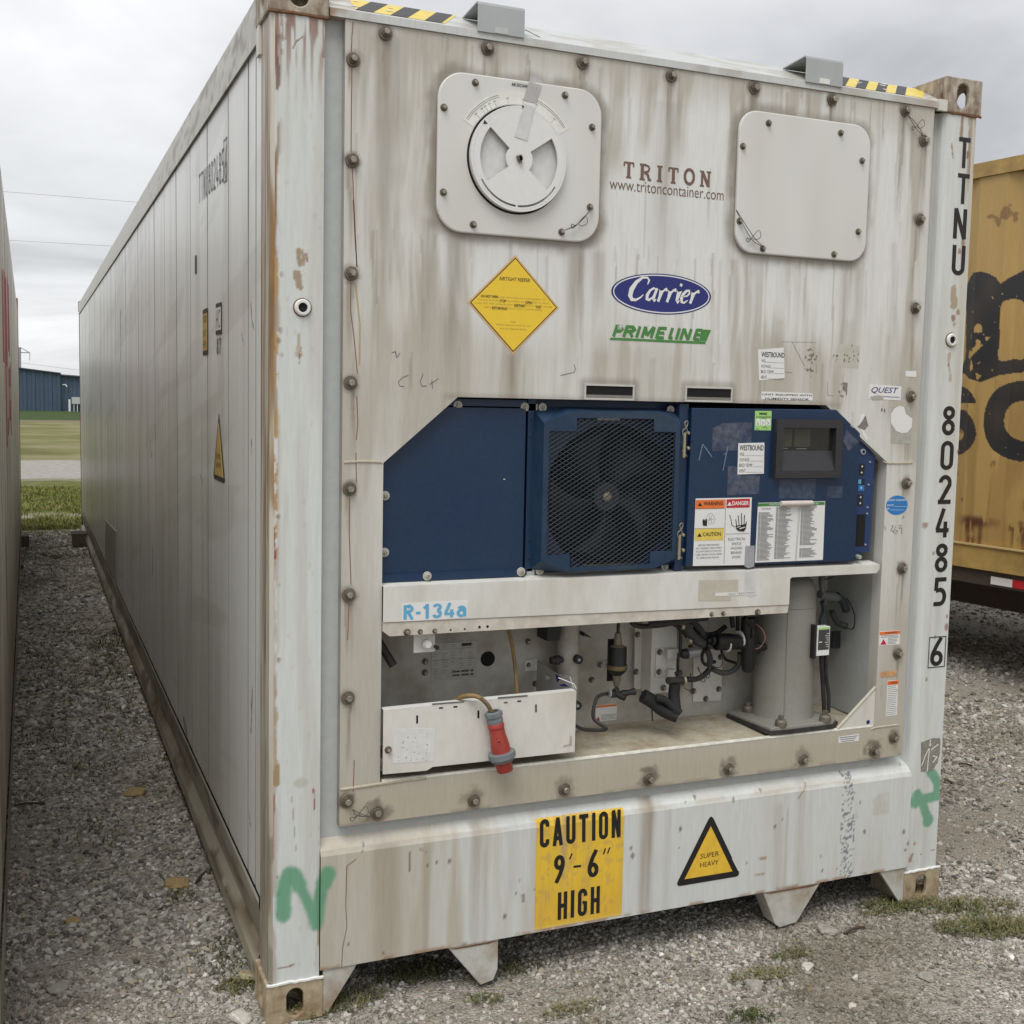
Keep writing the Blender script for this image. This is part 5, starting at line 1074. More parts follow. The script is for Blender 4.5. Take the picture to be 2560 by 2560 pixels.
bx_, bz_ = P('c5', 1496, 1278); o = MB().disc(bx_, bz_, (P('c5', 1571, 1278)[0]-P('c5', 1422, 1278)[0])/2, -.0006, 32, .0335).build('steam_sticker', SBLUE, box); o['label'] = 'round blue STEAM CLEANED sticker'
tw('STEAM CLEANED', 'c5', 1436, 1250, 1560, .0065, -.0009, PAPER, o, .012); tw('DATE', 'c5', 1430, 1285, 1474, .0065, -.0009, PAPER, o, .012); tw('BY', 'c5', 1430, 1308, 1448, .0055, -.0009, PAPER, o, .012)
m_ = MB(); 
for a0, b0, a1 in ((1480, 1286, 1565), (1450, 1310, 1545)): m_.ribbon([P('c5', a0, b0), P('c5', a1, b0+1)], .001, -.0009)
m_.build('rule_line', PAPER, o); m_ = MB(); m_.ribbon([P('c5', 1495, 1280), P('c5', 1508, 1265), P('c5', 1515, 1282), P('c5', 1530, 1266)], .0016, -.001); m_.build('scribble', INKS, o)
def warnlabel(v_, pts, y, frac, lines, label, tri=True, textc=INKS):
    o_ = card(v_, pts, y, PAPER, 'warning_sticker', label); q = [P(v_, a, b__, y) for a, b__ in pts]; x0_, x1_ = min(p[0] for p in q), max(p[0] for p in q); z0_, z1_ = min(q[2][1], q[3][1]), min(q[0][1], q[1][1]); h_ = z1_-z0_; w_ = x1_-x0_
    MB().box(x0_+.001, x1_-.001, y-.0009, y-.0005, z1_-h_*frac, z1_-.001).build('orange_band', ORANGE, o_); m_ = MB()
    text('WARNING', (x0_+w_*.25, z1_-h_*frac*.8, x1_-w_*.15, z1_-h_*frac*.25), y-.0011, INK, o_, bold=.01)
    for i in range(lines):
        zz_ = z1_-h_*frac-(h_*(1-frac))*(i+.7)/(lines+.6); xa_ = x0_+w_*(.42 if tri and i > 1 else .08); m_.box(xa_, x1_-w_*R_.uniform(.05, .2), y-.0008, y-.0005, zz_-.0008, zz_+.0008)
    m_.build('small_print', textc, o_, kind='stuff')
    if tri: MB().add([(x0_+w_*.06, y-.0009, z0_+h_*.06), (x0_+w_*.36, y-.0009, z0_+h_*.06), (x0_+w_*.21, y-.0009, z0_+h_*.46)], [(0, 1, 2)]).build('warning_symbol', RED, o_)
    return o_
warnlabel('d3', [(1445, 640), (1608, 630), (1606, 742), (1442, 755)], -.0002, .24, 7, 'small orange headed warning sticker beside the bolt')
warnlabel('d3', [(1508, 1036), (1594, 1030), (1585, 1312), (1497, 1322)], -.0002, .12, 16, 'tall narrow orange headed sticker low on the right', False)
scrap('d3', [(1455, 965), (1590, 955), (1575, 990), (1560, 1000), (1455, 1008)], pmat('peeled_orange', (.55, .30, .14), .5, nz=.3), -.0008, lb='curled remains of an orange sticker'); scrap('d3', [(1455, 1070), (1470, 1066), (1466, 1150), (1455, 1185)], SCRAP)
o = card('d3', [(1113, 1487), (1278, 1464), (1277, 1520), (1115, 1538)], -.0002, PAPER, 'small_notice'); m_ = MB()
for i in range(3): (xa, za), (xb, zb_) = P('d3', 1122+i*6, 1496+i*15), P('d3', 1268-i*12, 1477+i*15); m_.box(xa, xb, -.0010, -.0007, za-.0010, za+.0016)
m_.build('small_print', INKS, o)
# sill stickers
ct = [P('d5', a, b__) for a, b__ in [(390, 385), (993, 307), (975, 1058), (375, 1165)]]; cx0, cx1 = (ct[0][0]+ct[3][0])/2, (ct[1][0]+ct[2][0])/2; cz0, cz1 = .150, .500
def cau_col(x, y, z):
    c = np.tile(np.array([.76, .50, .045]), (len(x), 1)).astype(float); c = mix(c, (.68, .40, .05), ss(.35, .16, z)*.5); c = mix(c, (.55, .36, .10), ss(.60, .68, fbm(x*45, z*45, 401, 3))*.55)
    c = mix(c, (.50, .33, .12), ss(.55, .70, fbm(x*70, z*4, 402, 3))*.35); sx_ = P('d5', 585, 330)[0]; c = mix(c, (.42, .31, .18), np.exp(-((x-sx_)/.011)**2)*ss(.22, .40, z)*.75)
    return mix(c, (.80, .62, .20), ss(.012, .0, z-.150)*.4)
p_ = Patch(); p_.patch((cx0, -.0032, cz0), (cx1, -.0032, cz0), (cx1, -.0032, .4745), (cx0, -.0032, .4745), .003, cau_col); p_.patch((cx0, -.0032, .4745), (cx1, -.0032, .4745), (cx1, .0028, .4906), (cx0, .0028, .4906), .003, cau_col); p_.patch((cx0, .0028, .4906), (cx1, .0028, .4906), (cx1, .0100, .499), (cx0, .0100, .499), .003, cau_col)
o = p_.build('height_sticker', PAINT, box); o['label'] = 'large yellow sticker CAUTION 9\'-6" HIGH'
yS = -.0038; D5 = lambda a, b__: P('d5', a, b__, yS)
letters('CAUTION', (D5(413, 608), D5(970, 530), D5(413, 412)), yS, .150, INK, o, W=.40, gap=.155)
letters('9', (D5(510, 851), D5(585, 838), D5(510, 662)), yS, .150, INK, o, W=.42); letters('6', (D5(742, 813), D5(818, 803), D5(742, 626)), yS, .150, INK, o, W=.42)
m_ = MB(); m_.ribbon([D5(645, 737), D5(698, 731)], .0072, yS); m_.ribbon([D5(618, 685), D5(636, 645)], .0052, yS); m_.ribbon([D5(852, 650), D5(866, 608)], .005, yS); m_.ribbon([D5(880, 645), D5(896, 603)], .005, yS); m_.build('foot_inch_marks', INK, o)
letters('HIGH', (D5(535, 1105), D5(825, 1055), D5(538, 915)), yS, .150, INK, o, W=.40, gap=.155)
tr_ = [D5(1592, 375), D5(1797, 790), D5(1352, 875)]; a_, b_2, c_2 = (D5(1597, 372)[0], D5(1597, 372)[1]), (D5(1800, 800)[0], D5(1352, 875)[1]), (D5(1348, 878)[0], D5(1352, 875)[1])
def roundtri(p, r):
    o_ = []
    for i in range(3):
        q0, q1, q2 = Vector(p[i-1]), Vector(p[i]), Vector(p[(i+1) % 3]); d0 = (q0-q1).normalized(); d2 = (q2-q1).normalized()
        for k_ in range(6): t_ = k_/5; o_.append(tuple((q1+d0*r)*(1-t_)**2+q1*2*t_*(1-t_)+(q1+d2*r)*t_**2))
    return o_
o = MB().prism(roundtri([a_, c_2, b_2], .022), -.0032, -.0022).build('super_heavy_triangle', INK, box); o['label'] = 'yellow triangle sticker SUPER HEAVY on the sill'
gx, gz = (a_[0]+b_2[0]+c_2[0])/3, (a_[1]+b_2[1]+c_2[1])/3; MB().prism([(gx+(q[0]-gx)*.73, gz+(q[1]-gz)*.73) for q in (a_, c_2, b_2)], -.0036, -.0032).build('face', YEL, o)
for s_, a0, b0, a1, hh in (('SUPER', 1520, 683, 1648, .0165), ('HEAVY', 1518, 743, 1645, .0165)): xa, za = P('d5', a0, b0, yS); xb, _ = P('d5', a1, b0, yS); text(s_, (xa, za, xb, za+hh), yS, INK, o, skew=.001, bold=.003)
MB().prism([P('d5', a, b__, yS) for a, b__ in [(1738, 680), (1748, 672), (1770, 720), (1790, 740), (1792, 770), (1778, 760), (1750, 705)]], yS-.0008, yS-.0002).build('torn_spot', WHITE, o)
# numbers down the right post
yP = .0032; num = thing  # plain alias unused
L7 = lambda a, b__: P('c3', a, b__, yP)
D5b = lambda a, b__: P('c5', a, b__, yP)
nums = [('T', 'c3', (1477, 878), (1530, 880), (1485, 680)), ('T', 'c3', (1470, 1127), (1522, 1128), (1475, 925)), ('N', 'c3', (1441, 1368), (1505, 1374), (1452, 1168)), ('U', 'c3', (1430, 1620), (1495, 1622), (1438, 1414)),
        ('8', 'c5', (1805, 795), (1867, 795), (1813, 595)), ('0', 'c5', (1793, 1035), (1857, 1035), (1800, 836)), ('2', 'c5', (1778, 1270), (1840, 1270), (1788, 1075)), ('4', 'c5', (1763, 1502), (1832, 1502), (1772, 1310)), ('8', 'c5', (1755, 1742), (1818, 1742), (1762, 1545)),
        ('5', 'g5', (160, 1042), (272, 1030), (168, 700)), ('6', 'g5', (118, 1770), (222, 1755), (125, 1437))]
for i, (ch, v_, q0, q1, q2) in enumerate(nums):
    p0, p1, p2 = P(v_, *q0, yP), P(v_, *q1, yP), P(v_, *q2, yP); p1 = (p0[0]+.058, p0[1]); p2 = (p0[0], p0[1]+.102)
    if ch == 'T': p0 = (p0[0]-.002, p0[1]); p1 = (p0[0]+.052, p0[1]); p2 = (p0[0], p2[1])
    letters(ch, (p0, p1, p2), yP, .145, INK, box, 'post_digit' if ch.isdigit() else 'post_letter', W=.50)
x0_, z0_ = P('g5', 92, 1790, yP); x1_ = x0_+.078; z1_ = P('g5', 105, 1415, yP)[1]; m_ = MB(); m_.box(x0_, x1_, yP-.0005, yP, z0_, z0_+.003); m_.box(x0_, x1_, yP-.0005, yP, z1_-.003, z1_); m_.box(x0_, x0_+.003, yP-.0005, yP, z0_+.003, z1_-.003); m_.box(x1_-.003, x1_, yP-.0005, yP, z0_+.003, z1_-.003); m_.build('digit_frame', INK, box)
MB().prism([P('d6', a, b__, .003) for a, b__ in [(1222, -10), (1300, -40), (1355, -40), (1352, 60), (1335, 130), (1300, 180), (1222, 192)]], .0026, .0034).build('sticker_scrap', pmat('grey_scrap', (.24, .225, .19), .6, nz=.35, scale=80), box)
m_ = MB(); 
for pts in ([(1225, 150), (1250, 80), (1290, 0)], [(1262, 190), (1275, 60), (1285, -30)], [(1300, 80), (1330, 90), (1300, 130)], [(1290, 40), (1340, 0)]): m_.ribbon([P('d6', a, b__, .003) for a, b__ in pts], .004, .0021)
m_.build('white_scratch', PAPER, box)
# =============================================================== MACHINERY OPENING
yW = .285
MB().box(.29, 2.15, yW, yW+.01, .60, 1.85).build('bay_back_wall', BAYW, box)
MB().prismx([(.020, .655), (.020, .672), (yW, .684), (yW, .655)], .33, 2.10).build('bay_floor', FLOORM, box)
MB().tube([(.33, .006, .672), (1.2, .005, .673), (2.10, .006, .672)], .007, 8, 0).build('floor_lip', pmat('lip_white', (.62, .60, .53), .5, nz=.2, scale=30), box, True)
o = MB().prism([(2.1055, .68), (2.114, .68), (2.114, 1.80), (2.1055, 1.80)], .021, yW).build('opening_side_wall', pmat('bay_side', (.40, .415, .41), .5, nz=.05, dirt=(.33, .32, .28), dirt_amt=.5), box)
MB().prism([(.306, .68), (.3155, .68), (.3155, 1.80), (.306, 1.80)], .021, yW).build('opening_side_wall', BAYW, box)
MB().box(.33, 2.10, .046, yW, 1.815, 1.825).build('opening_top', BAYW, box)
MB().box(.31, 2.12, .20, .21, 1.25, 1.815).build('condenser_backing', VOID, box)
# blue panels
yB = .030
bp_ = MB(); bp_.prism([(.31, 1.268), (.771, 1.268), (.771, 1.752), (.48, 1.752), (.31, 1.600)], yB, yB+.02)
bluep = bp_.build('blue_panel', BLUE, box, bevel=.002); bluep['label'] = 'plain navy panel left of the fan'
MB().box(.46, .775, yB+.004, yB+.022, 1.756, 1.776).build('panel_flange', BLUE, bluep); MB().box(.32, .775, yB-.006, yB+.018, 1.249, 1.272).build('panel_flange', BLUE, bluep)
MB().box(.780, .805, yB+.006, yB+.02, 1.262, 1.79).build('panel_hinge_strip', BLUE, bluep); MB().box(.475, 2.0, .036, .045, 1.782, 1.800).build('grey_strip', GALV, box)
for v_, a_, b_ in (('c6', 788, 313), ('c6', 1250, 325)): x, z = P(v_, a_, b_, yB); bolt(PALEW, x, z, yB+.004, bluep)
for v_, a_, b_ in (('c6', 283, 936), ('c6', 279, 1327)): x, z = P(v_, a_, b_, yB); bolt(PALEW, x, z, yB, bluep)
for v_, a_, b_ in (('c6', 576, 1492), ('c6', 1224, 1462)): x, z = P(v_, a_, b_, yB-.01); bolt(PALEW, x, z, yB-.006, bluep)
m_ = MB()
for v_, a_, b_ in (('c6', 1300, 410), ('c6', 1288, 518), ('c6', 1330, 708), ('c6', 1325, 1085), ('c6', 1285, 1240), ('c6', 1280, 1365)): x, z = P(v_, a_, b_, yB); m_.lathe((x, yB+.006, z), (x, yB+.002, z), [(0, .004), (1, .003)], 8)
m_.build('rivet', BLUED, bluep); m_ = MB()
for _ in range(16):
    x, z = R_.uniform(.36, .74), R_.uniform(1.29, 1.72); a = R_.uniform(-.6, .6)
    if x < .5 and z > 1.58: continue
    m_.ribbon([(x, z), (x+.03*R_.random(), z+.02*a)], .0009, yB-.0004)
m_.build('scratch', pmat('scratch_blue', (.03, .055, .09), .5), bluep, kind='stuff'); MB().box(*(lambda q: (q[0]-.0025, q[0]+.0025, yB-.001, yB, q[1]-.0012, q[1]+.0012))(P('c6', 1105, 823, yB))).build('white_chip', CLEAN, bluep)
# fan compartment
gx0, gx1, gz0g, gz1 = .802, 1.300, 1.252, 1.760
ctrx, ctrz = P('c4', 1145, 1880, .11); m_ = MB()
holed_wall(m_, (.80, .072, 1.25), (1, 0, 0), (0, 0, 1), (0, 1, 0), .52, .56, .232, .232, (ctrx-.80, ctrz-1.25), .01); m_.build('fan_shroud', pmat('shroud_navy', (.010, .03, .085), .45), box)
fan = MB(); fan.lathe((ctrx, .14, ctrz), (ctrx, .105, ctrz), [(0, .045), (1, .045)], 24); fan = fan.build('condenser_fan', pmat('fan_dark', (.03, .035, .04), .5), box)
MB().lathe((ctrx, .104, ctrz), (ctrx, .092, ctrz), [(0, .017), (.6, .017), (1, .009)], 18).build('fan_hub', ZINC, fan)
BLADE = pmat('fan_blade', (.008, .010, .012), .6)
for k_ in range(5):
    a0 = math.radians(72*k_+62); m_ = MB(); vs_ = []; n_ = 7
    for i in range(n_+1):
        r = .045+.165*i/n_; wv = .30+.28*math.sin(math.pi*.5*i/n_); sk = .35*(i/n_)**2
        for s_ in (-1, 1): a = a0-sk+s_*wv/ (1+.4*i/n_); vs_.append((ctrx+r*math.cos(a), .122+s_*.018, ctrz+r*math.sin(a)))
    m_.add(vs_, [(2*i, 2*i+1, 2*i+3, 2*i+2) for i in range(n_)]); b2_ = m_.build('fan_blade', BLADE, fan, True); sd_ = b2_.modifiers.new('t', 'SOLIDIFY'); sd_.thickness = .003
# grille: raised frame with expanded metal
yG = -.010; m_ = MB(); F4 = lambda a, b__, y=yG: P('c4', a, b__, y); F6 = lambda a, b__, y=yG: P('c6', a, b__, y)
ax0, ax1 = .812, 1.278; az0, az1 = 1.262, 1.745
outer = [(ax0, az0+.035), (ax0, az1-.035), (ax0+.095, az1), (ax1-.075, az1), (ax1, az1-.03), (ax1, az0+.03), (ax1-.075, az0), (ax0+.095, az0)]
ix0, ix1, iz0, iz1 = ax0+.018, ax1-.016, az0+.014, az1-.018; nx_, nz_ = .078, .040
inner = [(ix0, iz0+nz_), (ix0, iz1-nz_), (ix0+nx_+.012, iz1-nz_), (ix0+nx_+.012, iz1), (ix1-nx_, iz1), (ix1-nx_, iz1-nz_), (ix1, iz1-nz_), (ix1, iz0+nz_), (ix1-nx_, iz0+nz_), (ix1-nx_, iz0), (ix0+nx_, iz0), (ix0+nx_, iz0+nz_)]
pairs = [(0, 0), (1, 1), (2, 2), (2, 3), (3, 4), (3, 5), (4, 6), (5, 7), (6, 8), (6, 9), (7, 10), (7, 11)]
vs_ = [(x, yG, z) for x, z in outer]+[(x, yG, z) for x, z in inner]+[(x, yG+.006, z) for x, z in outer]+[(x, yG+.006, z) for x, z in inner]; fs = []
for i in range(12):
    (o0, i0), (o1, i1) = pairs[i], pairs[(i+1) % 12]
    f = [o0, 8+i0, 8+i1]+([o1] if o1 != o0 else []); fs.append(tuple(f)); fs.append(tuple(20+q for q in f[::-1])); fs.append((8+i0, 20+8+i0, 20+8+i1, 8+i1))
wall = [(x, z) for x, z in outer]
m_.add(vs_, fs)
back = [(ax0-.014, az0+.005), (ax0-.014, az1+.005), (ax0+.08, az1+.014), (ax1-.06, az1+.014), (ax1+.014, az1+.005), (ax1+.014, az0+.0), (ax1-.06, az0-.006), (ax0+.08, az0-.006)]
for i in range(8): j = (i+1) % 8; m_.quad((*[outer[i][0]], yG, outer[i][1]), (outer[j][0], yG, outer[j][1]), (back[j][0], .040, back[j][1]), (back[i][0], .040, back[i][1]))
gr = m_.build('fan_grille', BLUED, box); gr['label'] = 'raised navy grille frame over the round fan'
m_ = MB(); cwid, chgt = .0235, .0137; r_w = .00075; ymesh = yG+.003
def inside(x, z):
    if not (ix0 < x < ix1 and iz0 < z < iz1): return False
    if (x < ix0+nx_+.012 and z > iz1-nz_) or (x > ix1-nx_ and z > iz1-nz_) or (x < ix0+nx_ and z < iz0+nz_) or (x > ix1-nx_ and z < iz0+nz_): return False
    return True
nrow = int((iz1-iz0)/(chgt/2))+1; ncol = int((ix1-ix0)/cwid)+2
for r in range(nrow):
    for c_ in range(ncol):
        for s_ in (0, 1):
            x_a = ix0+c_*cwid+s_*cwid/2; z_a = iz0+r*chgt+(s_*chgt/2); x_b = x_a+cwid/2; z_b = iz0+r*chgt+((1-s_)*chgt/2)
            for sg in (1, -1):
                za_, zb_ = (z_a, z_b) if sg == 1 else (iz0+r*chgt-(s_*chgt/2), iz0+r*chgt-((1-s_)*chgt/2))
                if not inside((x_a+x_b)/2, (za_+zb_)/2): continue
                m_.add([(x_a, ymesh, za_-r_w), (x_b, ymesh, zb_-r_w), (x_b, ymesh, zb_+r_w), (x_a, ymesh, za_+r_w), (x_a, ymesh+.003, za_+r_w*1.5), (x_b, ymesh+.003, zb_+r_w*1.5)], [(0, 1, 2, 3), (3, 2, 5, 4)])
m_.build('grille_mesh', pmat('mesh_grey', (.075, .09, .11), .45, .2), gr, kind='stuff')
MB().box(*(lambda p, q: (p[0], q[0], .068, .071, q[1], p[1]))(P('c4', 1085, 1322, .07), P('c4', 1238, 1355, .07))).build('shroud_label', PAPER, box)
for v_, a_, b_ in (('c4', 712, 1266), ('c4', 1597, 1283), ('c6', 1355, 1455), ('d2', 1020, 68)): x, z = P(v_, a_, b_, yB); bolt(PALEW, x, z, yB+.006, gr)
for v_, a_, b_, c_, d_ in (('c4', 600, 1240, 668, 1288), ('c4', 1635, 1245, 1672, 1305), ('c6', 1258, 1440, 1310, 1500), ('d2', 1070, 30, 1135, 90)):
    (xa, za), (xb, zb_) = P(v_, a_, b_, .04), P(v_, c_, d_, .04); MB().box(xa, xb, .036, .044, zb_, za).build('bracket_tab', GALV, box)
# control box
yC = -.004; cb_ = MB(); cpts = [P('c5', a, b__, yC) for a, b__ in [(20, 605), (1080, 618), (1245, 780), (1205, 1665), (-10, 1718)]]; cpts[0] = (1.322, cpts[0][1]); cpts[4] = (1.318, 1.262)
ctrl = cb_.prism(cpts, yC, .045).build('control_box_door', BLUE, box, bevel=.003); ctrl['label'] = 'navy control box door with stickers and black display'
MB().box(1.285, 1.318, .010, .045, 1.25, 1.775).build('hinge_post', BLUE, box)
for a0, b0, s_ in ((40, 700, 1), (5, 1405, 1)):
    f = lambda a, b__: P3('c5', a0+a, b0+b__, -.016)
    m_ = MB(); m_.tube([f(0, 30), f(-8, 10), f(10, -5), f(15, 10), f(5, 40), f(-18, 60), f(-20, 90), f(-5, 110)], .0013, 6); m_.tube([f(-5, 30), f(15, 75), f(-12, 80)], .0013, 6)
    m_.tube([f(-12, 100), f(-12, 200), f(-25, 205), f(10, 240)], .0013, 6); q = f(-8, 150); m_.box(q[0]-.005, q[0]+.003, -.018, -.012, q[2]-.045, q[2]+.032)
    for b5 in (80, 185): q = f(22, b5); m_.lathe((q[0], -.004, q[2]), (q[0], -.016, q[2]), [(0, .006), (.8, .006), (1, .004)], 10)
    m_.build('door_catch', ZINC, ctrl, True)
# display recess
dp = [P('c5', a, b__, yC) for a, b__ in [(640, 682), (1105, 690), (1085, 1085), (630, 1093)]]; dx0, dx1, dz0, dz1 = dp[3][0]+.001, dp[1][0]-.003, dp[2][1], dp[0][1]
di = [P('c5', a, b__, yC) for a, b__ in [(690, 740), (1058, 740), (1045, 1035), (680, 1033)]]; ex0, ex1, ez0, ez1 = di[3][0]+.001, di[1][0]-.002, di[2][1], di[0][1]
m_ = MB(); yD = yC-.020; z_m = ez0+(ez1-ez0)*.46
for q in (((dx0, dz0), (dx1, dz0), (ex1, ez0), (ex0, ez0)), ((dx1, dz0), (dx1, dz1), (ex1, ez1), (ex1, ez0)), ((dx1, dz1), (dx0, dz1), (ex0, ez1), (ex1, ez1)), ((dx0, dz1), (dx0, dz0), (ex0, ez0), (ex0, ez1))): m_.quad(*[(x, yD, z) for x, z in q])
for q in (((dx0, dz0), (dx1, dz0)), ((dx1, dz0), (dx1, dz1)), ((dx1, dz1), (dx0, dz1)), ((dx0, dz1), (dx0, dz0))): m_.quad(*[(x, yD, z) for x, z in q], *[(x, yC, z) for x, z in q[::-1]])
for q in (((ex0, ez0), (ex1, ez0)), ((ex1, ez0), (ex1, ez1)), ((ex1, ez1), (ex0, ez1)), ((ex0, ez1), (ex0, ez0))): m_.quad(*[(x, yD, z) for x, z in q], *[(x, yC, z) for x, z in q[::-1]])
disp = m_.build('display_bezel', CHAR, ctrl)
m_ = MB(); m_.quad((ex0, yC-.019, ez0), (ex1, yC-.019, ez0), (ex1, yC-.0013, z_m), (ex0, yC-.0013, z_m)); m_.build('keypad_slope', pmat('keypad', (.03, .03, .036), .4), disp)
m_ = MB(); m_.box(ex0, ex1, yC-.0012, yC-.0005, z_m, ez1); scr = m_.build('display_screen', pmat('screen_dark', (.018, .019, .017), .15), disp)
m_ = MB(); m_.box(ex0+.003, ex0+.045, yC-.0018, yC-.0012, z_m+.012, ez1-.006); m_.box(ex0+.055, ex0+.118, yC-.0018, yC-.0012, z_m+.012, ez1-.006); m_.build('lcd_window', pmat('lcd', (.05, .052, .040), .12), disp)
m_ = MB(); m_.box(ex0+.004, ex0+.03, yC-.0018, yC-.0012, z_m+.006, z_m+.008); m_.box(ex0+.065, ex0+.105, yC-.0018, yC-.0012, z_m+.005, z_m+.007); m_.build('print_line', pmat('dimprint', (.2, .2, .2), .4), disp)
# stickers on the door
yS2 = yC-.0002
westbound([(402, 850), (582, 846), (578, 1060), (396, 1066)], yS2, 'white WESTBOUND sticker on the blue control door', ctrl)
o = card('c5', [(518, 627), (632, 627), (628, 762), (514, 760)], yS2, PGREEN, 'inspection_sticker', 'pale green MME inspection sticker', parent=ctrl); tw('MME', 'c5', 548, 655, 602, .008, yS2-.0008, INK, o, .03)
m_ = MB(); q = lambda a, b__: P('c5', a, b__, yS2)
for a0, a1 in ((524, 550), (556, 585), (592, 622)): (xa, za), (xb, zb_) = q(a0, 683), q(a1, 728); m_.box(xa, xb, yS2-.0008, yS2-.0005, zb_, za)
m_.build('date_boxes', PAPER, o); m_ = MB(); m_.ribbon([q(523, 669), q(626, 669)], .0022, yS2-.0009); m_.ribbon([q(555, 681), q(575, 676), q(600, 684)], .0012, yS2-.0011)
for pts in ([(540, 700), (530, 715), (538, 722), (542, 712)], [(565, 700), (575, 710), (565, 722)], [(600, 700), (612, 712), (600, 722)], [(565, 745), (590, 735), (600, 750)], [(520, 752), (545, 752)]): m_.ribbon([q(*p) for p in pts], .0013, yS2-.0010)
m_.build('handwriting', INK, o)
o = card('c5', [(108, 1232), (495, 1224), (478, 1690), (88, 1697)], yS2, PAPER, 'safety_sticker', 'white WARNING, DANGER and CAUTION sticker', parent=ctrl); y3 = yS2-.0009
def band(v_, pts, mat_, name, y=y3): return MB().prism([P(v_, a, b__, y) for a, b__ in pts], y-.0003, y).build(name, mat_, o)
band('c5', [(110, 1243), (310, 1238), (308, 1298), (107, 1302)], ORANGE, 'orange_band'); band('c5', [(322, 1238), (482, 1232), (480, 1293), (320, 1297)], RED, 'red_band'); band('c5', [(104, 1442), (302, 1438), (299, 1518), (101, 1523)], YELP, 'yellow_band')
tw('WARNING', 'c5', 163, 1281, 296, .0125, y3-.0006, INK, o, .02); tw('DANGER', 'c5', 360, 1279, 474, .0135, y3-.0006, PAPER, o, .025); tw('CAUTION', 'c5', 158, 1493, 282, .0125, y3-.0006, INK, o, .02)
m_ = MB(); yk = y3-.0006
for a, b__ in ((138, 1284), (135, 1496)): m_.add([P3('c5', a-16, b__, yk), P3('c5', a+16, b__, yk), P3('c5', a, b__-26, yk)], [(0, 1, 2)])
m_.build('alert_symbol', INK, o); MB().add([P3('c5', 326, 1281, yk), P3('c5', 358, 1281, yk), P3('c5', 342, 1254, yk)], [(0, 1, 2)]).build('alert_symbol', PAPER, o)
m_ = MB()
for a, b__ in zip([(108, 1303), (315, 1240), (101, 1440), (315, 1477)], [(309, 1299), (304, 1680), (303, 1436), (478, 1473)]): m_.ribbon([P('c5', *a, yk), P('c5', *b__, yk)], .0010, yk)
for a0, b0, a1, b1 in ((385, 1375, 392, 1425), (402, 1350, 408, 1418), (425, 1332, 425, 1415), (445, 1345, 442, 1415)): m_.ribbon([P('c5', a0, b0, yk), P('c5', a1, b1, yk)], .0028, yk-.0001*(a0 % 3))
m_.ribbon([P('c5', *p, yk) for p in [(342, 1345), (352, 1375), (358, 1415), (380, 1428)]], .0020, yk-.0003)
m_.add([P3('c5', *p, yk-.0004) for p in [(385, 1420), (450, 1408), (462, 1385), (455, 1440), (440, 1460), (402, 1455), (388, 1440)]], [tuple(range(7))]); m_.add([P3('c5', *p, yk) for p in [(155, 1385), (165, 1370), (172, 1385), (180, 1368), (188, 1385), (186, 1422), (158, 1418)]], [tuple(range(7))])
m_.build('hand_symbols', INK, o); m_ = MB(); m_.ribbon([P('c5', *p, yk) for p in [(392, 1432), (415, 1422), (410, 1440), (450, 1428)]], .0022, yk-.0008); m_.build('shock_bolt', PAPER, o)
m_ = MB(); fcx, fcz = P('c5', 209, 1372, yk)
for k_ in range(3): a = math.radians(90+120*k_+180); m_.ribbon(arc(fcx+.010*math.cos(a), fcz+.010*math.sin(a), .0055, .0075, 0, 360, 12), .0007, yk-.0001*k_)
m_.ribbon(arc(fcx, fcz, .017, .018, 60, 120, 8), .0008, yk-.0004); m_.ribbon(arc(fcx, fcz, .003, .003, 0, 360, 8), .0007, yk-.0005); m_.ribbon(arc(fcx, fcz, .018, .019, -60, 10, 8), .0008, yk-.0006); m_.build('fan_symbol', INKS, o)
for i, s_ in enumerate(('ELECTRICAL', 'SHOCK', 'HAZARD', 'BEHIND', 'DOOR')):
    a0, a1 = ((333, 452), (358, 425), (352, 430), (353, 426), (360, 417))[i]; tw(s_, 'c5', a0, 1521+i*31, a1, .0080, yk, INKS, o)
for i, s_ in enumerate(('BEFORE PERFORMING', 'ARC WELDING OPERATIONS', 'FOLLOW INSTRUCTIONS ON', 'LABEL BEHIND DOOR. REFER', 'TO OPERATIONS MANUAL')):
    a0, a1 = ((128, 270), (110, 285), (110, 285), (108, 288), (113, 272))[i]; tw(s_, 'c5', a0, 1560+i*22, a1, .0052, yk, INKS, o)
o = card('c5', [(538, 1262), (1001, 1250), (985, 1655), (516, 1674)], yS2, PAPER, 'function_code_chart', 'white chart of function codes with green heading', parent=ctrl)
band('c5', [(538, 1265), (998, 1254), (997, 1275), (537, 1286)], GREEN, 'green_band'); tw('FUNCTION', 'c5', 615, 1279, 690, .0058, yk, PAPER, o); tw('CODES', 'c5', 905, 1272, 955, .0055, yk, PAPER, o)
m_ = MB()
for col_, (a0, a1, bb0, bb1) in enumerate(((545, 655, 1330, 1660), (665, 785, 1295, 1655), (838, 960, 1290, 1560), (838, 960, 1585, 1650))):
    b5 = bb0
    while b5 < bb1:
        sl_ = (a0-545)*-.028; ln_ = R_.uniform(.45, 1)*(a1-a0-22); (xa, za), (xb, _), (xc, _) = P('c5', a0-(b5-1290)*.045, b5+sl_, yk), P('c5', a0+14-(b5-1290)*.045, b5, yk), P('c5', a0+20+ln_-(b5-1290)*.045, b5, yk)
        m_.box(xa, xb, yk-.0002, yk, za-.0009, za+.0009); m_.box(xb+.0015, xc, yk-.0002, yk, za-.0008, za+.0008); b5 += 8.4
m_.ribbon([P('c5', 830, 1285, yk), P('c5', 800, 1660, yk)], .001, yk-.0003); m_.ribbon([P('c5', 820, 1285, yk), P('c5', 795, 1660, yk)], .0007, yk-.0003)
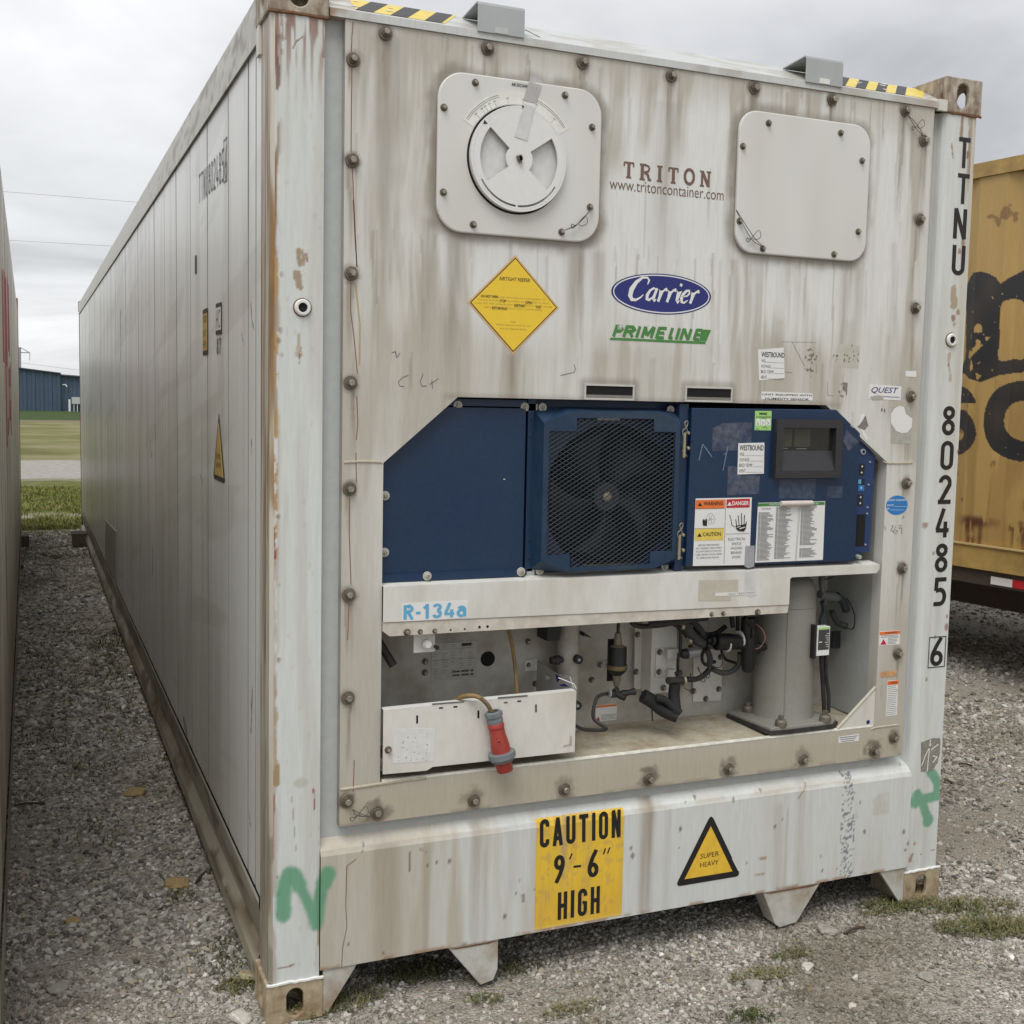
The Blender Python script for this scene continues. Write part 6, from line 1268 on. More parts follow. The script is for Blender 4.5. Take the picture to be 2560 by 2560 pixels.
m_.build('code_lines', INKS, o, kind='stuff'); tw('CONTROLLER', 'c5', 560, 1308, 628, .0045, yk, INK, o)
a, b__ = P3('c5', 695, 1268, -.013), P3('c5', 912, 1263, -.013); m_ = MB(); m_.lathe(a, b__, [(0, .0085), (.03, .009), (.5, .0093), (.97, .0088), (1, .0083)], 16); m_.build('rolled_paper', pmat('rolled_paper', (.60, .54, .50), .6, nz=.08), ctrl, True)['label'] = 'rolled white paper stuck over the chart heading'
o = card('c5', [(452, 1560), (515, 1556), (512, 1700), (470, 1712), (445, 1700)], yS2-.0015, pmat('tape_grey', (.33, .34, .36), .2), 'clear_tape', parent=ctrl)
GHOST = pmat('ghost_patch', (.030, .050, .095), .35, nz=.3, scale=50, dirt=(.06, .08, .12), dirt_amt=.7, dirt_scale=25)
GHOST2 = pmat('ghost_patch_pale', (.075, .088, .12), .5, nz=.5, scale=60, dirt=(.02, .04, .1), dirt_amt=.9, dirt_scale=18)
for pts, mt_ in (([(225, 745), (300, 712), (495, 705), (490, 895), (222, 905)], GHOST2), ([(330, 1010), (400, 1012), (395, 1070), (550, 1075), (545, 1200), (325, 1210)], GHOST2), ([(685, 1100), (940, 1098), (930, 1235), (680, 1228)], GHOST), ([(1020, 1150), (1125, 1145), (1115, 1228), (1012, 1225)], GHOST), ([(1150, 760), (1232, 840), (1160, 905), (1125, 830)], GHOST2)): card('c5', pts, yC, mt_, 'sticker_ghost', th=.0003, parent=ctrl)
m_ = MB()
for pts in ([(130, 968), (155, 855)], [(155, 855), (220, 945)], [(295, 1040), (330, 870)], [(300, 930), (320, 915)]): m_.ribbon([P('c5', *p, yS2) for p in pts], .0035, yS2-.001)
m_.build('chalk_mark', pmat('chalk', (.14, .20, .27), .7, nz=.4, scale=200), ctrl)
# blue inner side panel with breaker symbols
sp_ = MB().prism([P('c5', a, b__, .02) for a, b__ in [(1255, 800), (1345, 945), (1305, 1600), (1185, 1600), (1190, 800)]], .02, .045).build('breaker_panel', pmat('breaker_blue', (.014, .04, .13), .35), box); sp_['label'] = 'narrow blue breaker strip right of the control door'
ym = .0193
def pq(a, b__): return P('c5', a, b__, ym)
m_ = MB(); x, z = pq(1260, 909); m_.lathe((x, .02, z), (x, .014, z), [(0, .0105), (1, .0095)], 18); m_.build('key_ring', pmat('ringgrey', (.42, .44, .45), .4), sp_, True); m_ = MB(); m_.lathe((x, .0145, z), (x, .0125, z), [(0, .0062), (1, .005)], 14); m_.build('ring_hole', BLACK, sp_)
for a, b__, c_, d_, mt_ in ((1240, 990, 1275, 1030, BLACK), (1238, 1032, 1270, 1072, BLACK), (1232, 1095, 1272, 1135, BLACK), (1230, 1140, 1268, 1178, SBLUE), (1228, 1205, 1262, 1243, BLACK), (1226, 1248, 1260, 1282, BLACK), (1222, 1342, 1270, 1560, VOID), (1230, 1100, 1248, 1130, CYAN)):
    (xa, za), (xb, zb_) = pq(a, b__), pq(c_, d_); dd_ = .0004 if mt_ in (CYAN,) else 0; MB().box(xa, xb, ym-.0008-dd_, ym, zb_, za).build('breaker_symbol', mt_, sp_)
m_ = MB()
for a, b__ in ((1310, 980), (1300, 1136), (1293, 1292), (1290, 1336), (1278, 1550), (1158, 738), (1150, 728)):
    x, z = pq(a, b__); m_.lathe((x, .020 if a > 1200 else yC, z), (x, .016 if a > 1200 else yC-.003, z), [(0, .0035), (1, .0026)], 8)
m_.build('rivet', GALV, sp_); m_ = MB()
for a, b__ in ((1255, 1010), (1252, 1052), (1248, 1158), (1245, 1222), (1242, 1264)): x, z = pq(a, b__); m_.box(x-.0035, x+.0035, ym-.0013, ym-.0009, z-.0014, z+.0014); m_.box(x-.001, x+.001, ym-.0016, ym-.0013, z-.004, z+.004)
m_.build('pictogram', PAPER, sp_, kind='stuff'); x, z = pq(1212, 1630); m_ = MB(); m_.lathe((x, .03, z), (x, -.004, z), [(0, .008), (1, .007)], 14); m_.build('bolt', GALV, sp_); MB().box(1.93, 2.02, .012, .045, 1.262, 1.285).build('panel_flange', BLUE, sp_)
# slots above the opening
for sx0, sx1, sz0, sz1 in ((.9445, 1.115, 1.7815, 1.829), (1.295, 1.469, 1.782, 1.830)):
    m_ = MB(); t_ = .0055
    for q in ((sx0, sx1, sz0, sz0+t_), (sx0, sx1, sz1-t_, sz1), (sx0, sx0+t_, sz0+t_, sz1-t_), (sx1-t_, sx1, sz0+t_, sz1-t_)): m_.box(q[0], q[1], -.006, .002, q[2], q[3])
    o = m_.build('forklift_slot', pmat('slot_frame', (.55, .54, .51), .4, .2), box, bevel=.0006); MB().box(sx0+t_, sx1-t_, -.0025, -.0012, sz0+t_, sz1-t_).build('slot_void', VOID, o); MB().add([(sx0+t_, -.0052, sz0+t_), (sx1-t_, -.0052, sz0+t_), (sx1-t_, -.0028, sz0+t_+.010), (sx0+t_, -.0028, sz0+t_+.010)], [(0, 1, 2, 3)]).build('slot_floor', pmat('slot_floor', (.16, .15, .13), .5), o)
# cross beam
bm_ = MB(); bpt = [(.3245, 1.140), (1.716, 1.121), (1.716, 1.207), (1.722, 1.212), (2.072, 1.212), (2.085, 1.226), (2.085, 1.242), (.3245, 1.242)]
bm_.prism(bpt, -.012, -.008); bm_.add([(.3245, -.012, 1.242), (2.085, -.012, 1.242), (2.085, .046, 1.250), (.3245, .046, 1.250)], [(0, 1, 2, 3)]); bm_.add([(.3245, -.0085, 1.138), (1.716, -.0085, 1.119), (1.716, .030, 1.119), (.3245, .030, 1.138)], [(3, 2, 1, 0)])
beam = bm_.build('cross_beam', WHITE, box, bevel=.0015); beam['label'] = 'white cross beam below the blue panels'
bl_ = MB(); bl_.prism([(.345, 1.099), (1.712, 1.094), (1.716, 1.120), (.3245, 1.139), (.3245, 1.115)], -.009, -.004); bl_.build('beam_lip', pmat('lip_pinkish', (.60, .57, .51), .5, nz=.15, scale=25, dirt=(.38, .30, .22), dirt_amt=.5, dirt_scale=12), beam)
for v_, a_, b_, mm in (('d1', 380, 583, MED), ('d1', 486, 578, SML), ('d1', 604, 573, SML), ('d2', 1468, 523, SML), ('d2', 1580, 517, SML), ('d2', 1912, 505, MED)): x, z = P(v_, a_, b_, -.012); bolt(mm, x, z, -.009, beam)
m_ = MB()
for v_, a_, b_, r in (('d1', 730, 563, .003), ('d1', 843, 556, .003), ('d1', 962, 540, .0042), ('d1', 1027, 536, .0042)): x, z = P(v_, a_, b_, -.0095); m_.disc(x, z, r, -.0096, 14)
m_.build('drilled_hole', VOID, beam); q = [P('d1', a, b__, -.0125) for a, b__ in [(340, 340), (867, 320), (865, 470), (338, 498)]]; x0_, x1_, z0_, z1_ = q[0][0], q[1][0], q[3][1]+.001, q[1][1]-.001
o = MB().prism(rrect(x0_, z0_, x1_, z1_, .004, 3), -.0128, -.0121).build('refrigerant_label', PAPER, box); o['label'] = 'white label with light blue R-134a'; letters('R-134a', ((x0_+.004, z0_+.0045), (x1_-.004, z0_+.0045), (x0_+.004, z1_-.005)), -.0134, .18, CYAN, o, W=.56, gap=.13, widths={'-': .26, '1': .40})
card('d2', [(1340, 195), (1722, 188), (1718, 330), (1650, 345), (1650, 395), (1332, 395)], -.0122, pmat('ghost_tan', (.49, .46, .385), .6), 'sticker_ghost', parent=beam); card('d2', [(1780, 110), (1880, 105), (1890, 340), (1840, 360), (1785, 330)], -.0122, pmat('ghost_grey', (.58, .58, .57), .4), 'sticker_ghost', parent=beam)
card('d2', [(1500, 318), (1900, 303), (1900, 332), (1500, 350)], -.0128, CLEAN, 'sticker_ghost', parent=beam); tw('OLD TREATMENT', 'd2', 1628, 336, 1895, .005, -.0136, INKS, beam)
# =============================================================== BAY CONTENTS
def B(v_, a, b__, y): return P3(v_, a, b__, y)
# left side: hose stub, vent cap, rating plate, hole
m_ = MB(); p0_, p1_ = B('d1', 140, 640, .12), B('d1', 268, 850, .10); d_ = (Vector(p1_)-Vector(p0_)); m_.lathe(p0_, p1_, [(0, .013), (1, .0125), (1, .010), (.8, .0098)], 14); m_.build('drain_hose', RUBBER, box, True)
m_ = MB(); (xa, za), (xb, zb_) = P('d1', 432, 590, .03), P('d1', 600, 735, .03); m_.box(xa, xb, .028, .031, zb_, za+.02); m_.build('cap_bracket', WHITE, box); x, z = P('d1', 540, 675, .02)
m_ = MB(); m_.lathe((x, .028, z), (x, .008, z), [(0, .014), (.7, .0145), (.8, .012), (1, .010)], 20); m_.build('white_cap', CLEAN, box, True); x, z = P('d1', 608, 700, .02); m_ = MB(); m_.lathe((x, .026, z), (x+.003, .010, z), [(0, .005), (1, .006)], 8); m_.box(x-.006, x+.006, .008, .011, z-.002, z+.006); m_.build('valve_stem', BLACK, box)
q = [P('d1', a, b__, yW) for a, b__ in [(575, 670), (940, 650), (935, 950), (560, 975)]]; rp = MB().prism([(q[0][0], q[3][1]), (q[1][0], q[3][1]), (q[1][0], q[1][1]), (q[0][0], q[1][1])], yW-.002, yW).build('rating_plate', pmat('rating_plate', (.42, .42, .38), .4, .3), box)
m_ = MB(); x0_, x1_, z0_, z1_ = q[0][0], q[1][0], q[3][1], q[1][1]; h_ = z1_-z0_; w_ = x1_-x0_
for r in range(14):
    for c_ in range(5):
        if R_.random() < .7: xx = x0_+w_*(.04+.19*c_); zz_ = z0_+h_*(.94-.058*r); m_.box(xx, xx+w_*R_.uniform(.05, .14), yW-.0024, yW-.002, zz_, zz_+.0013)
for f_ in (.83, .55): m_.box(x0_+.004, x1_-.004, yW-.0024, yW-.002, z0_+h_*f_, z0_+h_*f_+.0009)
m_.build('plate_print', INKS, rp, kind='stuff'); m_ = MB(); m_.box(x0_+w_*.66, x0_+w_*.88, yW-.0024, yW-.002, z1_-.014, z1_-.004)
for r in range(2):
    for k_ in range(14):
        if k_ % 6 != 5: m_.box(x0_+w_*(.46+.034*k_), x0_+w_*(.485+.034*k_), yW-.0026, yW-.002, z0_+.022-r*.012, z0_+.028-r*.012)
m_.build('stamped_digits', INK, rp, kind='stuff')
x, z = P('d1', 1028, 795, yW); MB().lathe((x, yW, z), (x, yW-.004, z), [(0, .0245), (1, .0235)], 28).build('round_hole', VOID, box)
for v_, a_, b_, mm in (('d1', 528, 820, MED), ('d1', 526, 908, MED), ('d1', 1358, 658, MED), ('d1', 1358, 845, MED), ('d1', 1415, 998, MED), ('d1', 1868, 968, MED), ('d2', 312, 1160, MED)): x, z = P(v_, a_, b_, yW-.006); bolt(mm, x, z, yW, box)
(xa, za), (xb, zb_) = P('d1', 1325, 805, yW), P('d1', 1425, 885, yW); MB().box(xa, xb, yW-.004, yW, zb_, za).build('small_plate', WHITE, box)
# vertical receiver pipe
x, _ = P('d1', 1700, 800, .20); m_ = MB(); m_.lathe((x, .225, .70), (x, .225, 1.16), [(0, .036), (1, .036)], 24); m_.build('receiver_tank', BAYW, box, True)
for v_, a_, b_, yy in (('d1', 1765, 805, .17), ('d1', 1755, 1175, .17)): x2, z2 = P(v_, a_, b_, yy); m_ = MB(); m_.lathe((x2, .225, z2), (x2, yy, z2), [(0, .011), (.6, .012), (.62, .0145), (1, .0145), (1, .008), (.9, .008)], 12); o = m_.build('sight_glass', RUBBER, box, True); MB().lathe((x2, yy+.004, z2), (x2, yy-.001, z2), [(0, .0058), (1, .005)], 12).build('brass_core', GALV, o)
m_ = MB(); p0_ = B('d1', 1580, 805, .21); m_.lathe((p0_[0]-.02, .21, p0_[2]), (p0_[0]+.03, .21, p0_[2]), [(0, .012), (.25, .012), (.3, .015), (.6, .015), (.65, .011), (1, .011)], 10); m_.build('pipe_union', RUBBER, box, True)
(xa, za), (xb, zb_) = P('d1', 1490, 500, .2), P('d1', 1835, 620, .2); MB().box(xa, xa+.045, .18, .26, zb_, za+.03).build('pipe_clamp', BLACK, box); MB().prism([P('d1', a, b__, .2) for a, b__ in [(1780, 570), (1845, 615), (1780, 605)]], .18, .21).build('pipe_clamp', BLACK, box)
# filter drier
fy = .17; fx, _ = P('d2', 555, 900, fy); zt_ = [P('d2', 555, b__, fy)[1] for b__ in (600, 705, 800, 838, 1000, 1015, 1050, 1065, 1110, 1215, 1250)]
def seg(z0_, z1_, prof, mat_, name): return MB().lathe((fx, fy, z0_), (fx, fy, z1_), prof, 20).build(name, mat_, box, True)
seg(zt_[0], zt_[1], [(0, .0055), (1, .0055)], RUBBER, 'drier_pipe'); seg(zt_[1], zt_[3], [(0, .0105), (.4, .012), (.8, .014), (1, .024)], pmat('drier_neck', (.22, .19, .13), .5, .2), 'drier_neck')
seg(zt_[3], zt_[8], [(0, .029), (.06, .031), (.62, .031), (.66, .034), (.82, .033), (.9, .026), (1, .016)], BLACK, 'drier_body'); seg(zt_[5]+.002, zt_[6], [(0, .0345), (1, .0345)], pmat('brass_band', (.22, .17, .08), .4, .5), 'drier_band')
seg(zt_[8], zt_[9], [(0, .0155), (.5, .013), (1, .009)], pmat('drier_neck', (.22, .19, .13), .5, .2), 'drier_neck'); seg(zt_[9], zt_[10], [(0, .0055), (1, .0055)], RUBBER, 'drier_pipe')
m_ = MB(); (xa, za), (xb, zb_) = P('d2', 468, 765, .2), P('d2', 500, 1165, .2); m_.box(xa, xb+.01, .195, .205, zb_, za); m_.build('drier_bracket', BLACK, box); q = P('d2', 375, 1005, .2); m_ = MB(); m_.box(q[0]-.008, q[0]+.05, .19, .20, q[1]-.008, q[1]+.010); m_.build('drier_bracket', GALV, box); bolt(MED, q[0], q[1], .19, box)
# valve and pipe below drier
m_ = MB(); m_.tube([B('d2', 460, 1290, .14), B('d2', 380, 1310, .13), B('d2', 340, 1370, .12), B('d2', 318, 1500, .11), B('d2', 350, 1560, .10), B('d2', 440, 1620, .08), B('d2', 420, 1642, .07), B('d2', 250, 1640, .06), B('d2', 170, 1610, .06), B('d2', 80, 1560, .07)], .0058, 8); m_.build('liquid_line', RUBBER, box, True)
m_ = MB(); m_.tube([B('d2', 470, 1290, .14), B('d2', 560, 1300, .14), B('d2', 640, 1285, .13), B('d2', 720, 1270, .13)], lambda t_: .011+.002*math.sin(t_*14), 10); m_.tube([B('d2', 540, 1240, .15), B('d2', 560, 1300, .14), B('d2', 630, 1335, .12)], .010, 10); m_.build('service_valve', RUBBER, box, True)
x, z = P('d2', 484, 1290, .13); MB().lathe((x-.002, .135, z), (x+.002, .135, z), [(0, .0135), (1, .0135)], 14).build('hose_clip', GALV, box)
(xa, za), (xb, zb_) = P('d2', 345, 1405, yW), P('d2', 542, 1540, yW); o = MB().box(xa, xb, yW-.002, yW, zb_, za).build('warning_sticker', PAPER, box); o['label'] = 'faded warning sticker on the bay back wall'; MB().box(xa+.001, xb-.001, yW-.0026, yW-.002, za-.008, za-.001).build('orange_band', ORANGE, o)
m_ = MB(); [m_.box(xa+.02, xb-.003, yW-.0026, yW-.002, zb_+.004+i*.004, zb_+.0052+i*.004) for i in range(5)]; m_.build('small_print', INKS, o); MB().add([(xa+.002, yW-.0026, zb_+.002), (xa+.017, yW-.0026, zb_+.002), (xa+.0095, yW-.0026, zb_+.018)], [(0, 1, 2)]).build('warning_symbol', RED, o)
# white folded bracket with valve plate
m_ = MB(); q = lambda a, b__, y: B('d2', a, b__, y)
m_.prism([P('d2', a, b__, .262) for a, b__ in [(722, 655), (790, 655), (785, 1245), (712, 1245)]], .258, .264); o = m_.build('valve_bracket', WHITE, box)
xl_, _ = P('d2', 785, 900, .258); xm_, _ = P('d2', 880, 900, .20); xr_, _ = P('d2', 1120, 900, .20); zt2 = P('d2', 880, 645, .20)[1]; zb2 = P('d2', 880, 1290, .20)[1]
MB().add([(xl_, .258, zb2-.0), (xm_, .200, zb2), (xm_, .200, 1.13), (xl_, .258, 1.13)], [(0, 1, 2, 3)]).build('bracket_side', WHITE, o)
MB().box(xm_, xr_, .198, .202, zb2, 1.13).build('bracket_face', pmat('bracket_face', (.58, .575, .54), .5, nz=.05), o)
for a, b__ in ((750, 720), (735, 1080)): x, z = P('d2', a, b__, .256); bolt(MED, x, z, .258, o)
(xa, za), (xb, zb_) = P('d2', 925, 855, .196), P('d2', 1020, 1120, .196); MB().prism(rrect(xa, zb_, xb, za, .005, 3), .192, .198).build('valve_plate', WHITE, o, bevel=.001)
for a, b__ in ((965, 890), (958, 1080), (1003, 1235)): x, z = P('d2', a, b__, .19); bolt(MED, x, z, .192, o)
(xa, za), (xb, zb_) = P('d2', 1035, 865, .17), P('d2', 1135, 945, .17); MB().box(xa, xb, .165, .198, zb_, za).build('solenoid_block', WHITE, o, bevel=.001); (xa, za), (xb, zb_) = P('d2', 1045, 1065, .17), P('d2', 1120, 1130, .17); MB().box(xa, xb, .17, .198, zb_, za).build('solenoid_block', WHITE, o, bevel=.001)
# cover plate on the back wall
cpl = MB().prism([P('d2', a, b__, yW) for a, b__ in [(1285, 860), (1565, 850), (1550, 1355), (1275, 1370)]], yW-.006, yW).build('inspection_plate', WHITE, box, bevel=.002)
for a, b__ in ((1555, 938), (1537, 1248), (1413, 1342), (1295, 1268)): x, z = P('d2', a, b__, yW-.01); bolt(MED, x, z, yW-.006, cpl)
# black insulated pipes and valves
m_ = MB(); m_.tube([q(690, 600, .12), q(760, 640, .12), q(950, 632, .12), q(1080, 610, .12), q(1180, 590, .14)], .0085, 8); m_.build('insulated_pipe', RUBBER, box, True)
m_ = MB(); m_.tube([q(1190, 590, .14), q(1250, 690, .14), q(1340, 790, .15), q(1440, 810, .15)], .0165, 10); m_.tube([q(1270, 590, .17), q(1350, 660, .17), q(1400, 760, .16), q(1420, 860, .16), q(1450, 950, .17), q(1440, 1030, .18)], .0105, 8); m_.build('insulated_pipe', pmat('foam_grey', (.055, .055, .055), .8, nz=.2), box, True)
m_ = MB(); m_.tube([q(1075, 620, .13), q(1150, 640, .13), q(1165, 720, .13), q(1160, 880, .13)], .0055, 8); m_.tube([q(1145, 900, .13), q(1140, 1000, .13), q(1140, 1110, .13)], .0048, 8); m_.build('capillary_pipe', BLACK, box, True)
m_ = MB(); m_.tube([q(1140, 1080, .12), q(1150, 1110, .12)], .013, 10, 0); m_.tube([q(1045, 1165, .10), q(1110, 1165, .11), q(1180, 1165, .12)], lambda t_: .0125, 10); m_.tube([q(1230, 1150, .13), q(1300, 1155, .13), q(1380, 1120, .14), q(1440, 1060, .15)], .0095, 8); m_.build('angle_valve', RUBBER, box, True)
x, z = P('d2', 1190, 1165, .12); MB().lathe((x-.004, .12, z), (x+.004, .12, z), [(0, .019), (1, .019)], 16).build('valve_nut', ZINC, box)
m_ = MB(); m_.tube([q(1110, 1200, .10), q(1100, 1300, .10), q(1110, 1400, .09), q(1120, 1480, .08)], .019, 10); m_.tube([q(800, 1310, .14), q(900, 1370, .13), q(1000, 1450, .11), q(1140, 1510, .08)], .023, 10); m_.tube([q(930, 1330, .10), q(1010, 1350, .09), q(1090, 1420, .08), q(1160, 1480, .07)], .0125, 10); m_.build('foam_elbow', pmat('foam_black', (.012, .013, .014), .75, nz=.3), box, True)
m_ = MB(); m_.add([q(785, 1270, .13), q(880, 1290, .12), q(940, 1420, .11), q(850, 1400, .13), q(785, 1360, .14)], [(0, 1, 2, 3, 4)]); m_.add([q(880, 1430, .12), q(893, 1430, .12), q(902, 1562, .10), q(885, 1550, .10)], [(0, 1, 2, 3)]); m_.build('foam_flap', pmat('foam_black', (.012, .013, .014), .75, nz=.3), box)
m_ = MB(); m_.lathe(q(1500, 790, .13), q(1760, 790, .13), [(0, .024), (.04, .029), (.55, .029), (.6, .026), (1, .026)], 18); m_.tube([q(1430, 775, .14), q(1500, 780, .13)], .013, 10, 0); m_.lathe(q(1820, 560, .13), q(1815, 1080, .13), [(0, .024), (.4, .027), (.7, .022), (.95, .021), (1, .015)], 16); m_.lathe(q(1830, 850, .13), q(2010, 835, .13), [(0, .019), (.5, .019), (.6, .012), (1, .012)], 14); m_.build('suction_valve', BLACK, box, True)
m_ = MB(); m_.tube([q(1655, 540, .15), q(1670, 650, .15)], .008, 8, 0); m_.build('hanging_pipe', BLACK, box, True); m_ = MB(); m_.tube([q(1715, 540, .16), q(1715, 680, .16)], .006, 8, 0); m_.build('hanging_pipe', BLACK, box, True); m_ = MB(); m_.tube([q(1470, 1050, .17), q(1560, 1090, .17), q(1660, 1075, .17), q(1730, 1000, .16), q(1735, 900, .15)], .0095, 8); m_.build('hose_loop', pmat('foam_grey', (.055, .055, .055), .8, nz=.2), box, True)
m_ = MB()
for a, b0, b1 in ((1605, 740, 870), (1735, 700, 835)):
    (x0_, y0_, z0_), (x1_, y1_, z1_) = q(a-12, b0, .13), q(a, b1, .13); m_.lathe((x1_-.003, .13, (z0_+z1_)/2), (x1_+.002, .13, (z0_+z1_)/2+.0003), [(0, .0298), (1, .0298)], 18)
m_.build('cable_tie', PAPER, box); m_ = MB(); m_.lathe(q(1165, 905, .13), q(1225, 905, .13), [(0, .012), (.5, .017), (1, .017)], 12); m_.build('solenoid_coil', BLACK, box, True)
m_ = MB(); m_.lathe(q(1225, 905, .13), q(1330, 890, .13), [(0, .0185), (1, .0175)], 14); m_.build('solenoid_can', pmat('can_grey', (.22, .22, .23), .3, .3), box, True)
m_ = MB(); m_.tube([q(1330, 1030, .11), q(1370, 1120, .10), q(1400, 1150, .11), q(1390, 1180, .11), q(1330, 1150, .11), q(1290, 1120, .12)], .0014, 5); m_.tube([q(1380, 970, .12), q(1430, 1040, .11), q(1445, 1110, .11), q(1420, 1140, .12), q(1350, 1080, .12), q(1330, 1040, .12)], .0014, 5); m_.tube([q(1200, 1235, .10), q(1240, 1255, .10), q(1275, 1250, .11), q(1260, 1090, .12)], .0014, 5); m_.tube([q(1390, 985, .13), q(1450, 1010, .13), q(1540, 1040, .13), q(1570, 980, .13), q(1570, 860, .14)], .0014, 5); m_.build('coiled_capillary', pmat('dark_copper', (.05, .045, .04), .4, .5), box, True)
m_ = MB(); q3 = lambda a, b__, y: B('d3', a, b__, y); m_.tube([q3(420, 560, .13), q3(490, 610, .10), q3(525, 690, .09), q3(480, 770, .10), q3(420, 780, .12)], .0018, 6); m_.build('pink_wire', pmat('pinkwire', (.45, .22, .17), .5), box, True)
for i_, pts in enumerate(([(1100, 620, .20), (1200, 700, .21), (1260, 820, .21), (1250, 900, .22)], [(1300, 600, .21), (1330, 700, .21), (1480, 720, .20), (1600, 640, .20)], [(1400, 860, .2), (1370, 930, .21), (1400, 1010, .2), (1500, 980, .2)], [(1560, 880, .18), (1600, 960, .19), (1720, 1000, .2)], [(980, 640, .22), (1050, 740, .23), (1060, 860, .23)], [(860, 610, .10), (1000, 606, .09), (1200, 585, .09), (1420, 560, .09)], [(1780, 560, .1), (1850, 640, .11), (1890, 760, .12), (1880, 900, .13)])):
    MB().tube([q(*p_i) for p_i in pts], (.0075, .009, .006, .005, .004, .010, .008)[i_], 8).build('hose', (RUBBER, BLACK, RUBBER, BLACK, CABLE, RUBBER, BLACK)[i_], box, True)
for a, b__, y_, r_i in ((1250, 780, .15, .012), (1420, 830, .14, .015), (1470, 770, .13, .017), (1180, 640, .13, .011), (1830, 700, .12, .021)):
    p_i = q(a, b__, y_); MB().lathe((p_i[0]-.006, p_i[1], p_i[2]), (p_i[0]+.006, p_i[1], p_i[2]), [(0, r_i), (.2, r_i*1.15), (.8, r_i*1.15), (1, r_i)], 14).build('pipe_collar', BLACK if r_i > .013 else ZINC, box, True)
# compressor
cxm, _ = P('d3', 760, 900, .15); cz0_ = .715; m_ = MB(); ccx = 1.826; ccy = .150
m_.lathe((ccx, ccy, .70), (ccx, ccy, 1.205), [(0, .110), (.06, .103), (.5, .101), (.78, .100), (.80, .098), (.90, .095), (.95, .083), (.985, .056), (1, .02)], 36); comp = m_.build('compressor', COMP, box, True); comp['label'] = 'tall grey cylindrical compressor'
m_ = MB(); m_.lathe((ccx, ccy, 1.090), (ccx, ccy, 1.094), [(0, .1010), (.5, .1022), (1, .1010)], 36); m_.tube([(ccx-.055, ccy-.087, .72), (ccx-.055, ccy-.084, 1.09)], .0025, 6, 0); m_.build('weld_seam', COMP, comp, True)
base_pts = [P('d3', 345, 1290, .10)]
bpz = .700; G2 = lambda a, b__: G('d3', a, b__, bpz); bb = [G2(345, 1285), G2(600, 1440), G2(700, 1425), G2(1060, 1400), G2(1065, 1375)]
bb = [(1.655, .235), (1.672, .000), (1.735, -.004), (1.925, .000), (1.965, .030), (1.94, .26)]
m_ = MB(); n_ = len(bb); m_.add([(x, y, .694) for x, y in bb]+[(x, y, .706) for x, y in bb], [tuple(range(n_))[::-1], tuple(range(n_, 2*n_))]+[(i, (i+1) % n_, n_+(i+1) % n_, n_+i) for i in range(n_)]); m_.build('compressor_base', COMP, comp, bevel=.003)
m_ = MB(); m_.add([(x*1.0+(x-1.8)*.03, y-.002, .683) for x, y in bb]+[(x+(x-1.8)*.03, y-.002, .6945) for x, y in bb], [tuple(range(n_))[::-1], tuple(range(n_, 2*n_))]+[(i, (i+1) % n_, n_+(i+1) % n_, n_+i) for i in range(n_)]); m_.build('rubber_mat', RUBBER, comp)
for v_, a_, b_ in (('d3', 388, 1240, ), ('d3', 655, 1355), ('d3', 1020, 1320)):
    x, y = G(v_, a_, b_+25, .715); x = max(x, 1.66); y = max(y, .012); m_ = MB(); m_.lathe((x, y, .706), (x, y, .728), [(0, .020), (.7, .020), (1, .016)], 16); m_.lathe((x, y, .728), (x, y, .742), [(0, .0105), (1, .0105)], 6); m_.build('mount_bolt', STEEL, comp)
# terminal box
q = [P('d3', a, b__, .03) for a, b__ in [(950, 605), (1050, 612), (1045, 845), (938, 838)]]; tx0, tx1, tz0, tz1 = q[3][0]+.001, q[1][0]-.001, q[3][1], q[0][1]
tbx = MB().box(tx0, tx1, .030, .060, tz0, tz1).build('terminal_box', PAPER, comp, bevel=.001); tbx['label'] = 'small white box with black label on the compressor'
MB().box(tx0+.003, tx1-.003, .0292, .0300, tz0+.020, tz1-.010).build('box_label', pmat('label_dark', (.05, .05, .052), .4), tbx); MB().box(tx0+.003, tx1-.003, .0290, .0300, tz1-.009, tz1-.002).build('label_stripe', PGREEN, tbx)
m_ = MB(); [m_.box(tx1-.014-.003*(i % 3), tx1-.005, .0284, .0292, tz0+.03+i*.0075, tz0+.0315+i*.0075) for i in range(7)]; m_.box(tx0+.006, tx0+.018, .0284, .0292, tz0+.046, tz0+.049); m_.build('label_print', PAPER, tbx); MB().box(tx0-.010, tx0-.001, .034, .075, tz0-.010, tz1+.006).build('box_back', BLACK, tbx)
m_ = MB(); m_.tube([q3(975, 840, .05), q3(985, 1000, .06), q3(995, 1180, .07), q3(1000, 1290, .08)], .0075, 8); m_.tube([q3(1010, 840, .05), q3(1015, 1000, .06), q3(1035, 1150, .06), q3(1035, 1290, .07)], .0065, 8); m_.build('power_conduit', RUBBER, box, True)
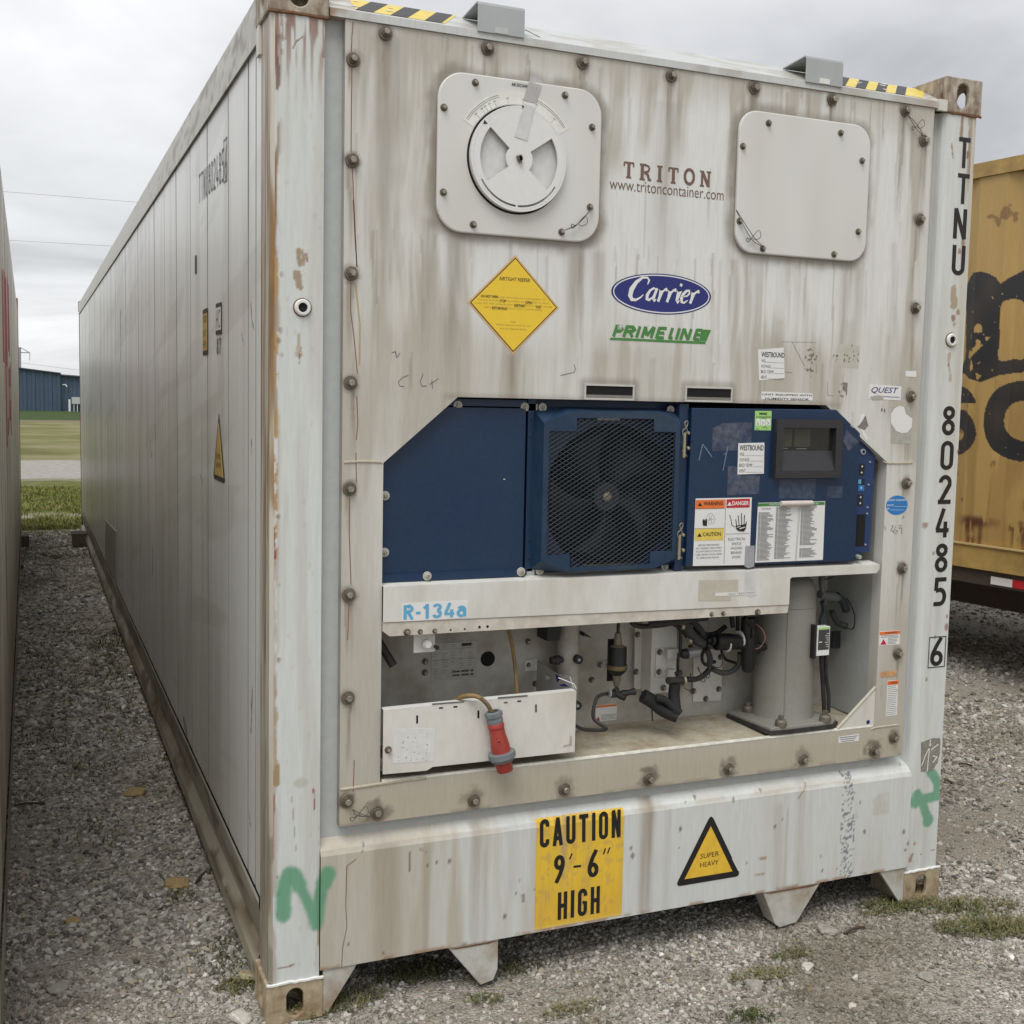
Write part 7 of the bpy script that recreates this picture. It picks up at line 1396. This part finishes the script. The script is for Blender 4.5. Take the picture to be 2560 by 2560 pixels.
# discharge valve on the right
m_ = MB(); m_.lathe(q3(965, 340, .09), q3(1110, 370, .11), [(0, .014), (.4, .018), (.8, .018), (.82, .013), (1, .013)], 14); m_.tube([q3(990, 320, .08), q3(980, 250, .08), q3(980, 190, .09)], .011, 8, 0); m_.build('discharge_valve', pmat('valve_grey', (.09, .095, .095), .5), box, True)
m_ = MB(); m_.tube([q3(1100, 350, .12), q3(1150, 400, .13), q3(1175, 470, .14)], .014, 10); m_.tube([q3(1060, 480, .13), q3(1100, 560, .14), q3(1150, 590, .14), q3(1185, 600, .13)], .011, 8); m_.tube([q3(985, 400, .10), q3(1000, 470, .11), q3(975, 560, .11), q3(985, 600, .11)], .009, 8); m_.build('discharge_hose', pmat('hose_teal', (.03, .042, .045), .6, nz=.2), box, True)
m_ = MB(); m_.tube([q3(1180, 370, .13), q3(1215, 430, .12), q3(1245, 510, .11), q3(1240, 600, .11), q3(1210, 622, .12), q3(1165, 600, .13)], .0024, 6); m_.tube([q3(990, 210, .09), q3(1030, 220, .09), q3(1080, 195, .10)], .002, 6); m_.build('sensor_wire', BLACK, box, True)
(xa, za), (xb, zb_) = P('d3', 1065, 640, .2), P('d3', 1120, 770, .2); MB().box(xa, xb, .195, .205, zb_, za).build('wall_box', CHAR, box)
# gusset on the right of the bay
gpts = [P('d3', a, b__, .004) for a, b__ in [(1105, 1415), (1380, 1090), (1385, 1405)]]; gpts = [(gpts[0][0], .6745), (2.104, gpts[1][1]), (2.104, .6745)]
gus = MB().prism(gpts, .002, .008).build('bay_gusset', WHITE, box); m_ = MB(); m_.tube([(gpts[0][0], .004, gpts[0][1]+.003), (gpts[1][0], .004, gpts[1][1])], .0055, 8, 0); m_.build('gusset_edge', pmat('edge_cream', (.50, .47, .38), .5), gus, True)
x, z = P('d3', 1354, 1370, .001); MB().disc(x, z, .0075, .0014, 20).build('blue_dot', NAVY, gus)
# tray --------------------------------------------------------------
TR = lambda a, b__, y=-.016: P('d1', a, b__, y)
tp_ = [(.3275, .700), (.460, .697), (.478, .706), (.938, .704), (.9385, .893), (.9365, .897), (.3275, .889)]
m_ = MB(); m_.prism(tp_, -.016, -.012); tray = m_.build('cable_tray', pmat('tray_paint', (.66, .645, .60), .45, nz=.05, scale=40, dirt=(.46, .41, .32), dirt_amt=.7, dirt_scale=3.2, stretch=(1, 1, .6)), box, bevel=.001); tray['label'] = 'white cable tray with slots and a pale blank sticker'
m_ = MB(); m_.add([(.3275, -.016, .8885), (.9365, -.016, .8965), (.9365, .012, .8970), (.3275, .012, .8895)], [(0, 1, 2, 3)]); m_.box(.9345, .9380, -.012, .24, .70, .894); m_.add([(.33, .02, .70), (.935, .02, .70), (.935, .22, .70), (.33, .22, .70)], [(0, 1, 2, 3)]); m_.build('tray_flange', CLEAN, tray)
m_ = MB()
for pts in ([(636, 1186), (668, 1184), (668, 1195), (636, 1198)], [(752, 1176), (784, 1174), (784, 1186), (752, 1189)], [(1266, 1132), (1296, 1129), (1296, 1140), (1266, 1143)], [(452, 1252), (467, 1250), (467, 1314), (452, 1316)], [(945, 1212), (960, 1210), (960, 1272), (945, 1274)]): m_.prism([TR(a, b__) for a, b__ in pts], -.0168, -.0161)
m_.build('slot', VOID, tray); m_ = MB(); [m_.prism([TR(a, b__) for a, b__ in pts], -.0168, -.0161) for pts in ([(1408, 1163), (1424, 1162), (1424, 1224), (1408, 1226)], [(1158, 1142), (1188, 1140), (1188, 1152), (1158, 1154)])]; m_.build('slot', STEEL, tray)
m_ = MB(); [m_.prism([TR(a, b__, -.0165) for a, b__ in pts], -.0172, -.0163) for pts in ([(580, 1155), (840, 1135), (840, 1145), (580, 1166)], [(1110, 1105), (1348, 1086), (1348, 1098), (1110, 1118)])]; m_.build('edge_notch', pmat('notch_grey', (.12, .12, .11), .6), tray)
o = MB().prism([TR(a, b__) for a, b__ in [(280, 1362), (605, 1353), (590, 1620), (262, 1636)]], -.0166, -.0161).build('blank_sticker', pmat('blank_white', (.70, .70, .69), .4, nz=.02, dirt=(.55, .54, .50), dirt_amt=.6, dirt_scale=30), tray)
m_ = MB(); [m_.disc(*TR(R_.uniform(300, 560), R_.uniform(1400, 1620)), R_.uniform(.0008, .002), -.0170, 6) for _ in range(26)]; m_.build('dirt_fleck', INKS, o, kind='stuff'); x, z = TR(226, 1527); bolt(MED, x, z, -.016, tray)
scr_ = [TR(a, b__) for a, b__ in [(1640, 1490), (1685, 1480), (1690, 1410), (1705, 1420), (1705, 1495), (1630, 1508)]]; MB().prism(scr_, -.0166, -.0161).build('worn_patch', SCRAP, tray)
m_ = MB(); x_k = .90; m_.add([B('d1', 1432, 805, .27), B('d1', 1570, 905, .14), B('d1', 1695, 940, .02), B('d1', 1722, 1030, .0), B('d1', 1425, 1055, .27)], [(0, 1, 2, 3, 4)]); brk = m_.build('side_bracket', pmat('bracket_grey', (.38, .38, .36), .4, .2), box); sd_ = brk.modifiers.new('t', 'SOLIDIFY'); sd_.thickness = .003
m_ = MB(); m_.add([B('d1', 1570, 918, .115), B('d1', 1655, 965, .06), B('d1', 1585, 985, .11)], [(0, 1, 2)]); m_.add([B('d1', 1600, 1005, .09), B('d1', 1690, 985, .028), B('d1', 1712, 1025, .005), B('d1', 1620, 1015, .08)], [(0, 1, 2, 3)]); m_.build('blue_print', NAVY, brk); MB().ribbon([P('d1', 1575, 935, .02), P('d1', 1700, 985, .02), P('d1', 1720, 1025, .02)], .003, .001).build('white_edge', PAPER, brk)
m_ = MB(); m_.add([B('d1', 1640, 990, .03), B('d1', 1697, 940, .012), B('d1', 1722, 1030, -.012), B('d1', 1570, 1042, -.012)], [(0, 1, 2, 3)]) if 0 else None
MB().box(.33, .338, .0, .03, .74, .77).build('hook', STEEL, tray)
m_ = MB(); m_.tube([B('d1', 1180, 520, .12), B('d1', 1215, 640, .12), B('d1', 1248, 850, .11), B('d1', 1265, 1090, .09)], .0062, 8); m_.build('hanging_cable', CABLE, box, True)
# =============================================================== PLUG
px0, pz0 = P('d1', 1075, 1235, -.045); px1, pz1 = P('d1', 1158, 1690, -.045)
plug = thing('power_plug', 'red and grey industrial power plug hanging on a yellow cable over the tray', 'plug', (px0, -.045, pz0))
A_ = Vector((0, 0, 0)); Bv = Vector((px1-px0, -.010, pz1-pz0)); f = lambda t_: A_+Bv*t_
def pl_(t0, t1, prof, mat_, name, n=20, par=None): return MB().lathe(f(t0), f(t1), prof, n).build(name, mat_, par or plug, n > 12)
pl_(-.04, .16, [(0, .019), (.1, .0265), (.45, .0265), (.5, .023), (.8, .0245), (1, .0235)], PLUGGREY, 'gland_nut', 8); pl_(-.042, -.036, [(0, .016), (1, .016)], RUBBER, 'gland_hole')
pl_(.15, .70, [(0, .021), (.06, .0245), (.16, .0245), (.17, .0225), (.4, .0235), (.75, .0285), (1, .0275)], PLUGRED, 'plug_body'); pl_(.66, .82, [(0, .030), (.08, .0415), (.6, .0415), (.7, .038), (1, .033)], PLUGGREY, 'locking_ring', 14); pl_(.80, 1.0, [(0, .0245), (.95, .0245), (1, .023)], PLUGRED, 'plug_sleeve')
c_ = f(.40)+Vector((-.012, -.023, 0)); MB().tube([c_+Vector((0, 0, .004)), c_+Vector((.004, -.001, 0)), c_+Vector((.003, -.003, -.006))], .004, 8).build('moulded_nub', PLUGRED, plug, True)
pts = [Vector(B('d1', a, b__, y))-Vector((px0, -.045, pz0)) for a, b__, y in [(700, 1200, .05), (770, 1130, .02), (830, 1098, -.010), (910, 1092, -.034), (975, 1115, -.045), (1030, 1170, -.047), (1058, 1225, -.045)]]
MB().tube(pts, .0068, 10).build('cable', CABLE, plug, True)
m_ = MB(); m_.tube([Vector(B('d1', a, b__, y))-Vector((px0, -.045, pz0)) for a, b__, y in [(975, 1105, -.053), (1015, 1150, -.055), (1040, 1190, -.053)]], .0016, 6); m_.build('cable_scuff', INKS, plug)
# =============================================================== NEIGHBOURING CONTAINER (left)
nb = thing('shipping_container', 'neighbouring cream container at the left edge with red lettering, seen along its side', 'shipping container', (0, 0, 0))
NX = -.690
def nb_col(x, y, z):
    c = np.tile(np.array([.64, .61, .52]), (len(y), 1)).astype(float); c = mix(c, (.40, .36, .27), ss(.42, .64, fbm(y*6, z*.7, 201, 4))*.7); c = mix(c, (.20, .16, .11), ss(1.3, .3, z)*.6)
    return mix(c, (.13, .07, .04), ss(.60, .68, fbm(y*8, z*2, 202, 4))*.7)
ys = [.15+.46*i for i in range(27)]; ys[-1] = 12.03
for ya, yb in zip(ys[:-1], ys[1:]):
    p_ = Patch(); res = .02 if ya < 4 else .05
    p_.patch((NX-.008, ya, .20), (NX, ya+.012, .20), (NX, ya+.012, 2.76), (NX-.008, ya, 2.76), res, nb_col); p_.patch((NX, ya+.012, .20), (NX, yb-.004, .20), (NX, yb-.004, 2.76), (NX, ya+.012, 2.76), res, nb_col)
    p_.build('side_panel', PAINT, nb)
p_ = Patch(); p_.patch((NX-.012, .15, 2.755), (NX-.012, 12.03, 2.755), (NX-.012, 12.03, 2.87), (NX-.012, .15, 2.87), .05, lambda x, y, z: mix(nb_col(x, y, z), (.12, .06, .04), ss(.45, .6, fbm(y*9, z*30, 203, 3))*.8)); p_.build('top_rail', PAINT, nb)
p_ = Patch(); p_.patch((NX+.006, .15, .02), (NX+.006, 12.03, .02), (NX+.006, 12.03, .20), (NX+.006, .15, .20), .04, lambda x, y, z: nb_col(x, y, z)*.85); p_.build('bottom_rail', PAINT, nb)
NBW = pmat('neighbour_paint', (.40, .37, .29), .5, nz=.1, dirt=(.25, .2, .14), dirt_amt=.6)
MB().box(NX-2.40, NX-.02, .02, 12.17, .06, 2.86).build('body', NBW, nb)
for yy in (0, 12.03):
    MB().box(NX-.16, NX+.005, yy, yy+.15, .0, 2.896).build('corner_post', NBW if yy == 0 else RUST, nb); MB().box(NX-2.43, NX-2.28, yy, yy+.15, .0, 2.896).build('corner_post', NBW, nb)
REDL = pmat('red_lettering', (.38, .03, .04), .5, nz=.2)
m_ = MB()
for (ya, yb, za, zb_) in ((3.95, 4.2, 2.0, 2.42), (4.32, 4.5, 1.98, 2.40), (3.95, 4.15, 1.55, 1.90), (4.25, 4.5, 1.60, 1.72), (4.25, 4.5, 1.8, 1.92), (4.6, 4.75, 1.5, 1.95), (3.3, 3.6, 1.9, 2.35), (2.9, 3.2, 1.5, 2.35), (2.4, 2.7, 1.9, 2.3)): m_.box(NX, NX+.0015, ya, yb, za, zb_)
m_.build('red_lettering', REDL, nb); yz = S('e1', 36, 1170, NX); MB().box(NX, NX+.002, yz[0]-.03, yz[0]+.05, yz[1]-.045, yz[1]+.045).build('black_slot', INK, nb)
# timber blocks
def timber(x0, x1, y0_, y1_, z0_, z1_, label):
    o_ = thing('timber_block', label, 'timber block', ((x0+x1)/2, (y0_+y1_)/2, 0), 'dark timber blocks on the gravel'); cx2, cy2 = (x0+x1)/2, (y0_+y1_)/2
    MB().box(x0-cx2, x1-cx2, y0_-cy2, y1_-cy2, z0_, z1_).build('beam', WOOD, o_, bevel=.006); MB().box(x0-cx2+.004, x1-cx2-.004, y0_-cy2-.004, y0_-cy2-.001, z0_+.01, z1_-.01).build('end_grain', pmat('end_grain', (.09, .07, .05), .9, nz=.4, scale=60), o_)
tx_, ty_ = G('e4', 520, 318); timber(-.14, .75, 10.9, 11.2, 0, .155, 'dark timber block poking out under the far end of the big container'); timber(-1.5, -.60, 11.0, 11.2, 0, .13, 'dark timber end under the far end of the left container'); timber(-1.2, -.655, 9.3, 9.42, 0, .03, 'thin plank lying at the foot of the left container')
# =============================================================== YELLOW CONTAINER ON A CHASSIS (right)
YX, YY = CAM[0]+7.0*.807, CAM[1]+7.0*.770; ang = math.radians(7.2); ex = Vector((math.sin(-ang)*1.0, math.cos(ang), 0))     # along the long side, away from the camera
nrm = Vector((-math.cos(ang), math.sin(-ang), 0))
yc = thing('yellow_container', 'weathered yellow container with huge black lettering, standing on a chassis behind', 'shipping container', (YX, YY, .76))
yc.rotation_euler = (0, 0, ang)               # local +Y runs along the container, local -X faces the camera
def ray_y(v_, a, b__, x=0.0):                  # reading -> (y, z) on the container's face in its own axes
    d = ray(v_, a, b__); R3 = Matrix.Rotation(-ang, 3, 'Z'); o_ = R3 @ Vector((CAM[0]-YX, CAM[1]-YY, CAM[2]-.76)); dd = R3 @ Vector(d); t_ = (x-o_.x)/dd.x; p = o_+dd*t_; return (p.y, p.z)
def yel_col(x, y, z):
    c = np.tile(np.array([.455, .30, .105]), (len(y), 1)).astype(float); c = mix(c, (.40, .265, .085), ss(.4, .65, fbm(y*2.2, z*1.3, 301, 4))*.7); c = mix(c, (.26, .15, .05), ss(.5, .7, fbm(y*12, z*1.2, 302, 4))*.55*ss(2.6, .2, z))
    for (yy, zz2, w_, h2) in RUSTS:
        c = mix(c, (.10, .035, .02), np.exp(-((y-yy)/w_)**2)*ss(zz2+.05, zz2, z)*ss(zz2-h2, zz2-h2*.3, z)*.9*ss(.35, .5, fbm(y*30, z*9, 303, 3)))
    c = mix(c, (.12, .05, .03), ss(.74, .78, fbm(y*9, z*9, 304, 4))*.6)
    wy = y+.003*(fbm(y*9, z*9, 305, 2)-.5); ink = (inpoly(wy, z, MM) & ~inpoly(wy, z, MI) & ~inpoly(wy, z, MI2)) | inpoly(wy, z, SS[0]) | inpoly(wy, z, SS[1]) | (inpoly(wy, z, CO) & ~inpoly(wy, z, CI))
    for q_ in PEEL: ink &= ~(inpoly(wy, z, q_) & (fbm(y*22, z*22, 306, 3) > .42))
    ink &= ~(fbm(y*40, z*40, 307, 4) > .82)
    return mix(c, (.021, .022, .026), ink*(.93+.1*fbm(y*5, z*5, 308, 2)))
def inpoly(Y, Z, pts):
    r = np.zeros(Y.shape, bool); n = len(pts)
    for i in range(n):
        (y0, z0), (y1, z1) = pts[i], pts[(i+1) % n]
        k = ((z0 > Z) != (z1 > Z)) & (Y < (y1-y0)*(Z-z0)/((z1-z0) or 1e-9)+y0); r ^= k
    return r
def smc(p, k=4):
    n = len(p); o_ = []
    for i in range(n):
        a, b__, c_, d_ = [np.array(p[(i+j) % n], float) for j in (-1, 0, 1, 2)]
        for j in range(k): t_ = j/k; o_.append(tuple(.5*((2*b__)+(c_-a)*t_+(2*a-5*b__+4*c_-d_)*t_*t_+(3*b__-a-3*c_+d_)*t_**3)))
    return o_
e7y = lambda L_: [ray_y('e7', a, b__) for a, b__ in L_]
MM = e7y([(330, 1060), (332, 700), (345, 640), (385, 605), (425, 600), (455, 612), (478, 635), (500, 598), (520, 582), (560, 576), (600, 588), (630, 605), (655, 636), (690, 605), (730, 580), (773, 556), (830, 550), (880, 570), (915, 610), (930, 690), (932, 800), (932, 1060), (763, 1062), (700, 1067), (640, 1080), (600, 1096), (560, 1112), (500, 1095), (470, 1070), (415, 1060)])
MI = e7y(smc([(645, 1004), (648, 900), (653, 760), (665, 722), (690, 711), (715, 709), (740, 716), (758, 740), (763, 790), (758, 900), (752, 994), (700, 999)]))
MI2 = e7y(smc([(412, 1002), (414, 780), (428, 735), (450, 725), (470, 745), (474, 800), (470, 1002)]))
SS = [e7y(smc([(380, 1150), (440, 1130), (490, 1145), (515, 1170), (535, 1212), (490, 1213), (440, 1212), (380, 1212)])), e7y(smc([(380, 1240), (440, 1243), (480, 1252), (515, 1287), (536, 1355), (520, 1410), (480, 1450), (430, 1466), (380, 1470), (380, 1400), (430, 1396), (458, 1385), (470, 1360), (462, 1345), (430, 1333), (380, 1330)]))]
CO = e7y(smc([(930, 1140), (860, 1114), (773, 1104), (700, 1110), (640, 1140), (595, 1200), (572, 1290), (580, 1370), (610, 1430), (660, 1475), (720, 1494), (773, 1494), (860, 1486), (930, 1455)])); CI = e7y(smc([(960, 1240), (870, 1235), (820, 1218), (773, 1206), (730, 1204), (695, 1218), (670, 1250), (660, 1300), (666, 1340), (684, 1368), (712, 1386), (745, 1395), (790, 1390), (870, 1370), (960, 1360)]))
PEEL = [e7y(smc(q_)) for q_ in ([(530, 835), (560, 835), (570, 870), (590, 875), (605, 890), (580, 920), (540, 960), (500, 1000), (500, 960), (535, 930), (525, 880)], [(545, 1045), (565, 1040), (562, 1075), (540, 1100), (535, 1070)], [(510, 1000), (520, 1040), (505, 1060)])]
RUSTS = []
for a, b__, w_, h2 in ((600, 60, .035, .33), (640, 20, .10, .05), (560, 10, .03, .1), (715, 60, .02, .25), (1095, 60, .025, .28), (1150, 100, .12, .04), (1205, 30, .02, .28), (700, 15, .10, .03), (600, 250, .03, .2), (1250, -200, .03, .1), (760, 380, .2, .03)):
    yy, zz2 = ray_y('g5', a, b__); RUSTS.append((yy, zz2, w_, h2))
YL0, YL1, YH = -6.2, 6.0, 2.591
ys2 = np.arange(YL0+.15, YL1-.14, .56)
prof2 = []
for y0_ in ys2: prof2 += [(0.0, y0_), (0.0, y0_+.20), (.030, y0_+.28), (.030, y0_+.48)]
prof2.append((0.0, float(ys2[-1])+.56)); per = Patch()
for k_ in range(len(ys2)):
    seg_ = prof2[4*k_:4*k_+5]; per = Patch()
    for (xa, ya), (xb, yb) in zip(seg_[:-1], seg_[1:]): per.patch((xa+.012, yb if 0 else ya, .16), (xb+.012, yb, .16), (xb+.012, yb, 2.50), (xa+.012, ya, 2.50), .0062 if -.6 < ys2[k_] < 2.6 else .12, yel_col)
    per.build('corrugated_panel', PAINT, yc)
YM = pmat('yellow_paint', (.44, .29, .09), .55, nz=.12, scale=12, dirt=(.20, .13, .05), dirt_amt=.7, dirt_scale=5)
MB().box(-.004, .06, YL0+.15, YL1-.15, 2.495, 2.585).build('top_rail', YM, yc); MB().box(-.004, .06, YL0+.15, YL1-.15, .0, .158).build('bottom_rail', YM, yc); MB().box(-.016, .02, YL0+.15, YL1-.15, .150, .160).build('rail_edge', pmat('yellow_light', (.5, .38, .18), .5), yc)
MB().box(.055, 2.42, YL0+.02, YL1-.02, .02, 2.57).build('body', YM, yc)
for a in (YL0, YL1-.15):
    for b__ in (-.006, 2.29): MB().box(b__, b__+.15, a, a+.15, 0, YH).build('corner_post', YM, yc)
# black lettering of the shipping line
# chassis
ch = thing('container_chassis', 'dark steel trailer chassis with red and white reflective tape under the yellow container', 'trailer', (YX, YY, 0)); ch.rotation_euler = (0, 0, ang)
CHM = pmat('chassis_brown', (.055, .040, .030), .7, nz=.2, dirt=(.09, .05, .035), dirt_amt=.6)
MB().box(.02, .16, YL0, YL1, .66, .757).build('side_beam', CHM, ch); MB().box(2.2, 2.34, YL0, YL1, .66, .757).build('side_beam', CHM, ch); MB().box(.75, .90, YL0, YL1, .38, .75).build('main_beam', CHM, ch); MB().box(1.5, 1.65, YL0, YL1, .38, .75).build('main_beam', CHM, ch)
for k_ in range(9): MB().box(.16, 2.2, YL0+.3+k_*1.4, YL0+.42+k_*1.4, .58, .74).build('cross_member', CHM, ch)
for yw in (-5.2, -3.9):
    for xw in (.18, 1.95): o = MB().lathe((xw, yw, .5), (xw+.28, yw, .5), [(0, .30), (.02, .47), (.12, .50), (.88, .50), (.98, .47), (1, .30)], 28).build('wheel', RUBBER, ch, True); MB().lathe((xw-.01, yw, .5), (xw+.02, yw, .5), [(0, .10), (.2, .28), (1, .29)], 20).build('rim', GALV, o)
for xw in (.5, 1.8): MB().box(xw, xw+.12, 4.0, 4.12, 0, .7).build('landing_leg', CHM, ch)
ya, za = ray_y('g5', 860, 690, .018); yb, zb_ = ray_y('g5', 1118, 770, .018); yd, _ = ray_y('g5', 1256, 770, .018); za, zb_ = .725, .675
o = MB().box(.0155, .019, yb, ya, zb_, za).build('reflector_tape', CLEAN, ch)
for k_ in range(6): y1_ = yb-k_*.46; MB().box(.0150, .019, y1_-.23, y1_, zb_, za).build('reflector_tape', RED, ch); MB().box(.0150, .019, y1_-.46, y1_-.2305, zb_, za).build('reflector_tape', CLEAN, ch)
# =============================================================== FAR BUILDING, PYLON, LINES
wh = thing('warehouse', 'long dark blue metal warehouse beyond the grass field', 'warehouse', (0, 160, -.63))
WBL = pmat('warehouse_blue', (.052, .085, .130), .5, nz=.08, scale=1.2)
def wseg(x0, x1, h0, h1, y0_=0):
    n_ = max(1, int((x1-x0)/1.0))
    for i in range(n_):
        a, b__ = x0+(x1-x0)*i/n_, x0+(x1-x0)*(i+1)/n_; ha, hb = h0+(h1-h0)*i/n_, h0+(h1-h0)*(i+1)/n_
        m_ = MB(); m_.prism([(a+.02, 0), (b__-.45, 0), (b__-.45, hb), (a+.02, ha)], y0_, y0_+.3); m_.prism([(b__-.44, 0), (b__-.01, 0), (b__-.01, hb), (b__-.44, ha+(hb-ha)*.6)], y0_-.08, y0_+.3); m_.build('wall_panel', WBL, wh)
kx = (163.1)/1.085
def wx(a, b__=900): d = ray('e1', a, b__); t_ = (160-CAM[1])/d[1]; q = CAM+t_*d; return float(q[0]), float(q[2])+.63
x0w, h0w = wx(86, 915); x1w, h1w = wx(265, 938); _, h2w = wx(265, 946); x3w, h3w = wx(347, 952)
s1 = (h1w-h0w)/(x1w-x0w); xL = x0w-26; wseg(xL, x1w, h0w-s1*26, h1w); s2 = (h3w-h2w)/(x3w-x1w); wseg(x1w, x1w+34, h2w, h2w+s2*34, .4)
MB().prism([(xL, 0), (x1w+34, 0), (x1w+34, h2w+s2*34-.05), (x1w, h1w-.05), (xL, h0w-s1*26-.05)], .8, 40).build('body', WBL, wh)
MB().prism([(xL-.2, h0w-s1*26), (x1w+.1, h1w), (x1w+.1, h1w+.12), (xL-.2, h0w-s1*26+.12)], -.4, 40).build('roof_edge', pmat('roof_trim', (.10, .12, .14), .5), wh); MB().prism([(x1w+.1, h2w), (x1w+34, h2w+s2*34), (x1w+34, h2w+s2*34+.12), (x1w+.1, h2w+.12)], -.1, 40).build('roof_edge', pmat('roof_trim', (.10, .12, .14), .5), wh)
lx, lz = wx(288, 991); m_ = MB(); m_.tube([(lx-.35, -.1, lz+.1), (lx, -.5, lz+.1), (lx+.15, -.6, lz-.15)], .07, 6); m_.build('wall_lamp', CLEAN, wh); dx_, dz_ = wx(335, 1070); MB().box(dx_-.6, dx_+3, -1.6, -.1, 1.0, 1.9).build('loading_dock', GREYP, wh)
for k_ in range(4): MB().box(dx_-.4+k_*.42, dx_-.3+k_*.42, -1.5, -1.4, 0, 1.0).build('dock_leg', CLEAN, wh)
bxp, _ = wx(303, 1080); MB().box(bxp-.12, bxp+.12, -2.2, -2.0, 0, 1.6).build('bollard', CLEAN, wh)
def far(a, b__, Y, v_='e1'): d = ray(v_, a, b__); t_ = (Y-CAM[1])/d[1]; q = CAM+t_*d; return (float(q[0]), float(q[1]), float(q[2]))
pyl = thing('transmission_pylon', 'thin grey transmission tower rising behind the blue warehouse', 'pylon', (0, 0, 0)); PM = pmat('pylon_grey', (.28, .30, .32), .6); Yp = 420
pt = lambda a, b__: Vector(far(a, b__, Yp)); m_ = MB(); base = pt(88, 960); base.z = -1
m_.tube([base, pt(87, 822)], .35, 6, 0); m_.build('mast', PM, pyl); m_ = MB(); m_.tube([pt(88, 845), pt(131, 846)], .18, 5, 0); m_.tube([pt(88, 822), pt(131, 846)], .13, 5, 0); m_.build('cross_arm', PM, pyl); MB().tube([pt(131, 846), pt(131, 880)], .11, 5, 0).build('insulator', PM, pyl)
for i, ((a0, b0), (a1, b1), Y0, lb) in enumerate((((10, 138), (600, 185), 60, 'upper thin power line crossing the sky above the gap'), ((20, 351), (600, 384), 60, 'lower thin power line crossing the sky above the gap'), ((88, 890), (500, 942), 420, 'faint lowest power line just above the warehouse roof'))):
    p0_, p1_ = Vector(far(a0, b0, Y0)), Vector(far(a1, b1, Y0)); d_ = p1_-p0_; o = MB().tube([p0_-d_*1.5, p0_, p1_, p1_+d_*1.5], .009 if Y0 < 100 else .05, 5, 0).build('power_line', pmat('line_grey', (.30, .30, .31), .6), None); tag(o, lb, 'power line', 'overhead power lines')
# loose twigs on the gravel
for v_, p0_, p1_, lb in (('d6', (1480, 150), (1575, 162), 'black stick lying on the gravel right of the container'), ('d6', (1380, 268), (1440, 280), 'short dark twig near the right post'), ('d6', (690, 1330), (830, 1280), 'thin dark twig in front of the right foot plate'), ('e5', (95, 440), (310, 425), 'splintered stick by the left container'), ('e5', (1350, 980), (1420, 900), 'thin twig beside the long ochre rock')):
    (xa, ya), (xb, yb) = G(v_, *p0_), G(v_, *p1_); o = MB().tube([(xa, ya, .010), ((xa+xb)/2, (ya+yb)/2+.005, .014), (xb, yb, .009)], .005, 6).build('twig', WOOD, None, True); tag(o, lb, 'twig', 'twigs on the gravel')
